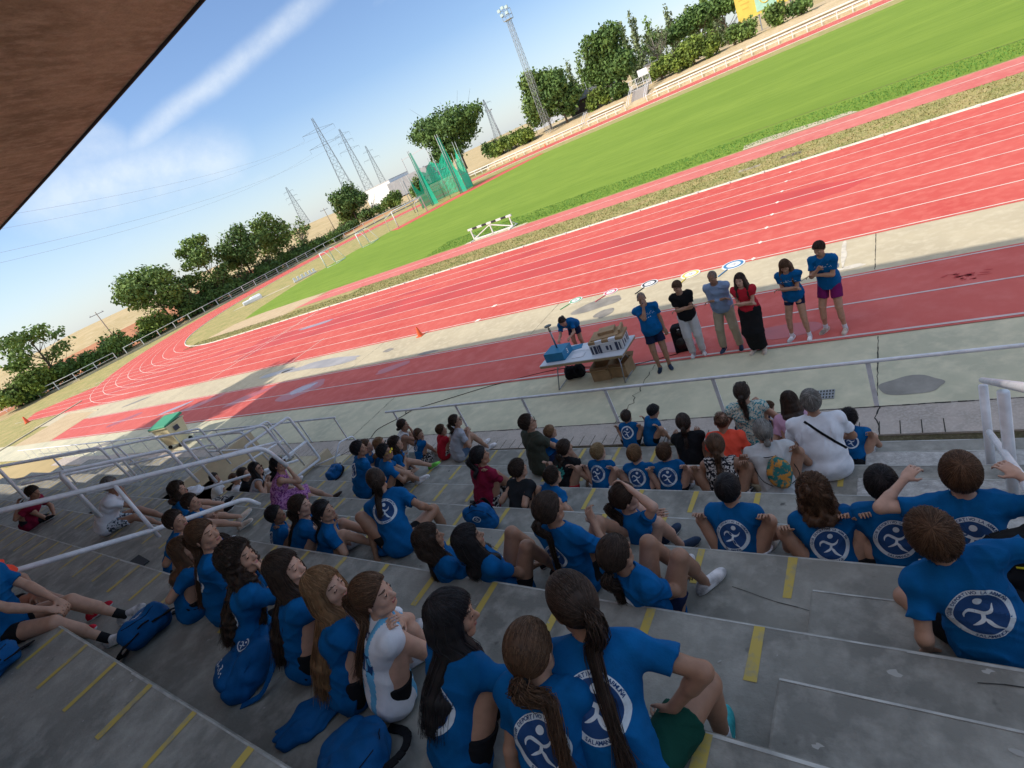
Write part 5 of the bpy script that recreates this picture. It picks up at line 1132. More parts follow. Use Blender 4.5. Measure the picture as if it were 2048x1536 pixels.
def catmull(P,n):
    P=np.asarray(P,float); M,K,_=P.shape; Q=np.concatenate([2*P[:,:1]-P[:,1:2],P,2*P[:,-1:]-P[:,-2:-1]],1); ts=np.linspace(0,K-1-1e-6,n); o=np.empty((M,n,3))
    for i,t in enumerate(ts):
        k=int(t); u=t-k; p0,p1,p2,p3=Q[:,k],Q[:,k+1],Q[:,k+2],Q[:,k+3]
        o[:,i]=.5*((2*p1)+(-p0+p2)*u+(2*p0-5*p1+4*p2-p3)*u*u+(-p0+3*p1-3*p2+p3)*u**3)
    return o
def hairdo(sp,J,h,o,near):
    st=sp.get('hair','short'); 
    if st=='none': return
    q=J['hs']; s=J['s']; H,hx,hf,hz=J['H'],J['hx'],J['hf'],J['hz']; A=(hx,hf,hz); rs=np.random.default_rng(sp['id']+9)
    def p(x,y,z): return H+(hx*x+hf*y+hz*z)*q
    m=HAIR[sp.get('hc','dark')]; th=sp.get('hth',1.0)
    bald=st=='bald'
    pn=_n(hf*.72-hz*.69); pc=float(pn@H)+(.016*q); R=np.array([.089,.112,.111])*q*(1+.02*th) if not bald else np.array([.079,.100,.098])*q
    if st=='short': R=R*1.02
    if st in('curly',): R=R*1.10
    Cn=p(0,-.010,.026)
    fr=sp.get('fringe',0); 
    nape=-.070 if st in('short','bald') else -.085
    lo,hi=bounds(J,('H','N','C'),.30); L=sp.get('hl',.32)
    guides=[]
    z_=np.array([0,0,1.]); bk=-J['f2']
    if st in('long','curly','wavy'):
        sh_=.0 if not sp.get('hshift') else sp['hshift']
        for ph in np.radians([-105,-78,-52,-26,0,26,52,78,105]):
            a=p(math.sin(ph)*.062,-math.cos(ph)*.082-.006,.045); b=p(math.sin(ph)*.078,-math.cos(ph)*.094-.012,-.07)
            down=_n(-z_*.6-J['u2']*.4); lt=J['r2']*math.sin(ph)*.105*s; c_=J['N']+lt+bk*(.075*s*max(.25,math.cos(ph)))-z_*.005 + (J['f2']*.05*s if abs(ph)>1.5 else 0)
            d_=J['C']+J['u2']*(.17-L*.55)*s+lt*.95+bk*(.125*s*max(.0,math.cos(ph))+.018)+ (J['f2']*.09*s if abs(ph)>1.5 else 0)
            e_=J['C']+J['u2']*(.17-L)*s+lt*.72+bk*(.135*s*max(.1,math.cos(ph))+.012)+(J['f2']*.10*s if abs(ph)>1.5 else 0)
            guides.append(([a,b,c_,d_,e_],(.034,.040,.042,.038,.018)))
        lo=np.minimum(lo,np.array([g_[0][-1] for g_ in guides]).min(0)-.08)
    if st in('pony','braid','bun'):
        ph_=sp.get('ph',.02); pb=p(0,-.112,ph_)
        if st=='bun': guides.append(([pb,pb-hf*.04*q],(.030,.032)))
        else:
            sw=sp.get('sway',0); lt=J['r2']*sw
            g1=[pb,pb-hf*.045*q-z_*.02,J['N']*.45+pb*.55-hf*.03*q-z_*.05+bk*.03+lt*.3,J['N']+bk*(.105*s)-z_*.02+lt*.7,J['C']+J['u2']*(.17-L*.55)*s+bk*.135*s+lt,J['C']+J['u2']*(.17-L)*s+bk*.135*s+lt*1.2]
            w0=(.024,.036,.038,.034,.026,.008) if st=='pony' else (.022,.026,.024,.021,.018,.008)
            guides.append((g1,w0)); lo=np.minimum(lo,g1[-1]-.06); hi=np.maximum(hi,g1[-1]+.06)
    g=Grid(lo,hi,max(h,.009))
    g.ell(Cn,A,R,0)
    X=g.ax[0][:,None,None];Y=g.ax[1][None,:,None];Z=g.ax[2][None,None,:]
    pl=X*pn[0]+Y*pn[1]+Z*pn[2]-pc; zz=(X-H[0])*hz[0]+(Y-H[1])*hz[1]+(Z-H[2])*hz[2]; g.D=np.maximum(g.D,pl.astype(np.float32)); g.D=np.maximum(g.D,(nape*q-zz).astype(np.float32))
    if bald: g.D=np.maximum(g.D,(zz-.045*q).astype(np.float32))
    for G_,W0 in guides:
        Gc=catmull(np.array([G_]),9)[0]; Wc=np.interp(np.linspace(0,len(W0)-1,9),range(len(W0)),W0)
        for i in range(8): g.cone(Gc[i],Gc[i+1],Wc[i]*s*(.85 if len(guides)>1 else .66),Wc[i+1]*s*(.85 if len(guides)>1 else .66),.025)
        if st=='braid':
            for i in range(1,14): t=i/14*8; k=int(t); c=Gc[k]+(Gc[min(8,k+1)]-Gc[k])*(t-k); g.ell(c+J['r2']*(.010 if i%2 else -.010),np.eye(3),(.024*s*(1.1-i/20),)*3,.006)
    if st in('curly','wavy'): g.wrinkle(.010 if st=='curly' else .005,75 if st=='curly' else 45,sp['id'])
    else: g.wrinkle(.0010,60,sp['id'])
    V,F=g.mesh(); Vs=[V];Fs=[F];off=len(V);segs=[]
    def addt(P_,a,b):
        nonlocal off
        v,f=tubes_np(P_,a,b); segs.append(P_.shape[1]); Vs.append(v.astype(np.float32)); Fs.append(f+off); off+=len(v)
    # strands over the cap
    n=int((1700 if near==2 else 420 if near==1 else 70)*(0.5 if bald else 1)); K=7
    cz=_n(hz*.85-hf*.5); cx=hx; cy=np.cross(cz,cx); az=rs.uniform(0,2*math.pi,n)
    Rm=R*1.0
    def onell(az_,th_):
        d=np.cos(az_)[:,None]*np.sin(th_)[:,None]*cx+np.sin(az_)[:,None]*np.sin(th_)[:,None]*cy+np.cos(th_)[:,None]*cz
        l=np.stack([d@hx/Rm[0],d@hf/Rm[1],d@hz/Rm[2]],1); return Cn+d/np.linalg.norm(l,axis=1)[:,None]
    thm=np.full(n,.3)
    for th_ in np.linspace(.3,2.6,24):
        q_=onell(az,np.full(n,th_)); ok=((q_@pn-pc)<0.004)&(((q_-H)@hz)>(nape-.004)*q); thm=np.where(ok&(th_-thm<.15),th_,thm)
    if st in('pony','braid','bun'):
        # sweep from the hairline back to the tie
        e0=onell(az,thm*(.35+.65*rs.random(n))); tgt=guides[0][0][0]; P_=np.empty((n,K,3))
        for i in range(K):
            t=i/(K-1); x=e0*(1-t)+tgt*t; d=x-Cn; l=np.linalg.norm(np.stack([d@hx/Rm[0],d@hf/Rm[1],d@hz/Rm[2]],1),axis=1); P_[:,i]=Cn+d/np.maximum(l,.2)[:,None]*(1.012 if t<.97 else 1.05)
        addt(P_,.0020*q,.0014*q)
    elif st in('short','bald','curly') or True:
        a0=rs.random(n)*.7*thm; ln=(.35+.5*rs.random(n)) if st in('short','bald') else (.6+.6*rs.random(n)); a1=np.minimum(a0+ln,thm+(.03 if st!='short' else .10)); P_=np.empty((n,K,3)); jz=rs.normal(0,.12,n)
        for i in range(K):
            t=i/(K-1); x=onell(az+jz*t,a0+(a1-a0)*t); nrm=_nn(x-Cn); P_[:,i]=x+nrm*((.001+.0055*t*rs.random(n)*(1.5 if st=='short' else 1))*q*th)[:,None]
        if st in('curly','wavy'): P_+=rs.normal(0,.006 if st=='curly' else .002,P_.shape)
        addt(P_,.0022*q,.0006*q)
    # strands along guides
    if guides and near>0:
        for G_,W0 in guides:
            m_=(120 if near==2 else 36)*(3 if len(guides)==1 else 1); K2=12; Gp=np.repeat(np.array([G_]),m_,0); 
            W1_=np.array(W0)[None,:,None]*s; dv=rs.normal(size=(m_,1,3)); dv/=np.linalg.norm(dv,axis=2,keepdims=True); Gp=Gp+dv*W1_*((.75 if len(guides)>1 else .45)+(.35 if len(guides)>1 else .75)*rs.random((m_,1,1)))+rs.normal(0,.003 if len(guides)>1 else .005,Gp.shape)
            if st!='bun': Gp[:,-1]+=rs.normal(0,.02,(m_,3))
            C_=catmull(Gp,K2)
            if st=='curly' or st=='wavy' or sp.get('frizz'):
                ph0=rs.uniform(0,6.28,(m_,1)); tt=np.linspace(0,1,K2)[None,:]; am=.016 if st=='curly' else .006 if st=='wavy' else .008
                C_+=am*np.sin(tt*(38 if st=='curly' else 20)+ph0)[:,:,None]*hx+am*np.cos(tt*(38 if st=='curly' else 20)+ph0)[:,:,None]*hf
            addt(C_,.0022*s,.0008*s)
    Vv=np.concatenate(Vs);Ff=np.concatenate(Fs); mi=np.zeros(len(Ff),np.int32); base=len(Fs[0])
    pos=base
    for F_,K_ in zip(Fs[1:],segs):
        per=(K_-1)*3; ns=len(F_)//per; r_=rs.random(ns); mi[pos:pos+len(F_)]=np.repeat(np.where(r_<.28,1,np.where(r_<.5,2,0)),per); pos+=len(F_)
    hcn=sp.get('hc','dark'); ho=link('hair',npmesh('hair',Vv,Ff,mi),[m,HAIRHI[hcn],HAIRLO[hcn]],o)
    if st in('pony','bun','braid'):
        b_=MB(); c=Vector(guides[0][0][0]); u=Vector(hx); v=Vector(hz); b_.tube([c+(u*math.cos(t_/12*6.283)+v*math.sin(t_/12*6.283))*.024*q for t_ in range(12)],.008*q,5,closed=True); b_.build('hair_tie',CL[sp.get('tie','black')],ho)
def _nn(v): return v/(np.linalg.norm(v,axis=-1,keepdims=True)+1e-9)
# ---------------------------------------------------------------- printed emblem and lettering (thin print following the cloth)
navyprint=mat('print_navy',(.006,.05,.17),.8); whiteprint=mat('print_white',(.62,.66,.70),.8,var=.1,scale=20)
_tc={}
def text_mesh(txt,size):
    key=(txt,size)
    if key in _tc: return _tc[key]
    cu=bpy.data.curves.new('lettering','FONT'); cu.body=txt; cu.size=size; cu.align_x='CENTER'; cu.align_y='CENTER'; cu.resolution_u=2; cu.offset=size*.022
    ob=bpy.data.objects.new('lettering',cu); me=bpy.data.meshes.new_from_object(ob); V=np.array([v.co[:] for v in me.vertices]); 
    me.calc_loop_triangles(); F=[tuple(t.vertices) for t in me.loop_triangles]
    bpy.data.objects.remove(ob); bpy.data.curves.remove(cu); bpy.data.meshes.remove(me)
    _tc[key]=(V,F); return V,F
def ribbon(pts):
    P=np.array([(a,b) for a,b,_ in pts]); w=np.array([c for *_,c in pts]); Pc=catmull(np.concatenate([P,np.zeros((len(P),1))],1)[None],18)[0][:,:2]; wc=np.interp(np.linspace(0,len(w)-1,18),range(len(w)),w)
    T=np.gradient(Pc,axis=0); T/=np.linalg.norm(T,axis=1)[:,None]; Nn=np.stack([-T[:,1],T[:,0]],1); A=Pc+Nn*wc[:,None]/2; B=Pc-Nn*wc[:,None]/2; V=np.concatenate([A,B]); n=len(A)
    return V,[(i+n,i+n+1,i+1,i) for i in range(n-1)]
def emblem_data(full):
    L=[]   # (V2,F,mat,layer)
    n=48
    def ann(r0,r1,m,lay,seg=3):
        V=[];F=[]
        for j in range(seg+1):
            r=r0+(r1-r0)*j/seg
            for i in range(n): V.append((r*math.cos(6.2832*i/n),r*math.sin(6.2832*i/n)))
        for j in range(seg):
            for i in range(n): F.append((j*n+i,(j+1)*n+i,(j+1)*n+(i+1)%n,j*n+(i+1)%n))
        L.append((np.array(V),F,m,lay))
    ann(.001,.80,1,1,6); ann(.80,1.0,0,1,2)
    V=[(0,0)];
    hx_,hy_,hr=.10,.50,.145; V=[(hx_,hy_)]+[(hx_+hr*math.cos(6.2832*i/18),hy_+hr*math.sin(6.2832*i/18)) for i in range(18)]; L.append((np.array(V),[(0,1+i,1+(i+1)%18) for i in range(18)],0,2))
    for pts in ([(-.52,.00,.02),(-.47,.17,.09),(-.30,.26,.13),(-.10,.12,.14),(.10,.0,.13),(.32,.05,.10),(.46,.24,.02)],[(-.42,-.34,.02),(-.25,-.30,.10),(-.04,-.20,.12),(.04,-.02,.12)],[(.0,-.16,.05),(.08,-.30,.14),(.18,-.50,.13),(.42,-.70,.02)]):
        V,F=ribbon(pts); L.append((V,F,0,2))
    if full:
        for txt,a0,step,sgn in (('CLUB DEPORTIVO LA ARMUÑA',168,-6.75,1),('SALAMANCA',238,7.0,-1)):
            for i,ch in enumerate(txt):
                if ch==' ': continue
                a=R_(a0+step*i); V,F=text_mesh(ch,.17)
                if not len(V): continue
                rot=a-math.pi/2 if sgn>0 else a+math.pi/2; c,s_=math.cos(rot),math.sin(rot); x=V[:,0]*c-V[:,1]*s_+.90*math.cos(a); y=V[:,0]*s_+V[:,1]*c+.90*math.sin(a); L.append((np.stack([x,y],1),F,1,3))
    return L
EMB=None
def project(layers,scale,org,right,upv,nrm,bvh,name,parent,off=.0022):
    Vs=[];Fs=[];mi=[]; r=Vector(right); u=Vector(upv); n=Vector(nrm); o=Vector(org)
    for V,F,m,lay in layers:
        b=len(Vs)
        for x,y in V[:,:2]:
            p=o+r*(x*scale)+u*(y*scale)+n*.30; hit=bvh.ray_cast(p,-n,.8)
            if hit[0] is None: q_=p-n*.30; 
            else:
                q_=hit[0]+n*(off*(.6+.5*lay))
            Vs.append(q_)
        for f in F: Fs.append(tuple(b+i for i in f)); mi.append(m)
    # drop faces that stretch over folds or missed
    keep=[k for k,f in enumerate(Fs) if max((Vs[f[i]]-Vs[f[i-1]]).length for i in range(len(f)))<scale*.45]
    me=bpy.data.meshes.new(name); me.from_pydata(Vs,[],[Fs[k] for k in keep]); me.polygons.foreach_set('material_index',[mi[k] for k in keep]); me.update()
    return link(name,me,[whiteprint,navyprint],parent)
def person(sp):
    global EMB
    near=sp.get('near',1); h=.0085 if near==2 else .011 if near==1 else .015
    J=skel(sp,sp['at']); 
    if sp.get('seat') is None: J['flatfoot']=True
    o=body(sp,J,h,'person'); tag(o,sp['label'],'person',sp.get('group'))
    t,V,F=tshirt(sp,J,h,o)
    if sp.get('bot')!='none': legwear(sp,J,h,o)
    if not sp.get('noshoes'): shoes(sp,J,h,o)
    hairdo(sp,J,h,o,near)
    if sp.get('emb') or sp.get('print'):
        bvh=BVHTree.FromPolygons(V.tolist(),F.tolist())
        if sp.get('emb'):
            L=emblem_data(near>=1 and sp['emb']!='s'); sc=sp.get('es',.098)*J['s']**.8
            project(L,sc,J['C']+J['u2']*sp.get('ey',.0)*J['s'],J['r2'],J['u2'],-J['f2'],bvh,'emblem',t)
        if sp.get('print'):
            V2,F2=text_mesh(sp['print'],1.0)
            if sp['print']!='MESSI':
                layers=[(V2,F2,0,1)]
                if sp.get('sub'): layers.append((np.array([(-1.6,-.75),(1.6,-.75),(1.6,-.68),(-1.6,-.68)]),[(0,1,2,3)],0,1)); layers+=[(np.array([(x,-1.3),(x+.35,-1.3),(x+.35,-1.1),(x,-1.1)]),[(0,1,2,3)],0,1) for x in (-1.2,-.5,.2,.9)]
                project(layers,.055*J['s'],J['C']+J['u2']*.06*J['s'],-J['r2'],J['u2'],J['f2'],bvh,'chest_print',t)
    if sp.get('glasses'):
        q=J['hs']; m=mat('sunglasses',(.01,.01,.012),.15) if sp['glasses']!='thin' else mat('glasses_frame',(.45,.35,.32),.3,metal=.5)
        if sp['glasses']=='yellow': m=mat('yellow_frame',(.85,.65,.02),.4)
        b_=MB(); H,hx,hf,hz=[Vector(J[k]) for k in('H','hx','hf','hz')]
        up0=.0 if sp['glasses']!='top' else .09
        def pp(x,y,z): return H+(hx*x+hf*y+hz*(z+up0))*q
        yb=.104 if not up0 else .065
        for sd in (-1,1):
            ring_pts=[pp(sd*.034+.024*math.cos(t_/12*6.283),yb,.003+.018*math.sin(t_/12*6.283)) for t_ in range(12)]; b_.tube(ring_pts,.0022,4,closed=True)
            if sp['glasses']!='thin': b_.add(ring_pts,[tuple(range(12))])
            b_.tube([pp(sd*.058,yb-.002,.006),pp(sd*.078,.05,.006),pp(sd*.080,-.01,.0)],.002,4)
        b_.tube([pp(-.012,yb+.002,.006),pp(.012,yb+.002,.006)],.002,4); b_.build('glasses',m,o)
    return o,J,t,V,F
PEOPLE=[
{'s': 1.127, 'label': 'girl with glasses and long dark ponytail, big emblem on her back, teal running shoe', 'near': 2, 'emb': 'f', 'hair': 'pony', 'hc': 'dark', 'hl': 0.42, 'ph': 0.0, 'sway': 0.06, 'yaw': -22, 'hy': -38, 'hp': -12, 'lean': 22, 'kap': 18, 'legR': ((0.34, 0.35, -0.411), (0.6, 0.6, 0.6)), 'armR': 'thigh', 'armL': 'knees', 'bc': 'green', 'sc': 'shoe_t', 'sock': 'white', 'glasses': 'thin', 'es': 0.132, 'ey': -0.03, 'skin': 'tan', 'hs': 1.189, 'group': 'spectators in club shirts on the terraces', 'id': 1, 'at': [-1.257, -9.299, 2.962], 'seat': 2.859, 'legL': ((0.12, 0.52, -0.411), (0.12, 0.6, 1))},
{'s': 0.989, 'label': 'girl with low brown ponytail and big white emblem on her back, lowest in the picture', 'near': 2, 'emb': 'f', 'hair': 'pony', 'hc': 'brown', 'hl': 0.34, 'ph': -0.03, 'sway': 0.1, 'frizz': 1, 'yaw': -12, 'hy': 8, 'hp': -8, 'lean': 20, 'kap': 10, 'armL': 'side', 'armR': 'knees', 'bc': 'black', 'es': 0.132, 'ey': -0.02, 'skin': 'mid', 'hs': 1.114, 'group': 'spectators in club shirts on the terraces', 'id': 2, 'at': [-1.484, -9.453, 2.949], 'seat': 2.859, 'legL': ((0.12, 0.52, -0.007), (0.12, 0.6, 1)), 'legR': ((0.12, 0.52, -0.007), (0.12, 0.6, 1))},
{'s': 1.058, 'label': 'girl with very long loose black hair between the football-shirt girl and the brown ponytail', 'near': 2, 'emb': 'f', 'hair': 'long', 'hc': 'black', 'hl': 0.36, 'yaw': 20, 'hy': 30, 'hp': -12, 'lean': 22, 'kap': 14, 'sl': -6, 'armR': 'knees', 'armL': 'knees', 'sc': 'shoe_k', 'skin': 'mid', 'es': 0.132, 'ey': -0.06, 'hs': 1.152, 'group': 'spectators in club shirts on the terraces', 'id': 3, 'at': [-2.129, -9.449, 2.956], 'seat': 2.859, 'legL': ((0.12, 0.62, -0.437), (0.12, 0.6, 1)), 'legR': ((0.12, 0.52, -0.007), (0.12, 0.6, 1))},
{'s': 0.989, 'label': 'girl in a light blue and white striped football shirt with number 10, brown ponytail', 'near': 2, 'hair': 'pony', 'hc': 'brown', 'hl': 0.34, 'ph': 0.02, 'yaw': 28, 'hy': 36, 'lean': 14, 'kap': 14, 'armR': 'knees', 'armL': 'hugk', 'tc': 'white', 'bc': 'black', 'sc': 'shoe_w', 'stripes': 1, 'skin': 'fair', 'sway': -0.02, 'hs': 1.114, 'group': 'spectators in club shirts on the terraces', 'id': 4, 'at': [-2.825, -9.293, 2.949], 'seat': 2.859, 'legL': ((0.1, 0.36, -0.007), (0.12, 0.5, 1)), 'legR': ((0.1, 0.36, -0.007), (0.12, 0.5, 1))},
{'s': 1.058, 'label': 'girl with waist-long straight light brown hair seen in right profile', 'near': 2, 'hair': 'long', 'hc': 'light', 'hl': 0.5, 'yaw': 30, 'hy': 40, 'lean': 12, 'kap': 12, 'arm': 'hugk', 'sc': 'shoe_w', 'skin': 'fair', 'hs': 1.152, 'group': 'spectators in club shirts on the terraces', 'id': 5, 'at': [-3.17, -9.335, 2.956], 'seat': 2.859, 'legL': ((0.1, 0.36, -0.007), (0.12, 0.5, 1)), 'legR': ((0.1, 0.36, -0.007), (0.12, 0.5, 1))},
{'s': 1.069, 'label': 'girl with long straight dark reddish hair, hand at her mouth, behind the curly girl', 'near': 2, 'hair': 'long', 'hc': 'dark', 'hl': 0.46, 'yaw': 32, 'hy': 30, 'lean': 14, 'kap': 12, 'armR': 'chin', 'armL': 'hugk', 'skin': 'fair', 'hs': 1.158, 'group': 'spectators in club shirts on the terraces', 'id': 6, 'at': [-3.738, -9.274, 2.957], 'seat': 2.859, 'legL': ((0.1, 0.36, -0.007), (0.12, 0.5, 1)), 'legR': ((0.1, 0.36, -0.007), (0.12, 0.5, 1))},
{'s': 1.092, 'label': 'girl with very long curly dark brown hair and emblem on her back', 'near': 2, 'emb': 'f', 'hair': 'curly', 'hc': 'dark', 'hl': 0.44, 'yaw': 30, 'hy': 28, 'lean': 16, 'kap': 14, 'armR': 'chin', 'armL': 'knees', 'skin': 'mid', 'es': 0.132, 'ey': -0.04, 'hs': 1.17, 'group': 'spectators in club shirts on the terraces', 'id': 7, 'at': [-4.421, -9.295, 2.959], 'seat': 2.859, 'legL': ((0.12, 0.52, -0.424), (0.12, 0.6, 1)), 'legR': ((0.12, 0.67, -0.424), (0.12, 0.6, 1))},
{'s': 1.092, 'label': 'girl with frizzy long brown ponytail in right profile, left end of the near row', 'near': 2, 'emb': 's', 'hair': 'pony', 'hc': 'brown', 'frizz': 1, 'hl': 0.44, 'ph': 0.02, 'yaw': 35, 'hy': 28, 'lean': 14, 'kap': 10, 'arm': 'knees', 'skin': 'mid', 'es': 0.13, 'hs': 1.17, 'group': 'spectators in club shirts on the terraces', 'id': 8, 'at': [-5.246, -9.09, 2.959], 'seat': 2.859, 'legL': ((0.12, 0.52, -0.424), (0.12, 0.6, 1)), 'legR': ((0.12, 0.52, -0.424), (0.12, 0.6, 1))},
{'s': 0.968, 'label': 'dark-haired child almost hidden behind the curly-haired girl', 'near': 1, 'hair': 'long', 'hc': 'dark', 'hl': 0.2, 'yaw': 30, 'hy': 35, 'lean': 14, 'hs': 1.102, 'kap': 20, 'group': 'spectators in club shirts on the terraces', 'id': 9, 'at': [-6.184, -8.802, 2.492], 'seat': 2.404, 'legL': ((0.12, 0.52, -0.007), (0.12, 0.6, 1)), 'legR': ((0.12, 0.52, -0.007), (0.12, 0.6, 1))},
{'s': 0.88, 'label': 'brown-haired child low behind the frizzy ponytail girl', 'near': 1, 'hair': 'long', 'hc': 'brown', 'hl': 0.2, 'yaw': 30, 'hy': 25, 'lean': 16, 'hs': 1.051, 'kap': 20, 'group': 'spectators in club shirts on the terraces', 'id': 10, 'at': [-5.79, -9.182, 2.939], 'seat': 2.859, 'legL': ((0.1, 0.36, -0.007), (0.12, 0.5, 1)), 'legR': ((0.1, 0.36, -0.007), (0.12, 0.5, 1))},
{'s': 1.078, 'label': 'teenage boy with short dark fringe in right profile, leftmost of the boys by the handrail', 'near': 1, 'hair': 'short', 'hc': 'dark', 'yaw': 35, 'hy': 32, 'lean': 26, 'kap': 16, 'arm': 'knees', 'skin': 'mid', 'hs': 1.163, 'group': 'spectators in club shirts on the terraces', 'id': 11, 'at': [-7.869, -8.654, 2.502], 'seat': 2.404, 'legL': ((0.12, 0.52, -0.007), (0.12, 0.6, 1)), 'legR': ((0.12, 0.52, -0.007), (0.12, 0.6, 1))},
{'s': 1.1, 'label': 'teenage boy resting clasped hands on his raised knee, upper boy by the handrail', 'near': 1, 'hair': 'short', 'hc': 'dark', 'yaw': 30, 'hy': 32, 'lean': 22, 'kap': 16, 'arm': 'hugk', 'skin': 'mid', 'hs': 1.175, 'group': 'spectators in club shirts on the terraces', 'id': 12, 'at': [-9.39, -7.924, 2.05], 'seat': 1.949, 'legL': ((0.14, 0.66, -0.007), (0.1, 0.5, 1)), 'legR': ((0.14, 0.66, -0.007), (0.1, 0.5, 1))},
{'s': 1.1, 'label': 'curly dark-haired boy farthest back of the boys by the handrail', 'near': 1, 'hair': 'curly', 'hc': 'dark', 'hl': 0.02, 'yaw': 30, 'hy': 25, 'lean': 20, 'arm': 'knees', 'skin': 'mid', 'hs': 1.175, 'kap': 20, 'group': 'spectators in club shirts on the terraces', 'id': 13, 'at': [-10.42, -7.662, 2.05], 'seat': 1.949, 'legL': ((0.14, 0.66, -0.007), (0.1, 0.5, 1)), 'legR': ((0.14, 0.66, -0.007), (0.1, 0.5, 1))},
{'s': 1.166, 'label': 'grey-haired man in white shirt and leaf-patterned shorts behind the handrail', 'near': 1, 'hair': 'short', 'hc': 'grey', 'yaw': 35, 'hy': 22, 'hp': -5, 'lean': 30, 'kap': 20, 'armR': 'chin', 'armL': 'knees', 'tc': 'white', 'bc': 'leaf', 'bot': 'bermuda', 'skin': 'tan', 'w': 1.1, 'belly': 0.03, 'hs': 1.209, 'group': 'family spectators on the terraces', 'id': 14, 'at': [-11.846, -8.124, 2.511], 'seat': 2.404, 'legL': ((0.14, 0.66, -0.397), (0.1, 0.5, 1)), 'legR': ((0.14, 0.66, -0.397), (0.1, 0.5, 1))},
{'s': 1.155, 'label': 'man in a dark red T-shirt and dark shorts looking at his phone, black trainers', 'near': 1, 'hair': 'short', 'hc': 'dark', 'yaw': 45, 'hy': 10, 'hp': -25, 'lean': 36, 'kap': 16, 'legL': ((0.14, 0.76, -0.401), (0.1, 0.5, 1)), 'legR': ((0.1, 0.36, -0.007), (0.12, 0.5, 1)), 'armR': 'knees', 'armL': 'knees', 'tc': 'wine', 'bc': 'spk', 'bot': 'shorts', 'sc': 'shoe_k', 'skin': 'tan', 'w': 1.08, 'hs': 1.204, 'group': 'family spectators on the terraces', 'id': 15, 'at': [-16.03, -8.36, 2.51], 'seat': 2.404},
{'s': 1.155, 'label': 'person cut off at the left edge, only legs with red trainers visible', 'near': 1, 'hair': 'short', 'hc': 'dark', 'yaw': 52, 'lean': 20, 'arm': 'knees', 'tc': 'coral', 'bc': 'black', 'sc': 'shoe_r', 'skin': 'tan', 'hs': 1.204, 'kap': 20, 'group': 'family spectators on the terraces', 'id': 16, 'at': [-8.077, -10.138, 3.42], 'seat': 3.314, 'legL': ((0.14, 0.66, -0.401), (0.1, 0.5, 1)), 'legR': ((0.14, 0.76, -0.401), (0.1, 0.5, 1))},
{'s': 1.15, 'label': 'person in club shirt cut off at the left edge, clasped hands on bare legs', 'near': 2, 'hair': 'short', 'hc': 'dark', 'yaw': 48, 'lean': 8, 'kap': 8, 'legL': ((0.14, 0.66, -0.403), (0.1, 0.5, 1)), 'legR': ((0.14, 0.66, -0.403), (0.1, 0.5, 1)), 'arm': 'hugk', 'bc': 'black', 'bot': 'tight', 'sc': 'shoe_w', 'sock': 'black', 'skin': 'mid', 'hs': 1.201, 'group': 'spectators in club shirts on the terraces', 'id': 17, 'at': [-7.311, -10.086, 3.419], 'seat': 3.314},
{'s': 1.122, 'label': 'woman with loose dark hair, sunglasses and a pale striped top beside the purple-dressed woman', 'near': 1, 'hair': 'wavy', 'hc': 'black', 'hl': 0.16, 'yaw': 38, 'hy': 30, 'hp': 5, 'lean': 16, 'tc': 'stripe', 'top': 'tank', 'bc': 'navy', 'arm': 'knees', 'glasses': 'dark', 'skin': 'mid', 'bot': 'bermuda', 'hs': 1.186, 'kap': 20, 'group': 'family spectators on the terraces', 'id': 18, 'at': [-11.333, -6.008, 1.142], 'seat': 1.039, 'legL': ((0.14, 0.66, -0.007), (0.1, 0.5, 1)), 'legR': ((0.14, 0.66, -0.007), (0.1, 0.5, 1))},
{'s': 1.1, 'label': 'woman with dark ponytail and sunglasses in a purple patterned sundress, chin on her hand', 'near': 1, 'hair': 'pony', 'hc': 'black', 'hl': 0.14, 'yaw': 38, 'hy': 30, 'hp': 5, 'lean': 18, 'tc': 'lilac', 'top': 'tank', 'bc': 'lilac', 'bot': 'skirt', 'armR': 'chin', 'armL': 'crossk', 'glasses': 'dark', 'skin': 'mid', 'sc': 'sandal', 'hs': 1.175, 'kap': 20, 'group': 'family spectators on the terraces', 'id': 19, 'at': [-9.478, -6.419, 1.595], 'seat': 1.494, 'legL': ((0.14, 0.66, -0.421), (0.1, 0.5, 1)), 'legR': ((0.14, 0.66, -0.421), (0.1, 0.5, 1))},
{'s': 0.918, 'label': 'dark-haired boy low behind the rail, only his head showing', 'near': 0, 'hair': 'short', 'hc': 'dark', 'yaw': 40, 'tc': 'white', 'hy': 30, 'hs': 1.073, 'kap': 20, 'group': 'family spectators on the terraces', 'id': 20, 'leg': 'stand', 'arm': 'hang', 'at': [-13.913, -5.751, 0.837]},
{'s': 0.918, 'label': 'brown-haired boy low behind the rail beside the dark-haired one', 'near': 0, 'hair': 'short', 'hc': 'brown', 'yaw': 40, 'tc': 'white', 'hy': 30, 'hs': 1.073, 'kap': 20, 'group': 'family spectators on the terraces', 'id': 21, 'leg': 'stand', 'arm': 'hang', 'at': [-12.897, -5.781, 0.837]},
{'s': 1.08, 'label': 'person in black behind the rail next to the two low boys', 'near': 0, 'hair': 'short', 'hc': 'dark', 'yaw': 40, 'tc': 'black', 'hy': 20, 'hs': 1.164, 'kap': 20, 'group': 'family spectators on the terraces', 'id': 22, 'leg': 'stand', 'arm': 'hang', 'at': [-12.057, -5.924, 0.983]},
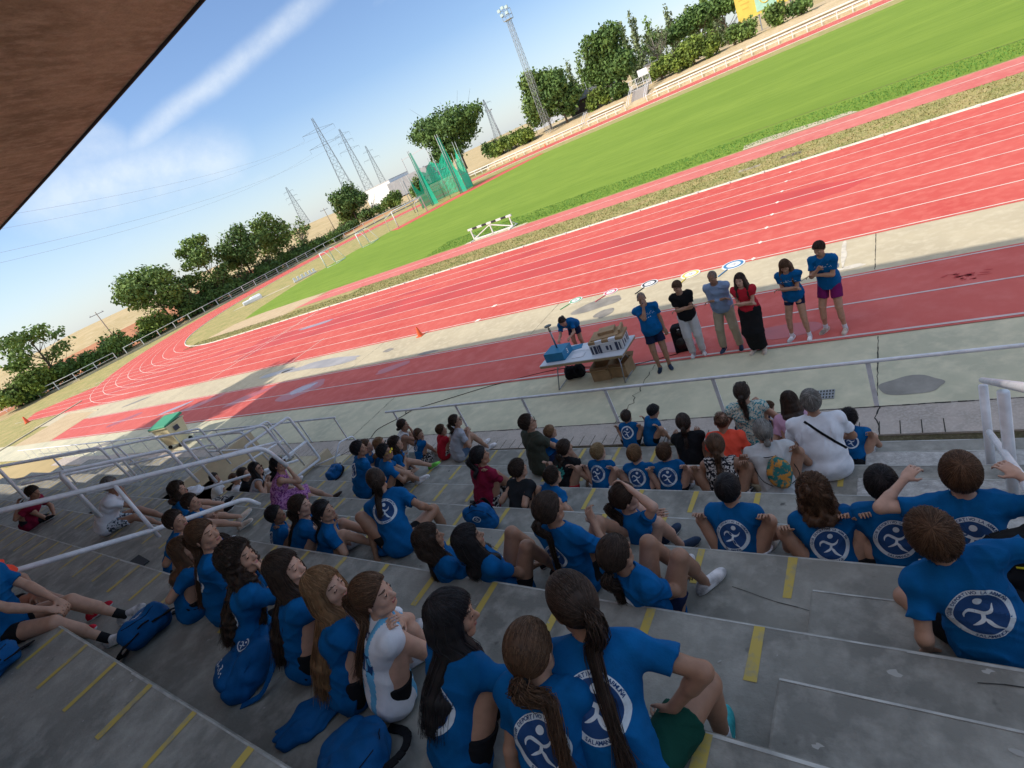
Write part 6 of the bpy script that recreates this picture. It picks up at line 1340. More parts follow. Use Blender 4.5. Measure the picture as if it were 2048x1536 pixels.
{'s': 1.115, 'label': 'girl with long dark ponytail in profile, arms round her raised knee, left middle', 'near': 2, 'print': 'LA ARMUÑA', 'hair': 'pony', 'hc': 'dark', 'hl': 0.36, 'ph': -0.02, 'yaw': 38, 'hy': 22, 'lean': 22, 'kap': 12, 'armR': 'hugk', 'armL': 'hugk', 'bot': 'tight', 'bc': 'black', 'skin': 'fair', 'hs': 1.183, 'group': 'spectators in club shirts on the terraces', 'id': 23, 'at': [-6.452, -7.844, 2.051], 'seat': 1.949, 'legL': ((0.12, 0.52, -0.007), (0.12, 0.6, 1)), 'legR': ((0.12, 0.52, -0.007), (0.12, 0.6, 1))},
{'s': 0.858, 'label': 'small boy with cropped black hair squeezed left of the profile girl', 'near': 1, 'emb': 's', 'hair': 'short', 'hc': 'black', 'yaw': 25, 'hy': 30, 'lean': 10, 'skin': 'dark', 'hs': 1.037, 'kap': 20, 'group': 'spectators in club shirts on the terraces', 'id': 24, 'at': [-7.003, -7.81, 2.027], 'seat': 1.949, 'legL': ((0.11, 0.4, -0.007), (0.15, 1, 0.9)), 'legR': ((0.11, 0.4, -0.007), (0.15, 1, 0.9))},
{'s': 1.012, 'label': 'girl with dark low ponytail and bare knees behind the profile girl', 'near': 1, 'hair': 'pony', 'hc': 'black', 'hl': 0.22, 'ph': -0.03, 'yaw': 40, 'hy': 25, 'lean': 8, 'arm': 'knees', 'hs': 1.127, 'kap': 20, 'group': 'spectators in club shirts on the terraces', 'id': 25, 'at': [-5.923, -7.777, 2.041], 'seat': 1.949, 'legL': ((0.12, 0.52, -0.007), (0.12, 0.6, 1)), 'legR': ((0.12, 0.52, -0.007), (0.12, 0.6, 1))},
{'s': 1.15, 'label': 'girl with dark ponytail turned away, big emblem square on her back, centre left', 'near': 2, 'emb': 'f', 'hair': 'pony', 'hc': 'dark', 'hl': 0.2, 'ph': 0.0, 'yaw': -38, 'hy': -10, 'hp': -25, 'lean': 24, 'kap': 20, 'armR': 'knees', 'armL': 'side', 'bot': 'tight', 'bc': 'black', 'skin': 'tan', 'es': 0.13, 'sway': -0.04, 'hs': 1.201, 'group': 'spectators in club shirts on the terraces', 'id': 26, 'at': [-5.075, -7.417, 2.054], 'seat': 1.949, 'legL': ((0.34, 0.3, -0.007), (0.6, 0.6, 0.9)), 'legR': ((0.34, 0.4, -0.403), (0.6, 0.6, 0.6))},
{'s': 1.155, 'label': 'broad dark-haired man in a club shirt with small side emblem, left centre', 'near': 1, 'emb': 's', 'hair': 'short', 'hc': 'black', 'yaw': 28, 'hy': 22, 'lean': 12, 'arm': 'knees', 'bc': 'black', 'w': 1.12, 'belly': 0.02, 'skin': 'tan', 'es': 0.118, 'hs': 1.204, 'kap': 20, 'group': 'spectators in club shirts on the terraces', 'id': 27, 'at': [-8.381, -5.544, 1.145], 'seat': 1.039, 'legL': ((0.12, 0.52, -0.401), (0.12, 0.6, 1)), 'legR': ((0.12, 0.57, -0.401), (0.12, 0.6, 1))},
{'s': 1.1, 'label': 'young man with yellow-rimmed sunglasses in a club shirt', 'near': 1, 'hair': 'short', 'hc': 'black', 'yaw': 38, 'hy': 28, 'lean': 16, 'arm': 'hugk', 'glasses': 'yellow', 'skin': 'tan', 'hs': 1.175, 'kap': 20, 'group': 'spectators in club shirts on the terraces', 'id': 28, 'at': [-7.719, -5.594, 1.14], 'seat': 1.039, 'legL': ((0.12, 0.52, -0.421), (0.12, 0.6, 1)), 'legR': ((0.12, 0.52, -0.007), (0.12, 0.6, 1))},
{'s': 1.078, 'label': 'curly dark-haired woman in a club shirt, legs stretched right, neon trainers', 'near': 1, 'hair': 'curly', 'hc': 'dark', 'hl': 0.18, 'yaw': 45, 'hy': 20, 'lean': 16, 'armR': 'knees', 'armL': 'knees', 'sc': 'shoe_g', 'skin': 'mid', 'hs': 1.163, 'kap': 20, 'group': 'spectators in club shirts on the terraces', 'id': 29, 'at': [-8.614, -4.678, 0.682], 'seat': 0.584, 'legL': ((0.14, 0.71, -0.429), (0.1, 0.5, 1)), 'legR': ((0.14, 0.66, -0.007), (0.1, 0.5, 1))},
{'s': 1.058, 'label': 'man with sunglasses pushed up on his head behind the broad dark-haired man', 'near': 0, 'hair': 'short', 'hc': 'brown', 'yaw': 35, 'hy': 25, 'glasses': 'top', 'skin': 'fair', 'hs': 1.152, 'kap': 20, 'group': 'spectators in club shirts on the terraces', 'id': 30, 'at': [-9.42, -4.702, 0.681], 'seat': 0.584, 'legL': ((0.11, 0.4, -0.007), (0.15, 1, 0.9)), 'legR': ((0.11, 0.4, -0.007), (0.15, 1, 0.9))},
{'s': 1.026, 'label': 'light-brown-haired woman wearing sunglasses behind the yellow-glasses man', 'near': 0, 'hair': 'wavy', 'hc': 'light', 'hl': 0.12, 'yaw': 35, 'hy': 25, 'glasses': 'dark', 'skin': 'fair', 'hs': 1.134, 'kap': 20, 'group': 'spectators in club shirts on the terraces', 'id': 31, 'at': [-9.082, -4.621, 0.677], 'seat': 0.584, 'legL': ((0.11, 0.4, -0.007), (0.15, 1, 0.9)), 'legR': ((0.11, 0.4, -0.007), (0.15, 1, 0.9))},
{'s': 1.1, 'label': 'woman with a low dark bun in a grey vest top, hand at her chin', 'near': 1, 'hair': 'bun', 'hc': 'dark', 'ph': -0.05, 'yaw': 42, 'hy': 22, 'lean': 20, 'tc': 'lightgrey', 'top': 'tank', 'bc': 'lightgrey', 'bot': 'bermuda', 'armR': 'chin', 'skin': 'tan', 'hs': 1.175, 'kap': 20, 'group': 'family spectators on the terraces', 'id': 32, 'at': [-9.987, -3.348, 0.23], 'seat': 0.129, 'legL': ((0.11, 0.4, -0.121), (0.15, 1, 0.6)), 'legR': ((0.11, 0.4, -0.007), (0.15, 1, 0.9))},
{'s': 0.858, 'label': 'girl with brown ponytail looking down in a club shirt beside the woman with the bun', 'near': 1, 'emb': 's', 'hair': 'pony', 'hc': 'brown', 'hl': 0.1, 'yaw': 25, 'hy': 70, 'hp': -5, 'skin': 'mid', 'hs': 1.037, 'kap': 20, 'group': 'spectators in club shirts on the terraces', 'id': 33, 'at': [-9.204, -3.509, 0.207], 'seat': 0.129, 'legL': ((0.11, 0.4, -0.007), (0.15, 1, 0.9)), 'legR': ((0.11, 0.4, -0.007), (0.15, 1, 0.9))},
{'s': 0.814, 'label': 'small boy in a red and black football shirt beside the white-shirted woman', 'near': 1, 'hair': 'short', 'hc': 'brown', 'yaw': 25, 'hy': 25, 'tc': 'red', 'bc': 'mono', 'skin': 'mid', 'hs': 1.01, 'kap': 20, 'group': 'family spectators on the terraces', 'id': 34, 'at': [-8.63, -3.361, 0.202], 'seat': 0.129, 'legL': ((0.11, 0.5, -0.161), (0.15, 1, 0.6)), 'legR': ((0.11, 0.4, -0.007), (0.15, 1, 0.9))},
{'s': 1.1, 'label': 'woman in white T-shirt with sunglasses and dark half ponytail, jeans shorts', 'near': 1, 'hair': 'pony', 'hc': 'dark', 'hl': 0.08, 'ph': -0.0, 'yaw': 32, 'hy': 25, 'hp': 8, 'lean': 10, 'tc': 'grey', 'bc': 'jeans', 'arm': 'knees', 'glasses': 'dark', 'skin': 'mid', 'w': 1.08, 'hs': 1.175, 'kap': 20, 'group': 'family spectators on the terraces', 'id': 35, 'at': [-8.138, -3.389, 0.23], 'seat': 0.129, 'legL': ((0.12, 0.52, -0.121), (0.12, 0.6, 1)), 'legR': ((0.12, 0.52, -0.121), (0.12, 0.6, 1))},
{'s': 1.122, 'label': 'woman in a wine red T-shirt with short black ponytail', 'near': 1, 'hair': 'pony', 'hc': 'black', 'hl': 0.1, 'ph': 0.03, 'yaw': 18, 'hy': 22, 'lean': 8, 'tc': 'wine', 'bc': 'mono', 'bot': 'long', 'arm': 'knees', 'tie': 'white', 'skin': 'tan', 'w': 1.05, 'hs': 1.186, 'kap': 20, 'group': 'family spectators on the terraces', 'id': 36, 'at': [-5.281, -5.81, 1.142], 'seat': 1.039, 'legL': ((0.11, 0.4, -0.007), (0.15, 1, 0.9)), 'legR': ((0.11, 0.4, -0.007), (0.15, 1, 0.9))},
{'s': 1.012, 'label': 'dark brown-haired boy in a speckled black T-shirt', 'near': 1, 'hair': 'short', 'hc': 'dark', 'yaw': 8, 'hy': 12, 'lean': 18, 'tc': 'spk', 'bc': 'mono', 'bot': 'long', 'arm': 'knees', 'skin': 'mid', 'hs': 1.127, 'kap': 20, 'group': 'family spectators on the terraces', 'id': 37, 'at': [-4.539, -6.037, 1.131], 'seat': 1.039, 'legL': ((0.11, 0.4, -0.007), (0.15, 1, 0.9)), 'legR': ((0.11, 0.4, -0.007), (0.15, 1, 0.9))},
{'s': 1.166, 'label': 'bearded man with sunglasses in a dark olive T-shirt', 'near': 1, 'hair': 'short', 'hc': 'dark', 'yaw': 25, 'hy': 30, 'hp': 10, 'lean': 6, 'kap': 8, 'tc': 'olive', 'bc': 'navy', 'arm': 'hug', 'glasses': 'dark', 'skin': 'mid', 'w': 1.12, 'hs': 1.209, 'group': 'family spectators on the terraces', 'id': 38, 'at': [-5.331, -4.37, 0.691], 'seat': 0.584, 'legL': ((0.12, 0.52, -0.397), (0.12, 0.6, 1)), 'legR': ((0.12, 0.52, -0.397), (0.12, 0.6, 1))},
{'s': 0.734, 'label': 'small light-brown-haired child leaning on the olive-shirted man', 'near': 0, 'hair': 'short', 'hc': 'light', 'yaw': 20, 'hy': 15, 'lean': 28, 'tc': 'club', 'skin': 'mid', 'hs': 0.96, 'kap': 20, 'group': 'family spectators on the terraces', 'id': 39, 'at': [-5.274, -4.233, 0.65], 'seat': 0.584, 'legL': ((0.11, 0.4, -0.627), (0.15, 1, 0.6)), 'legR': ((0.11, 0.4, -0.627), (0.15, 1, 0.6))},
{'s': 0.99, 'label': 'girl in black T-shirt with a colourful print on her back, hair in ponytail', 'near': 1, 'hair': 'pony', 'hc': 'dark', 'hl': 0.1, 'ph': -0.02, 'yaw': 10, 'hy': 20, 'tc': 'black', 'bc': 'red', 'bot': 'shorts', 'lean': 22, 'arm': 'knees', 'tie': 'beige', 'art': 1, 'skin': 'mid', 'hs': 1.114, 'kap': 20, 'group': 'family spectators on the terraces', 'id': 40, 'at': [-4.541, -4.993, 0.674], 'seat': 0.584, 'legL': ((0.2, 0.34, -0.007), (0.5, 0.4, 1)), 'legR': ((0.2, 0.34, -0.007), (0.5, 0.4, 1))},
{'s': 0.88, 'label': 'crop-haired boy in a club shirt with neon green shorts trim', 'near': 1, 'emb': 's', 'hair': 'short', 'hc': 'dark', 'yaw': 28, 'hy': -8, 'lean': 22, 'kap': 22, 'arm': 'thigh', 'bc': 'neon', 'bot': 'shorts', 'skin': 'mid', 'hs': 1.051, 'group': 'spectators in club shirts on the terraces', 'id': 41, 'at': [-4.14, -6.014, 1.119], 'seat': 1.039, 'legL': ((0.34, 0.3, -0.007), (0.6, 0.6, 0.9)), 'legR': ((0.34, 0.3, -0.007), (0.6, 0.6, 0.9))},
{'s': 0.858, 'label': 'blond boy with emblem on his back reading a booklet', 'near': 1, 'emb': 'f', 'hair': 'short', 'hc': 'blond', 'yaw': 5, 'hy': 12, 'lean': 14, 'arm': 'knees', 'bc': 'white', 'skin': 'fair', 'es': 0.136, 'hs': 1.037, 'kap': 20, 'group': 'spectators in club shirts on the terraces', 'id': 42, 'at': [-3.933, -4.951, 0.662], 'seat': 0.584, 'legL': ((0.2, 0.34, -0.007), (0.5, 0.4, 1)), 'legR': ((0.2, 0.34, -0.007), (0.5, 0.4, 1))},
{'s': 0.88, 'label': 'light-brown-haired boy with emblem, left of two boys side by side', 'near': 1, 'emb': 'f', 'hair': 'short', 'hc': 'light', 'yaw': -5, 'hy': 5, 'lean': 12, 'arm': 'knees', 'skin': 'fair', 'es': 0.136, 'hs': 1.051, 'kap': 20, 'group': 'spectators in club shirts on the terraces', 'id': 43, 'at': [-3.29, -5.036, 0.664], 'seat': 0.584, 'legL': ((0.2, 0.34, -0.007), (0.5, 0.4, 1)), 'legR': ((0.2, 0.34, -0.007), (0.5, 0.4, 1))},
{'s': 0.88, 'label': 'boy with swept brown hair and emblem, right of two boys side by side', 'near': 1, 'emb': 'f', 'hair': 'short', 'hc': 'brown', 'yaw': -8, 'hy': 5, 'lean': 12, 'arm': 'knees', 'skin': 'fair', 'es': 0.136, 'hs': 1.051, 'kap': 20, 'group': 'spectators in club shirts on the terraces', 'id': 44, 'at': [-2.867, -5.019, 0.664], 'seat': 0.584, 'legL': ((0.2, 0.34, -0.007), (0.5, 0.4, 1)), 'legR': ((0.2, 0.34, -0.007), (0.5, 0.4, 1))},
{'s': 1.081, 'label': 'ponytailed girl in right profile with a hand raised to her forehead', 'near': 2, 'hair': 'pony', 'hc': 'dark', 'hl': 0.3, 'ph': -0.03, 'yaw': 35, 'hy': 22, 'lean': 5, 'kap': 5, 'armR': 'head', 'armL': 'hugk', 'bot': 'tight', 'skin': 'fair', 'tie': 'navy', 'hs': 1.164, 'group': 'spectators in club shirts on the terraces', 'id': 45, 'at': [-2.4, -6.929, 1.593], 'seat': 1.494, 'legL': ((0.1, 0.36, -0.007), (0.12, 0.5, 1)), 'legR': ((0.1, 0.36, -0.007), (0.12, 0.5, 1))},
{'s': 1.104, 'label': 'girl reclining with low dark ponytail and both bare knees raised high', 'near': 2, 'emb': 's', 'hair': 'pony', 'hc': 'dark', 'hl': 0.14, 'ph': -0.06, 'yaw': 22, 'hy': -2, 'hp': 8, 'lean': -25, 'kap': 16, 'armL': 'side', 'armR': 'lap', 'bot': 'tight', 'bc': 'navy', 'skin': 'tan', 'hs': 1.177, 'group': 'spectators in club shirts on the terraces', 'id': 46, 'at': [-1.821, -7.77, 2.05], 'seat': 1.949, 'legL': ((0.1, 0.36, -0.007), (0.12, 0.5, 1)), 'legR': ((0.1, 0.36, -0.007), (0.12, 0.5, 1))},
{'s': 1.127, 'label': 'girl with a long dark braid down her back', 'near': 2, 'emb': 'runner', 'hair': 'braid', 'hc': 'dark', 'hl': 0.4, 'ph': -0.02, 'yaw': 10, 'hy': 10, 'lean': -4, 'kap': 8, 'arm': 'knees', 'skin': 'tan', 'hs': 1.189, 'group': 'spectators in club shirts on the terraces', 'id': 47, 'at': [-2.611, -7.565, 2.052], 'seat': 1.949, 'legL': ((0.12, 0.62, -0.411), (0.12, 0.6, 1)), 'legR': ((0.12, 0.52, -0.007), (0.12, 0.6, 1))},
{'s': 1.081, 'label': 'girl with straight dark bob leaning back, bare knees up, near the blue bag', 'near': 2, 'emb': 's', 'hair': 'long', 'hc': 'black', 'hl': 0.1, 'yaw': 30, 'hy': 5, 'hp': 5, 'lean': -24, 'kap': 14, 'armL': 'side', 'armR': 'lap', 'skin': 'tan', 'bot': 'tight', 'hs': 1.164, 'group': 'spectators in club shirts on the terraces', 'id': 48, 'at': [-3.192, -7.765, 2.048], 'seat': 1.949, 'legL': ((0.1, 0.36, -0.007), (0.12, 0.5, 1)), 'legR': ((0.1, 0.36, -0.007), (0.12, 0.5, 1))},
{'s': 1.081, 'label': 'girl with long wavy dark hair leaning back beside the bob-haired girl', 'near': 2, 'hair': 'wavy', 'hc': 'dark', 'hl': 0.38, 'yaw': 30, 'hy': 8, 'lean': -14, 'kap': 10, 'armL': 'side', 'armR': 'lap', 'skin': 'tan', 'bot': 'tight', 'hs': 1.164, 'group': 'spectators in club shirts on the terraces', 'id': 49, 'at': [-3.67, -7.879, 2.048], 'seat': 1.949, 'legL': ((0.1, 0.36, -0.007), (0.12, 0.5, 1)), 'legR': ((0.1, 0.36, -0.007), (0.12, 0.5, 1))},
{'s': 0.756, 'label': 'small dark-haired boy with emblem, left of the two on the front paving', 'near': 0, 'emb': 's', 'hair': 'short', 'hc': 'dark', 'yaw': 0, 'hy': 5, 'lean': 10, 'es': 0.142, 'hs': 0.974, 'kap': 20, 'group': 'spectators in club shirts on the terraces', 'id': 50, 'noh': 1, 'at': [-4.314, -3.125, 0.092], 'seat': 0.024, 'legL': ((0.2, 0.34, -0.033), (0.5, 0.4, 1)), 'legR': ((0.2, 0.34, -0.033), (0.5, 0.4, 1))},
{'s': 0.778, 'label': 'small black-haired boy looking down, right of the two on the front paving', 'near': 0, 'hair': 'short', 'hc': 'black', 'yaw': 40, 'hy': 10, 'hp': -25, 'lean': 12, 'hs': 0.988, 'kap': 20, 'group': 'spectators in club shirts on the terraces', 'id': 51, 'noh': 1, 'at': [-3.99, -3.02, 0.094], 'seat': 0.024, 'legL': ((0.2, 0.34, -0.033), (0.5, 0.4, 1)), 'legR': ((0.2, 0.34, -0.033), (0.5, 0.4, 1))},
{'s': 1.078, 'label': 'woman in black sleeveless top with long dark ponytail', 'near': 1, 'hair': 'pony', 'hc': 'dark', 'hl': 0.18, 'ph': 0.0, 'yaw': -10, 'hy': 0, 'tc': 'black', 'bc': 'mono', 'bot': 'skirt', 'arm': 'knees', 'skin': 'tan', 'top': 'cap', 'hs': 1.163, 'kap': 20, 'group': 'family spectators on the terraces', 'id': 52, 'at': [-2.976, -3.948, 0.227], 'seat': 0.129, 'legL': ((0.11, 0.4, -0.007), (0.15, 1, 0.9)), 'legR': ((0.11, 0.4, -0.007), (0.15, 1, 0.9))},
{'s': 1.122, 'label': 'balding man in a bright orange T-shirt', 'near': 1, 'hair': 'bald', 'hc': 'brown', 'yaw': -5, 'hy': -15, 'tc': 'coral', 'bc': 'navy', 'arm': 'lap', 'skin': 'tan', 'w': 1.05, 'belly': 0.02, 'hs': 1.186, 'kap': 20, 'group': 'family spectators on the terraces', 'id': 53, 'at': [-2.428, -4.022, 0.232], 'seat': 0.129, 'legL': ((0.11, 0.4, -0.007), (0.15, 1, 0.9)), 'legR': ((0.11, 0.4, -0.007), (0.15, 1, 0.9))},
{'s': 1.1, 'label': 'woman with brown ponytail in black and white patterned dress', 'near': 1, 'hair': 'pony', 'hc': 'brown', 'hl': 0.26, 'ph': 0.0, 'yaw': -8, 'hy': -5, 'tc': 'mono', 'bc': 'mono', 'top': 'tank', 'bot': 'skirt', 'arm': 'knees', 'skin': 'tan', 'hs': 1.175, 'kap': 20, 'group': 'family spectators on the terraces', 'id': 54, 'at': [-2.145, -5.142, 0.685], 'seat': 0.584, 'legL': ((0.2, 0.34, -0.007), (0.5, 0.4, 1)), 'legR': ((0.2, 0.34, -0.007), (0.5, 0.4, 1))},
{'s': 1.21, 'label': 'woman in a blue and white floral sleeveless blouse, sunglasses on her head', 'near': 1, 'hair': 'pony', 'hc': 'dark', 'hl': 0.12, 'ph': 0.02, 'yaw': -10, 'hy': 5, 'lean': 4, 'kap': 4, 'tc': 'floral', 'top': 'cap', 'bot': 'long', 'bc': 'navy', 'arm': 'knees', 'glasses': 'top', 'skin': 'mid', 'hs': 1.232, 'group': 'family spectators on the terraces', 'id': 55, 'at': [-2.217, -3.318, 0.24], 'seat': 0.129, 'legL': ((0.11, 0.4, -0.11), (0.15, 1, 0.6)), 'legR': ((0.11, 0.4, -0.11), (0.15, 1, 0.6))},
{'s': 0.572, 'label': 'toddler in a cream top with a pink hair clip looking down', 'near': 1, 'hair': 'bun', 'hc': 'brown', 'ph': 0.05, 'yaw': 50, 'hy': 10, 'hp': -20, 'tc': 'white', 'bc': 'pink', 'hs': 0.82, 'tie': 'pink', 'skin': 'fair', 'kap': 20, 'group': 'family spectators on the terraces', 'id': 56, 'noh': 1, 'at': [-2.191, -2.865, 0.074], 'seat': 0.024, 'legL': ((0.2, 0.34, -0.042), (0.5, 0.4, 1)), 'legR': ((0.2, 0.34, -0.042), (0.5, 0.4, 1))},
{'s': 1.1, 'label': 'woman in a pink T-shirt with dark bob hair beside the toddler', 'near': 1, 'hair': 'long', 'hc': 'dark', 'hl': 0.06, 'yaw': -15, 'hy': -10, 'hp': -10, 'tc': 'pink', 'bc': 'jeans', 'bot': 'bermuda', 'arm': 'lap', 'skin': 'fair', 'lean': 18, 'hs': 1.175, 'kap': 20, 'group': 'family spectators on the terraces', 'id': 57, 'at': [-1.54, -3.634, 0.23], 'seat': 0.129, 'legL': ((0.11, 0.4, -0.007), (0.15, 1, 0.9)), 'legR': ((0.11, 0.5, -0.121), (0.15, 1, 0.6))},
{'s': 1.21, 'label': 'big grey-cropped man in a white T-shirt with a black crossbody strap', 'near': 1, 'hair': 'short', 'hc': 'grey', 'hth': 0.3, 'yaw': -12, 'hy': -5, 'tc': 'white', 'bc': 'navy', 'arm': 'knees', 'skin': 'tan', 'w': 1.3, 'belly': 0.05, 'lean': 10, 'strap': 1, 'hs': 1.232, 'kap': 20, 'group': 'family spectators on the terraces', 'id': 58, 'at': [-1.137, -4.472, 0.695], 'seat': 0.584, 'legL': ((0.12, 0.52, -0.383), (0.12, 0.6, 1)), 'legR': ((0.12, 0.52, -0.383), (0.12, 0.6, 1))},
{'s': 1.122, 'label': 'grey-streaked woman in white T-shirt carrying a patterned drawstring bag', 'near': 1, 'hair': 'bun', 'hc': 'grey', 'ph': -0.06, 'yaw': -15, 'hy': -5, 'tc': 'lightgrey', 'bc': 'beige', 'bot': 'shorts', 'arm': 'knees', 'skin': 'tan', 'w': 1.15, 'lean': 16, 'hs': 1.186, 'kap': 20, 'group': 'family spectators on the terraces', 'id': 59, 'at': [-1.602, -4.93, 0.687], 'seat': 0.584, 'legL': ((0.2, 0.34, -0.007), (0.5, 0.4, 1)), 'legR': ((0.2, 0.34, -0.007), (0.5, 0.4, 1))},
{'s': 0.858, 'label': 'black-haired boy with emblem hugging his knee right of the big man', 'near': 1, 'emb': 's', 'hair': 'short', 'hc': 'black', 'hth': 2, 'yaw': 0, 'hy': 0, 'lean': 16, 'bc': 'navy', 'hs': 1.037, 'kap': 20, 'group': 'spectators in club shirts on the terraces', 'id': 60, 'at': [-0.935, -3.813, 0.207], 'seat': 0.129, 'legL': ((0.2, 0.34, -0.007), (0.5, 0.4, 1)), 'legR': ((0.2, 0.34, -0.007), (0.5, 0.4, 1))},
{'s': 1.012, 'label': 'crop-haired boy with emblem, left of the three in the right middle', 'near': 2, 'emb': 'f', 'hair': 'short', 'hc': 'black', 'hth': 0.4, 'yaw': -2, 'hy': 6, 'lean': 12, 'kap': 18, 'arm': 'knees', 'bc': 'white', 'skin': 'mid', 'es': 0.132, 'ey': -0.03, 'hs': 1.127, 'group': 'spectators in club shirts on the terraces', 'id': 61, 'at': [-1.49, -6.856, 1.586], 'seat': 1.494, 'legL': ((0.2, 0.34, -0.007), (0.5, 0.4, 1)), 'legR': ((0.2, 0.34, -0.007), (0.5, 0.4, 1))},
{'s': 1.035, 'label': 'boy with a mop of curly brown hair and emblem on his back', 'near': 2, 'emb': 'f', 'hair': 'curly', 'hc': 'brown', 'hl': 0.03, 'yaw': -18, 'hy': 0, 'lean': 14, 'kap': 14, 'arm': 'knees', 'skin': 'mid', 'es': 0.132, 'ey': -0.03, 'hs': 1.139, 'group': 'spectators in club shirts on the terraces', 'id': 62, 'at': [-0.763, -6.891, 1.588], 'seat': 1.494, 'legL': ((0.2, 0.34, -0.007), (0.5, 0.4, 1)), 'legR': ((0.2, 0.34, -0.007), (0.5, 0.4, 1))},
{'s': 1.035, 'label': 'dark smooth-haired boy with emblem, right of the curly boy', 'near': 2, 'emb': 'f', 'hair': 'short', 'hc': 'black', 'yaw': -12, 'hy': 4, 'lean': 10, 'kap': 16, 'arm': 'knees', 'skin': 'mid', 'es': 0.136, 'ey': -0.03, 'hs': 1.139, 'group': 'spectators in club shirts on the terraces', 'id': 63, 'at': [-0.353, -6.778, 1.588], 'seat': 1.494, 'legL': ((0.2, 0.34, -0.007), (0.5, 0.4, 1)), 'legR': ((0.2, 0.34, -0.007), (0.5, 0.4, 1))},
{'s': 1.081, 'label': 'brown-haired boy with hands behind his head level, at the right edge near the handrail', 'near': 2, 'emb': 'f', 'hair': 'short', 'hc': 'brown', 'yaw': -4, 'hy': 0, 'lean': 4, 'kap': 10, 'arm': (0.28, 0.22, 0.55, 1, 0, 0.2), 'skin': 'fair', 'es': 0.139, 'ey': -0.02, 'hs': 1.164, 'group': 'spectators in club shirts on the terraces', 'id': 64, 'at': [0.07, -6.916, 1.82], 'seat': 1.722, 'legL': ((0.11, 0.4, -0.217), (0.15, 1, 0.6)), 'legR': ((0.11, 0.4, -0.217), (0.15, 1, 0.6))},
{'s': 1.035, 'label': 'boy with brown bowl-cut hair leaning left, right arm stretched out, big emblem on his back', 'near': 2, 'emb': 'f', 'hair': 'short', 'hc': 'brown', 'hth': 1.6, 'yaw': -18, 'hy': -5, 'hr': -14, 'lean': 2, 'kap': 12, 'sl': -16, 'armR': 'out', 'armL': 'side', 'bc': 'black', 'skin': 'mid', 'es': 0.136, 'ey': -0.04, 'hs': 1.139, 'group': 'spectators in club shirts on the terraces', 'id': 65, 'at': [0.111, -7.798, 2.271], 'seat': 2.176, 'legL': ((-0.1, 0.27, -0.227), (1, 0.6, 0.25)), 'legR': ((-0.1, 0.27, -0.227), (1, 0.6, 0.25))},
{'s': 0.92, 'label': 'girl bending over the white table writing, dark hair tied back', 'yaw': 172, 'near': 1, 'hair': 'pony', 'hc': 'dark', 'hl': 0.08, 'hp': -35, 'hy': 0, 'lean': 48, 'kap': 22, 'leg': 'stand', 'arm': 'fwd', 'bc': 'navy', 'bot': 'shorts', 'print': 'LA ARMUÑA', 'skin': 'mid', 'group': 'group standing by the table', 'id': 66, 'at': [-7.092, 0.994, 0.833]},
{'s': 1.05, 'label': 'bald man in club T-shirt and dark shorts speaking into a microphone', 'yaw': 160, 'near': 1, 'hair': 'bald', 'hc': 'grey', 'hp': 2, 'lean': -3, 'kap': 6, 'leg': 'stand', 'armR': 'mic', 'armL': 'hang', 'bc': 'navy', 'bot': 'shorts', 'print': 'LA ARMUÑA', 'sub': 1, 'sc': 'shoe_n', 'skin': 'tan', 'w': 1.12, 'belly': 0.05, 'group': 'group standing by the table', 'id': 67, 'at': [-4.531, -0.337, 0.95]},
{'s': 1.02, 'label': 'man in black T-shirt and pale grey trousers with folded arms, looking down', 'yaw': 165, 'near': 1, 'hair': 'short', 'hc': 'brown', 'hth': 0.4, 'hp': -18, 'hy': 30, 'lean': -2, 'leg': 'stand', 'arm': 'fold', 'tc': 'black', 'bc': 'lightgrey', 'bot': 'long', 'sc': 'shoe_w', 'skin': 'mid', 'group': 'group standing by the table', 'id': 68, 'at': [-3.919, 0.114, 0.923]},
{'s': 1.03, 'label': 'bald man in light blue checked shirt and beige chinos, arms folded', 'yaw': 178, 'near': 1, 'hair': 'bald', 'hc': 'grey', 'hp': -12, 'hy': 15, 'lean': 0, 'leg': 'standout', 'arm': 'fold', 'tc': 'check', 'top': 'long', 'bc': 'beige', 'bot': 'long', 'sc': 'shoe_n', 'skin': 'tan', 'w': 1.12, 'belly': 0.05, 'group': 'group standing by the table', 'id': 69, 'at': [-3.224, 0.218, 0.932]},
{'s': 0.99, 'label': 'woman with long wavy dark hair in a red top and wide black trousers, arms folded', 'yaw': 188, 'near': 1, 'hair': 'wavy', 'hc': 'dark', 'hl': 0.22, 'hp': 0, 'lean': -2, 'leg': 'stand', 'arm': 'fold', 'tc': 'red', 'bc': 'black', 'bot': 'skirt', 'longskirt': 1, 'sc': 'shoe_b', 'skin': 'fair', 'slv': 0.4, 'group': 'group standing by the table', 'id': 70, 'at': [-2.665, -0.096, 0.896]},
{'s': 0.97, 'label': 'girl with long brown hair over her face, club shirt, short dark shorts, arms folded', 'yaw': 190, 'near': 1, 'hair': 'long', 'hc': 'brown', 'hl': 0.24, 'hp': -35, 'hy': -6, 'lean': 2, 'kap': 10, 'leg': 'standout', 'arm': 'fold', 'bc': 'navy', 'bot': 'tight', 'print': 'LA ARMUÑA', 'sc': 'shoe_w', 'sock': 'white', 'skin': 'mid', 'slv': 0.5, 'group': 'group standing by the table', 'id': 71, 'at': [-1.945, 0.266, 0.878]},
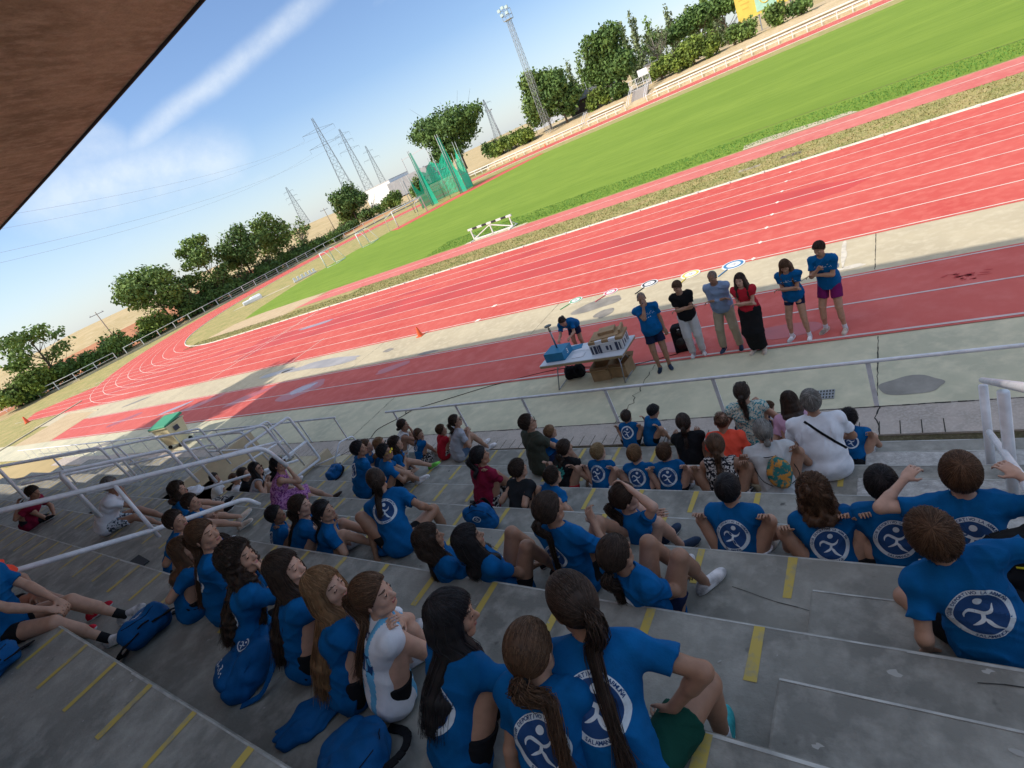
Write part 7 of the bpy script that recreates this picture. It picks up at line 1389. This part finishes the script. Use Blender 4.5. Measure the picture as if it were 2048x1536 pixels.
{'s': 1.06, 'label': 'tall boy in club shirt and purple shorts, fist held at his chest, cream trainers', 'yaw': 198, 'near': 1, 'hair': 'short', 'hc': 'dark', 'hp': -18, 'hy': 8, 'lean': 0, 'leg': 'standout', 'armR': 'fist', 'armL': 'fold', 'bc': 'purple', 'bot': 'shorts', 'print': 'LA ARMUÑA', 'sc': 'shoe_b', 'sock': 'white', 'skin': 'mid', 'group': 'group standing by the table', 'id': 72, 'at': [-1.358, 0.385, 0.959]},
]
# ================================================================ build everybody
NEARMODE=None
made={}
for sp in PEOPLE:
    r_=person(sp); made[sp['id']]=r_; o,J,t,V,F=r_
    if sp.get('stripes'):
        me=t.data; me.materials.clear()
        for m_ in (CL['white'],mat('cloth_skyblue',(.12,.42,.68),.85,var=.1),CL['black']): me.materials.append(m_)
        c=V[F].mean(1); lx=(c-J['C'])@J['r2']; up_=(c-J['C'])@J['u2']; k_=np.floor((lx+.0275)/.055).astype(int)%2; mi=(k_==0).astype(np.int32)*0+np.where((abs(((lx+.1375)%.11)-.055)<.0275),0,1)
        nearA=np.minimum(np.linalg.norm(c-J['eL'],axis=1),np.linalg.norm(c-J['eR'],axis=1)); sh=(abs(lx)>.155); mi=np.where(sh,0,mi); st3=sh&(abs(((c-J['C'])@J['f2']))<.028)&((abs((((c-J['C'])@J['f2'])+.5)%.02-.01))<.004); me.polygons.foreach_set('material_index',mi.astype(np.int32)); me.update()
        bvh=BVHTree.FromPolygons(V.tolist(),F.tolist())
        for tx,sz,dy in (('MESSI',.062,.12),('10',.24,-.04)):
            V2,F2=text_mesh(tx,1.0); 
            project([(V2,F2,1,1)],sz,J['C']+J['u2']*dy,J['r2'],J['u2'],-J['f2'],bvh,'shirt_number' if tx=='10' else 'shirt_name',t)
    if sp.get('emb')=='runner':
        pass
    if sp.get('art'):
        bvh=BVHTree.FromPolygons(V.tolist(),F.tolist()); rs=np.random.default_rng(3); ms=[mat('art_'+n_,c_,.7) for n_,c_ in (('teal',(.02,.25,.22)),('pink',(.45,.10,.28)),('violet',(.16,.06,.35)),('ochre',(.40,.25,.05)))]
        L_=[]
        for i in range(16):
            b_=blob(rs.uniform(-.8,.8),rs.uniform(-.9,.8),rs.uniform(.12,.32),rs.uniform(.1,.3),i,n=12,rough=.5); L_.append((np.array([(0,0)]+b_)*0+np.array([np.mean(b_,0)]+b_),[(0,1+q_,1+(q_+1)%12) for q_ in range(12)],i%4,1+i*.25))
        ob=project(L_,.10,J['C']-J['u2']*.03,J['r2'],J['u2'],-J['f2'],bvh,'back_print',t); ob.data.materials.clear(); [ob.data.materials.append(m_) for m_ in ms]
# ---------------------------------------------------------------- bags
def bag(name,loc,dims,rz,tilt,label,m1,m2,group=None,text=None,emb=False,seed=0,cat='backpack',flat=False,stripe=None,roll=0):
    """soft rucksack: w,d,h; main body, front pocket, straps, handle"""
    w_,d_,h_=dims; lying=abs(tilt)>.6; tilt=abs(tilt) if lying else tilt; e=empty(name,(loc[0],loc[1],loc[2]),label,cat,group); Mx=Matrix.Rotation(rz,3,'Z')@Matrix.Rotation(tilt,3,'X')@Matrix.Rotation(roll,3,'Y'); A=np.array(Mx.transposed()); c=np.array([0,0,d_*.46]) if lying else A[2]*h_*.5
    g=Grid(c-max(dims)*.9,c+max(dims)*.9,.009)
    g.ell(c,A,(w_*.52,d_*.5,h_*.54),0); 
    for sx in (-1,1):
        for sz in (-.6,.0,.7): g.cone(c+A[0]*sx*w_*.30+A[2]*sz*h_*.40-A[1]*d_*.1,c+A[0]*sx*w_*.30+A[2]*sz*h_*.40+A[1]*d_*.15,d_*.34,d_*.34,.06)
    g.wrinkle(.008,26,seed); g.wrinkle(.004,60,seed+1)
    if not flat: g.D=np.maximum(g.D,(-g.ax[2][None,None,:]+.0).astype(np.float32)*np.ones_like(g.D))
    V,F=g.mesh(); bo=link('bag_body',npmesh('bag_body',V,F),m1,e)
    g=Grid(c-max(dims)*.8,c+max(dims)*.8,.009); pc=c+A[1]*d_*.42-A[2]*h_*.16; g.ell(pc,A,(w_*.36,d_*.22,h_*.26),0); g.cone(pc-A[0]*w_*.22-A[2]*h_*.1,pc+A[0]*w_*.22-A[2]*h_*.1,d_*.22,d_*.22,.04); g.wrinkle(.004,40,seed+4)
    if not flat: g.D=np.maximum(g.D,(-g.ax[2][None,None,:]+.0).astype(np.float32)*np.ones_like(g.D))
    Vp,Fp=g.mesh(); po=link('pocket',npmesh('pocket',Vp,Fp),m1,e)
    q=MB(); 
    for sx in (() if lying else (-1,1)):
        pts=[c+A[2]*h_*.46+A[0]*sx*w_*.12-A[1]*d_*.4,c+A[2]*h_*.30+A[0]*sx*w_*.22-A[1]*d_*.85,c-A[2]*h_*.1+A[0]*sx*w_*.28-A[1]*d_*.75,c-A[2]*h_*.42+A[0]*sx*w_*.36-A[1]*d_*.35]
        P_=catmull(np.array([pts]),10)[0]; P_[:,2]=np.maximum(P_[:,2],.012)
        for a_,b_ in zip(P_[:-1],P_[1:]): q.bar(a_,b_,.045,.010,upv=tuple(A[1]))
    if lying:
        for sx in (-1,1):
            st=MB(); P_=catmull(np.array([[c+A[2]*h_*.48+A[0]*sx*w_*.15-A[1]*d_*.1,c+A[2]*h_*.36+A[0]*sx*w_*.62-A[1]*d_*.2,c-A[2]*h_*.05+A[0]*sx*w_*.74-A[1]*d_*.3,c-A[2]*h_*.40+A[0]*sx*w_*.52-A[1]*d_*.25]]),12)[0]; P_[:,2]=np.maximum(P_[:,2],.014+.012*np.sin(np.arange(12)))
            for a_,b_ in zip(P_[:-1],P_[1:]): st.bar(a_,b_,.05,.010)
            st.build('strap',m2,e)
    q.build('strap',m2,e) if q.v else None
    q=MB(); q.tube(catmull(np.array([[c+A[2]*h_*.5-A[0]*.05,c+A[2]*(h_*.5+.05),c+A[2]*h_*.5+A[0]*.05]]),9)[0],.008,6); q.build('handle',m2,e)
    zp=MB(); P_=[c+A[0]*math.cos(t_)*w_*.47+A[2]*math.sin(t_)*h_*.50+A[1]*d_*.27 for t_ in np.linspace(.1,3.04,14)]
    bvh=BVHTree.FromPolygons(V.tolist(),F.tolist()); P2=[]
    for p_ in P_:
        hit=bvh.find_nearest(Vector(p_)); P2.append(hit[0]+hit[1]*.002)
    zp.tube(P2,.0035,4); zp.build('zip',m2,bo)
    if stripe:
        for k_ in (-.22,.12):
            sb=[]; 
            for t_ in np.linspace(-.42,.42,14):
                hit=bvh.ray_cast(Vector(c+A[0]*t_*w_+A[2]*k_*h_+A[1]*.6),Vector(-A[1]),1.5)
                if hit[0] is not None: sb.append(hit[0]+Vector(A[1])*.003)
            if len(sb)>2: q=MB(); q.tube(sb,.007,5); q.build('stripe',stripe,bo)
    bv2=BVHTree.FromPolygons(Vp.tolist(),Fp.tolist())
    if text: V2,F2=text_mesh(text,1.0); project([(V2,F2,0,1)],.075,pc,-A[0],A[2],A[1],bv2,'name_print',po)
    if emb: project(emblem_data(False),.05,c+A[2]*h_*.22,-A[0],A[2],A[1],bvh,'emblem',bo)
    return e
CB='club backpacks lying on the terraces'
cb=cloth('bag_blue',(.004,.085,.25),.15,rough=.6,bump=.002); bkm=CL['black']
bag('backpack',(-5.341,-7.365,ZT[4]),(.34,.20,.40),R_(170),R_(-78),'blue backpack lying flat with white name and ring emblem, by the bending girl',cb,cb,CB,text='YERAI',emb=True,seed=1)
bag('backpack',(-4.6,-6.548,ZT[3]),(.34,.20,.44),R_(200),R_(-14),'blue backpack standing upright behind the bob-haired girl',cb,bkm,CB,seed=2,emb=True)
bag('backpack',(-6.137,-9.485,ZT[6]),(.40,.26,.46),R_(80),R_(-60),'blue backpack with black back lying left of the curly-haired girl, beside white trainers',cb,bkm,CB,seed=3,text='HUGO',emb=True)
bag('backpack',(-4.283,-9.448,ZT[6]),(.42,.26,.52),R_(155),R_(-62),'large blue backpack with the name SARA, in front of the long straight dark hair',cb,cb,CB,text='SARA',emb=True,seed=4)
bag('backpack',(-2.735,-9.708,ZT[6]),(.40,.24,.48),R_(60),R_(-70),'blue and black backpack cut off by the bottom edge of the picture',cb,bkm,CB,seed=5)
bag('backpack',(-6.798,-10.346,ZT[7]),(.36,.22,.42),R_(90),R_(-75),'blue bag at the left bottom edge behind the person with crossed legs',cb,bkm,CB,seed=6)
bag('backpack',(0.404,-7.336,ZT[4]+.2275),(.40,.26,.50),R_(190),R_(-35),'black backpack with yellow piping at the right edge behind the leaning boy',CL['black'],CL['black'],None,seed=7,stripe=mat('yellow_piping',(.75,.65,.02),.5))
bag('backpack',(-10.923,-4.491,ZT[1]),(.34,.2,.40),R_(170),R_(-70),'blue bag next to the sandal of the purple-dressed woman',cb,bkm,CB,seed=8)
bag('shoulder_bag',(-0.92,-3.95,ZT[0]),(.24,.12,.22),R_(190),R_(-5),'small black crossbody bag hanging at the side of the big white-shirted man',CL['black'],CL['black'],None,seed=9,cat='bag')
bag('shoulder_bag',(-9.05,-3.5,ZT[0]),(.22,.14,.18),R_(200),R_(-10),'small black and white patterned bag beside the red and black shirted boy',CL['mono'],CL['black'],None,seed=10,cat='bag')
bag('sports_bag',(-6.78,-.22,0),(.46,.28,.26),R_(10),0,'black holdall on the ground under the left end of the white table',CL['black'],CL['black'],None,seed=11,cat='bag')
# drawstring bag on the grey-haired woman's back
o,J,t,V,F=[made[s_['id']] for s_ in PEOPLE if 'drawstring' in s_['label']][0]
prnt=cloth('leaf_bag',(.03,.16,.15),col2=(.55,.24,.05),scale=16,lo=.46,hi=.52); c=J['C']-J['f2']*.20-J['u2']*.12+J['r2']*.06
g=Grid(c-.3,c+.3,.009); g.ell(c,(J['r2'],J['f2'],J['u2']),(.14,.06,.17),0); g.cone(c+J['u2']*.10,c+J['u2']*.19,.05,.025,.06); g.wrinkle(.008,40,5); Vb,Fb=g.mesh(); db=link('drawstring_bag',npmesh('drawstring_bag',Vb,Fb),prnt); tag(db,'teal and orange leaf-patterned drawstring bag on the back of the grey-streaked woman','bag')
q=MB()
for sd in (-1,1): q.tube(catmull(np.array([[c+J['u2']*.19,J['C']-J['f2']*.135+J['u2']*.08+J['r2']*sd*.07,J['N']-J['u2']*.02-J['f2']*.07+J['r2']*sd*.09,J['N']-J['u2']*.05+J['f2']*.08+J['r2']*sd*.11]]),12)[0],.005,5); q.tube(catmull(np.array([[c+J['r2']*sd*.10-J['u2']*.14,c+J['r2']*sd*.20-J['u2']*.05,J['C']+J['r2']*sd*.20+J['u2']*.02,J['N']-J['u2']*.06+J['r2']*sd*.14+J['f2']*.04]]),12)[0],.005,5)
q.build('cord',CL['black'],db)
# crossbody strap of the big man
o,J,t,V,F=[made[s_['id']] for s_ in PEOPLE if s_.get('strap')][0]; bvh=BVHTree.FromPolygons(V.tolist(),F.tolist()); pts=[]
for i in range(20):
    f_=i/19; p_=J['N']-J['u2']*.02-J['r2']*.12+(J['P']+J['r2']*.26-J['N']+J['u2']*.20+J['r2']*.12)*f_-J['f2']*.5; hit=bvh.ray_cast(Vector(p_),Vector(J['f2']),1.2)
    if hit[0] is not None: pts.append(hit[0]+hit[1]*.006)
q=MB(); [q.bar(a_,b_,.028,.006,upv=tuple(-J['f2'])) for a_,b_ in zip(pts[:-1],pts[1:])]; q.build('bag_strap',CL['black'],o)
# crumpled clothes: blue jacket, white clothes
def heap(name,loc,pts,r0,m,label,cat,seed,zf=.5,amp=.016):
    P_=np.array(pts,float); lo=P_.min(0)-.25; hi=P_.max(0)+.25; g=Grid(lo,hi,.010)
    for a_,b_ in zip(P_[:-1],P_[1:]): g.cone(a_,b_,r0,r0*.95,.06)
    g.wrinkle(amp,26,seed); g.wrinkle(amp*.5,60,seed+3); z=g.ax[2][None,None,:]; g.D=np.maximum(g.D,(.003-z).astype(np.float32)+0*g.D); V,F=g.mesh(); V[:,2]*=zf
    ob=link(name,npmesh(name,V,F),m); ob.location=loc; return tag(ob,label,cat)
jk=heap('jacket',(-3.356,-9.467,ZT[6]),[(.05,.22,.05),(.0,.08,.06),(-.02,-.08,.05),(-.12,-.22,.03)],.12,cb,'crumpled dark blue club jacket lying flat on the terrace, bottom centre','jacket',1)
heap('clothes_pile',(-13.645,-6.158,ZT[3]-.0),[(-.2,0,.06),(.1,.05,.08),(.25,0,.05)],.14,CL['white'],'white crumpled clothes by the rail below the dark-haired boy','clothes',2)
heap('clothes_pile',(-11.891,-6.451,ZT[3]),[(-.25,0,.06),(.1,.05,.08),(.3,0,.05)],.12,CL['mono'],'black and white patterned cloth beside the white crumpled clothes','clothes',5)
q=MB(); q.poly([(-9.801, -8.833),(-9.233, -8.88),(-9.205, -8.52),(-9.735, -8.464)],ZT[5]+.004,ZT[5]+.016); tag(q.build('dark_mat',mat('mat_dark',(.03,.03,.033),.9)),'dark rectangular mat lying on the terrace right of the lower handrail','mat')
# ---------------------------------------------------------------- table and what stands on it
TX,TY=-6.13,-.45
e=empty('folding_table',(TX,TY,0),'long white folding table with steel legs at the edge of the red runway','table')
q=MB(); q.box((0,0,.725),(2.08,.86,.03)); q.build('tabletop',mat('table_white',(.62,.64,.68),.35),e,bevel=.006)
q=MB(); q.box((0,-.425,.695),(2.06,.02,.05)); q.box((0,.425,.695),(2.06,.02,.05)); q.box((-1.02,0,.695),(.02,.84,.05)); q.box((1.02,0,.695),(.02,.84,.05)); q.build('apron',mat('table_edge',(.30,.22,.12),.6),e)
lgm=mat('chrome_leg',(.32,.33,.35),.3,metal=.8)
for sx in (-1,1):
    for sy in (-1,1):
        q=MB(); q.tube(rounded([(sx*.72,sy*.10,.70),(sx*.80,sy*.16,.45),(sx*.84,sy*.36,.02)],.1),.014,8); q.build('leg',lgm,e)
    q=MB(); q.tube([(sx*.80,-.16,.45),(sx*.80,.16,.45)],.010,6); q.tube([(sx*.84,-.36,.03),(sx*.84,.36,.03)],.012,6); q.build('stretcher',lgm,e)
b3=mat('box_blue',(.006,.17,.33),.5,var=.1,scale=4)
e=empty('ballot_box',(-6.78,-.53,.741),'blue block with a white number 3 on the left end of the table','box'); q=MB(); q.box((0,0,.105),(.50,.46,.21)); q.build('block',b3,e,bevel=.006)
V2,F2=text_mesh('3',.16); q=MB(); q.add([(x,y,0) for x,y in V2[:,:2]],F2); ob=q.build('number',whiteprint,e); ob.location=(.2525,.0,.12); ob.rotation_euler=(R_(90),0,R_(90))
e=empty('microphone_stand',(-6.80,-.47,.952),'steel pole with a round flat top standing on the blue block','stand'); q=MB(); q.tube([(0,0,0),(0,0,.42)],.022,10); q.build('pole',lgm,e); q=MB(); q.tube([(0,0,.42),(0,0,.50)],.028,10); q.tube([(0,0,.50),(0,0,.55)],.012,8); q.build('coupling',mat('brass',(.35,.3,.2),.35,metal=.8),e); q=MB(); q.tube([(0,0,.552),(0,0,.566)],.085,20); q.build('round_top',mat('top_dark',(.08,.08,.07),.4,metal=.5),e)
pap=mat('paper',(.72,.73,.78),.8)
for i,(x,y,rz) in enumerate(((-6.35,-.28,.2),(-6.12,-.30,-.15),(-6.25,-.62,.1))):
    q=MB(); q.box((0,0,.001+.0006*i),(.30,.21,.002)); 
    ob=q.build('paper_sheet',pap); ob.location=(x,y,.742+.002*i); ob.rotation_euler=(0,0,rz); tag(ob,['sheet of paper beside the blue block on the table','sheet of paper under the writing girl\'s hands','sheet of paper nearest the front edge of the table'][i],'paper','papers on the table')
q=MB(); q.box((0,0,.006),(.32,.23,.012)); ob=q.build('folder',b3); ob.location=(-6.50,-.20,.742); ob.rotation_euler=(0,0,.3); tag(ob,'teal folder next to the blue block','folder')
card=mat('cardboard',(.36,.23,.12),.85,var=.15,scale=5); ink=mat('box_ink',(.03,.04,.08),.6)
e=empty('printed_box',(-5.52,-.42,.742),'open carton of white and black printed packages at the right end of the table','box',rz=R_(6))
q=MB(); q.box((0,0,.11),(.74,.50,.22)); q.build('carton',mat('pack_white',(.60,.60,.60),.6),e,bevel=.004)
q=MB()
for i,(x,wd,hh,zc) in enumerate(((-.33,.04,.18,.10),(-.25,.06,.19,.10),(-.19,.03,.17,.10),(-.14,.05,.19,.1),(.02,.05,.10,.10),(.10,.04,.12,.09),(.24,.06,.19,.10),(.31,.03,.16,.1))): q.box((x,-.2515,zc),(wd,.003,hh))
for i,(y,wd,hh,zc) in enumerate(((-.16,.05,.17,.1),(-.03,.06,.10,.09),(.10,.05,.12,.1),(.18,.03,.18,.1))): q.box((.3715,y,zc),(.003,wd,hh))
q.build('printing',ink,e)
for i in range(5):
    q=MB(); q.box((0,0,.03),(.16,.46,.06)); ob=q.build('package',pap if i%2 else card,e); ob.location=(-.30+.155*i,.0,.221+.002*i)
e2=empty('cardboard_box',(-5.56,-.36,1.035),'flat brown cardboard box lying on top of the printed carton','box',rz=R_(12)); 
for n_,(x,y,z),(a_,b_,c_) in (('lower_flap',(0,0,-.005),(.62,.44,.04)),('upper_box',(.03,.05,.05),(.36,.27,.07)),('side_flap',(.34,.04,.03),(.05,.40,.10))):
    q=MB(); q.box((x,y,z),(a_,b_,c_)); q.build(n_,card,e2,bevel=.003)
for bx,by,bz,rz,lab in ((-5.95,-.38,0,.08,'open brown cardboard box under the table, left of two'),(-5.50,-.32,0,-.12,'open brown cardboard box under the table, right of two')):
    e=empty('cardboard_box',(bx,by,bz),lab,'box','cardboard boxes under the table',rz=rz); q=MB()
    for a_ in ((0,-.19,.17,.42,.008,.34),(0,.19,.17,.42,.008,.34),(-.21,0,.17,.008,.37,.34),(.21,0,.17,.008,.37,.34),(0,0,.005,.42,.38,.01)): q.box(a_[:3],a_[3:])
    q.build('carton',card,e)
    for sx,ax in ((0,-1),(1,1)):
        q=MB(); q.box((0,0,0),(.40,.18,.006),M=Matrix.Rotation(ax*R_(35),3,'X')); ob=q.build('flap',card,e); ob.location=(0,ax*.27,.30)
# loudspeaker behind the man with the microphone
e=empty('loudspeaker',(-4.28,.36,0),'black loudspeaker leaning behind the man with the microphone','loudspeaker',rz=R_(15)); q=MB(); vs=[]
for z,w_,d_ in ((0,.20,.17),(.62,.18,.15)): vs+=[(-w_,-d_*.6,z),(w_,-d_*.6,z),(w_*.7,d_,z),(-w_*.7,d_,z)]
q.add(vs,[(3,2,1,0),(4,5,6,7),(0,1,5,4),(1,2,6,5),(2,3,7,6),(3,0,4,7)]); q.build('cabinet',CL['black'],e,bevel=.04); q=MB(); q.tube([(0,-.105,.22),(0,-.112,.22)],.14,20); q.tube([(0,-.10,.48),(0,-.106,.48)],.06,14); q.build('grille',mat('grille',(.03,.03,.03),.4,metal=.5),e)
q=MB(); q.box((0,-.095,.56),(.05,.01,.015)); q.build('badge',whiteprint,e)
# hand microphone
o,J,t,V,F=[made[s_['id']] for s_ in PEOPLE if 'into a microphone' in s_['label']][0]; w0=Vector(J['wR']); hd=Vector(J['H']+J['hf']*.115-J['hz']*.055); e=empty('microphone',w0,'black microphone held at the mouth of the bald man','microphone'); q=MB(); d_=(hd-w0); q.tube([d_*.35,d_*.92],[.012,.016],8); q.build('handle',CL['black'],e); q=MB(); q.tube([d_*.90,d_*.97,d_*1.08],[.018,.024,.014],10); q.build('grille',mat('mic_grille',(.25,.25,.25),.4,metal=.7),e)
# cable on the apron
q=MB(); cab=[(-4.4,.2,.02),(-5.6,-.05,.02),(-7.4,.25,.02),(-9.3,-.12,.01),(-10.6,-.55,.01),(-11.7,-.95,.01),(-11.95,-1.15,.01),(-12.05,-1.0,.012),(-11.85,-.95,.014),(-12.0,-1.3,.01),(-12.5,-1.85,.01),(-12.4,-2.4,.012),(-12.9,-3.0,.012)]
q.tube(catmull(np.array([cab]),70)[0],.008,5); tag(q.build('cable',CL['black']),'thin black cable running from the loudspeaker across the green concrete with a small loop','cable')
# booklet of the blond boy, shoe soles etc.
o,J,t,V,F=[made[s_['id']] for s_ in PEOPLE if 'reading a booklet' in s_['label']][0]; q=MB(); q.box((-.07,0,0),(.14,.20,.004)); q.box((.07,0,.006),(.14,.20,.004)); ob=q.build('booklet',mat('booklet',(.62,.58,.45),.8)); ob.location=Vector((J['wL']+J['wR'])/2)+Vector((0.02,.10,.05)); ob.rotation_euler=(.5,.1,-.1); tag(ob,'open pale booklet in the hands of the blond boy','booklet')
o,J,t,V,F=[made[s_['id']] for s_ in PEOPLE if 'looking at his phone' in s_['label']][0]; q=MB(); q.box((0,0,0),(.16,.08,.01)); ob=q.build('phone',CL['black']); ob.location=Vector(J['wR'])+Vector(J['f'])*.12+Vector((0,0,.03)); ob.rotation_euler=(.6,0,-.6); tag(ob,'dark phone held by the man in the dark red T-shirt','phone')
print('OBJ',len(bpy.data.objects),'polys',sum(len(o.data.polygons) for o in bpy.data.objects if o.type=='MESH'))
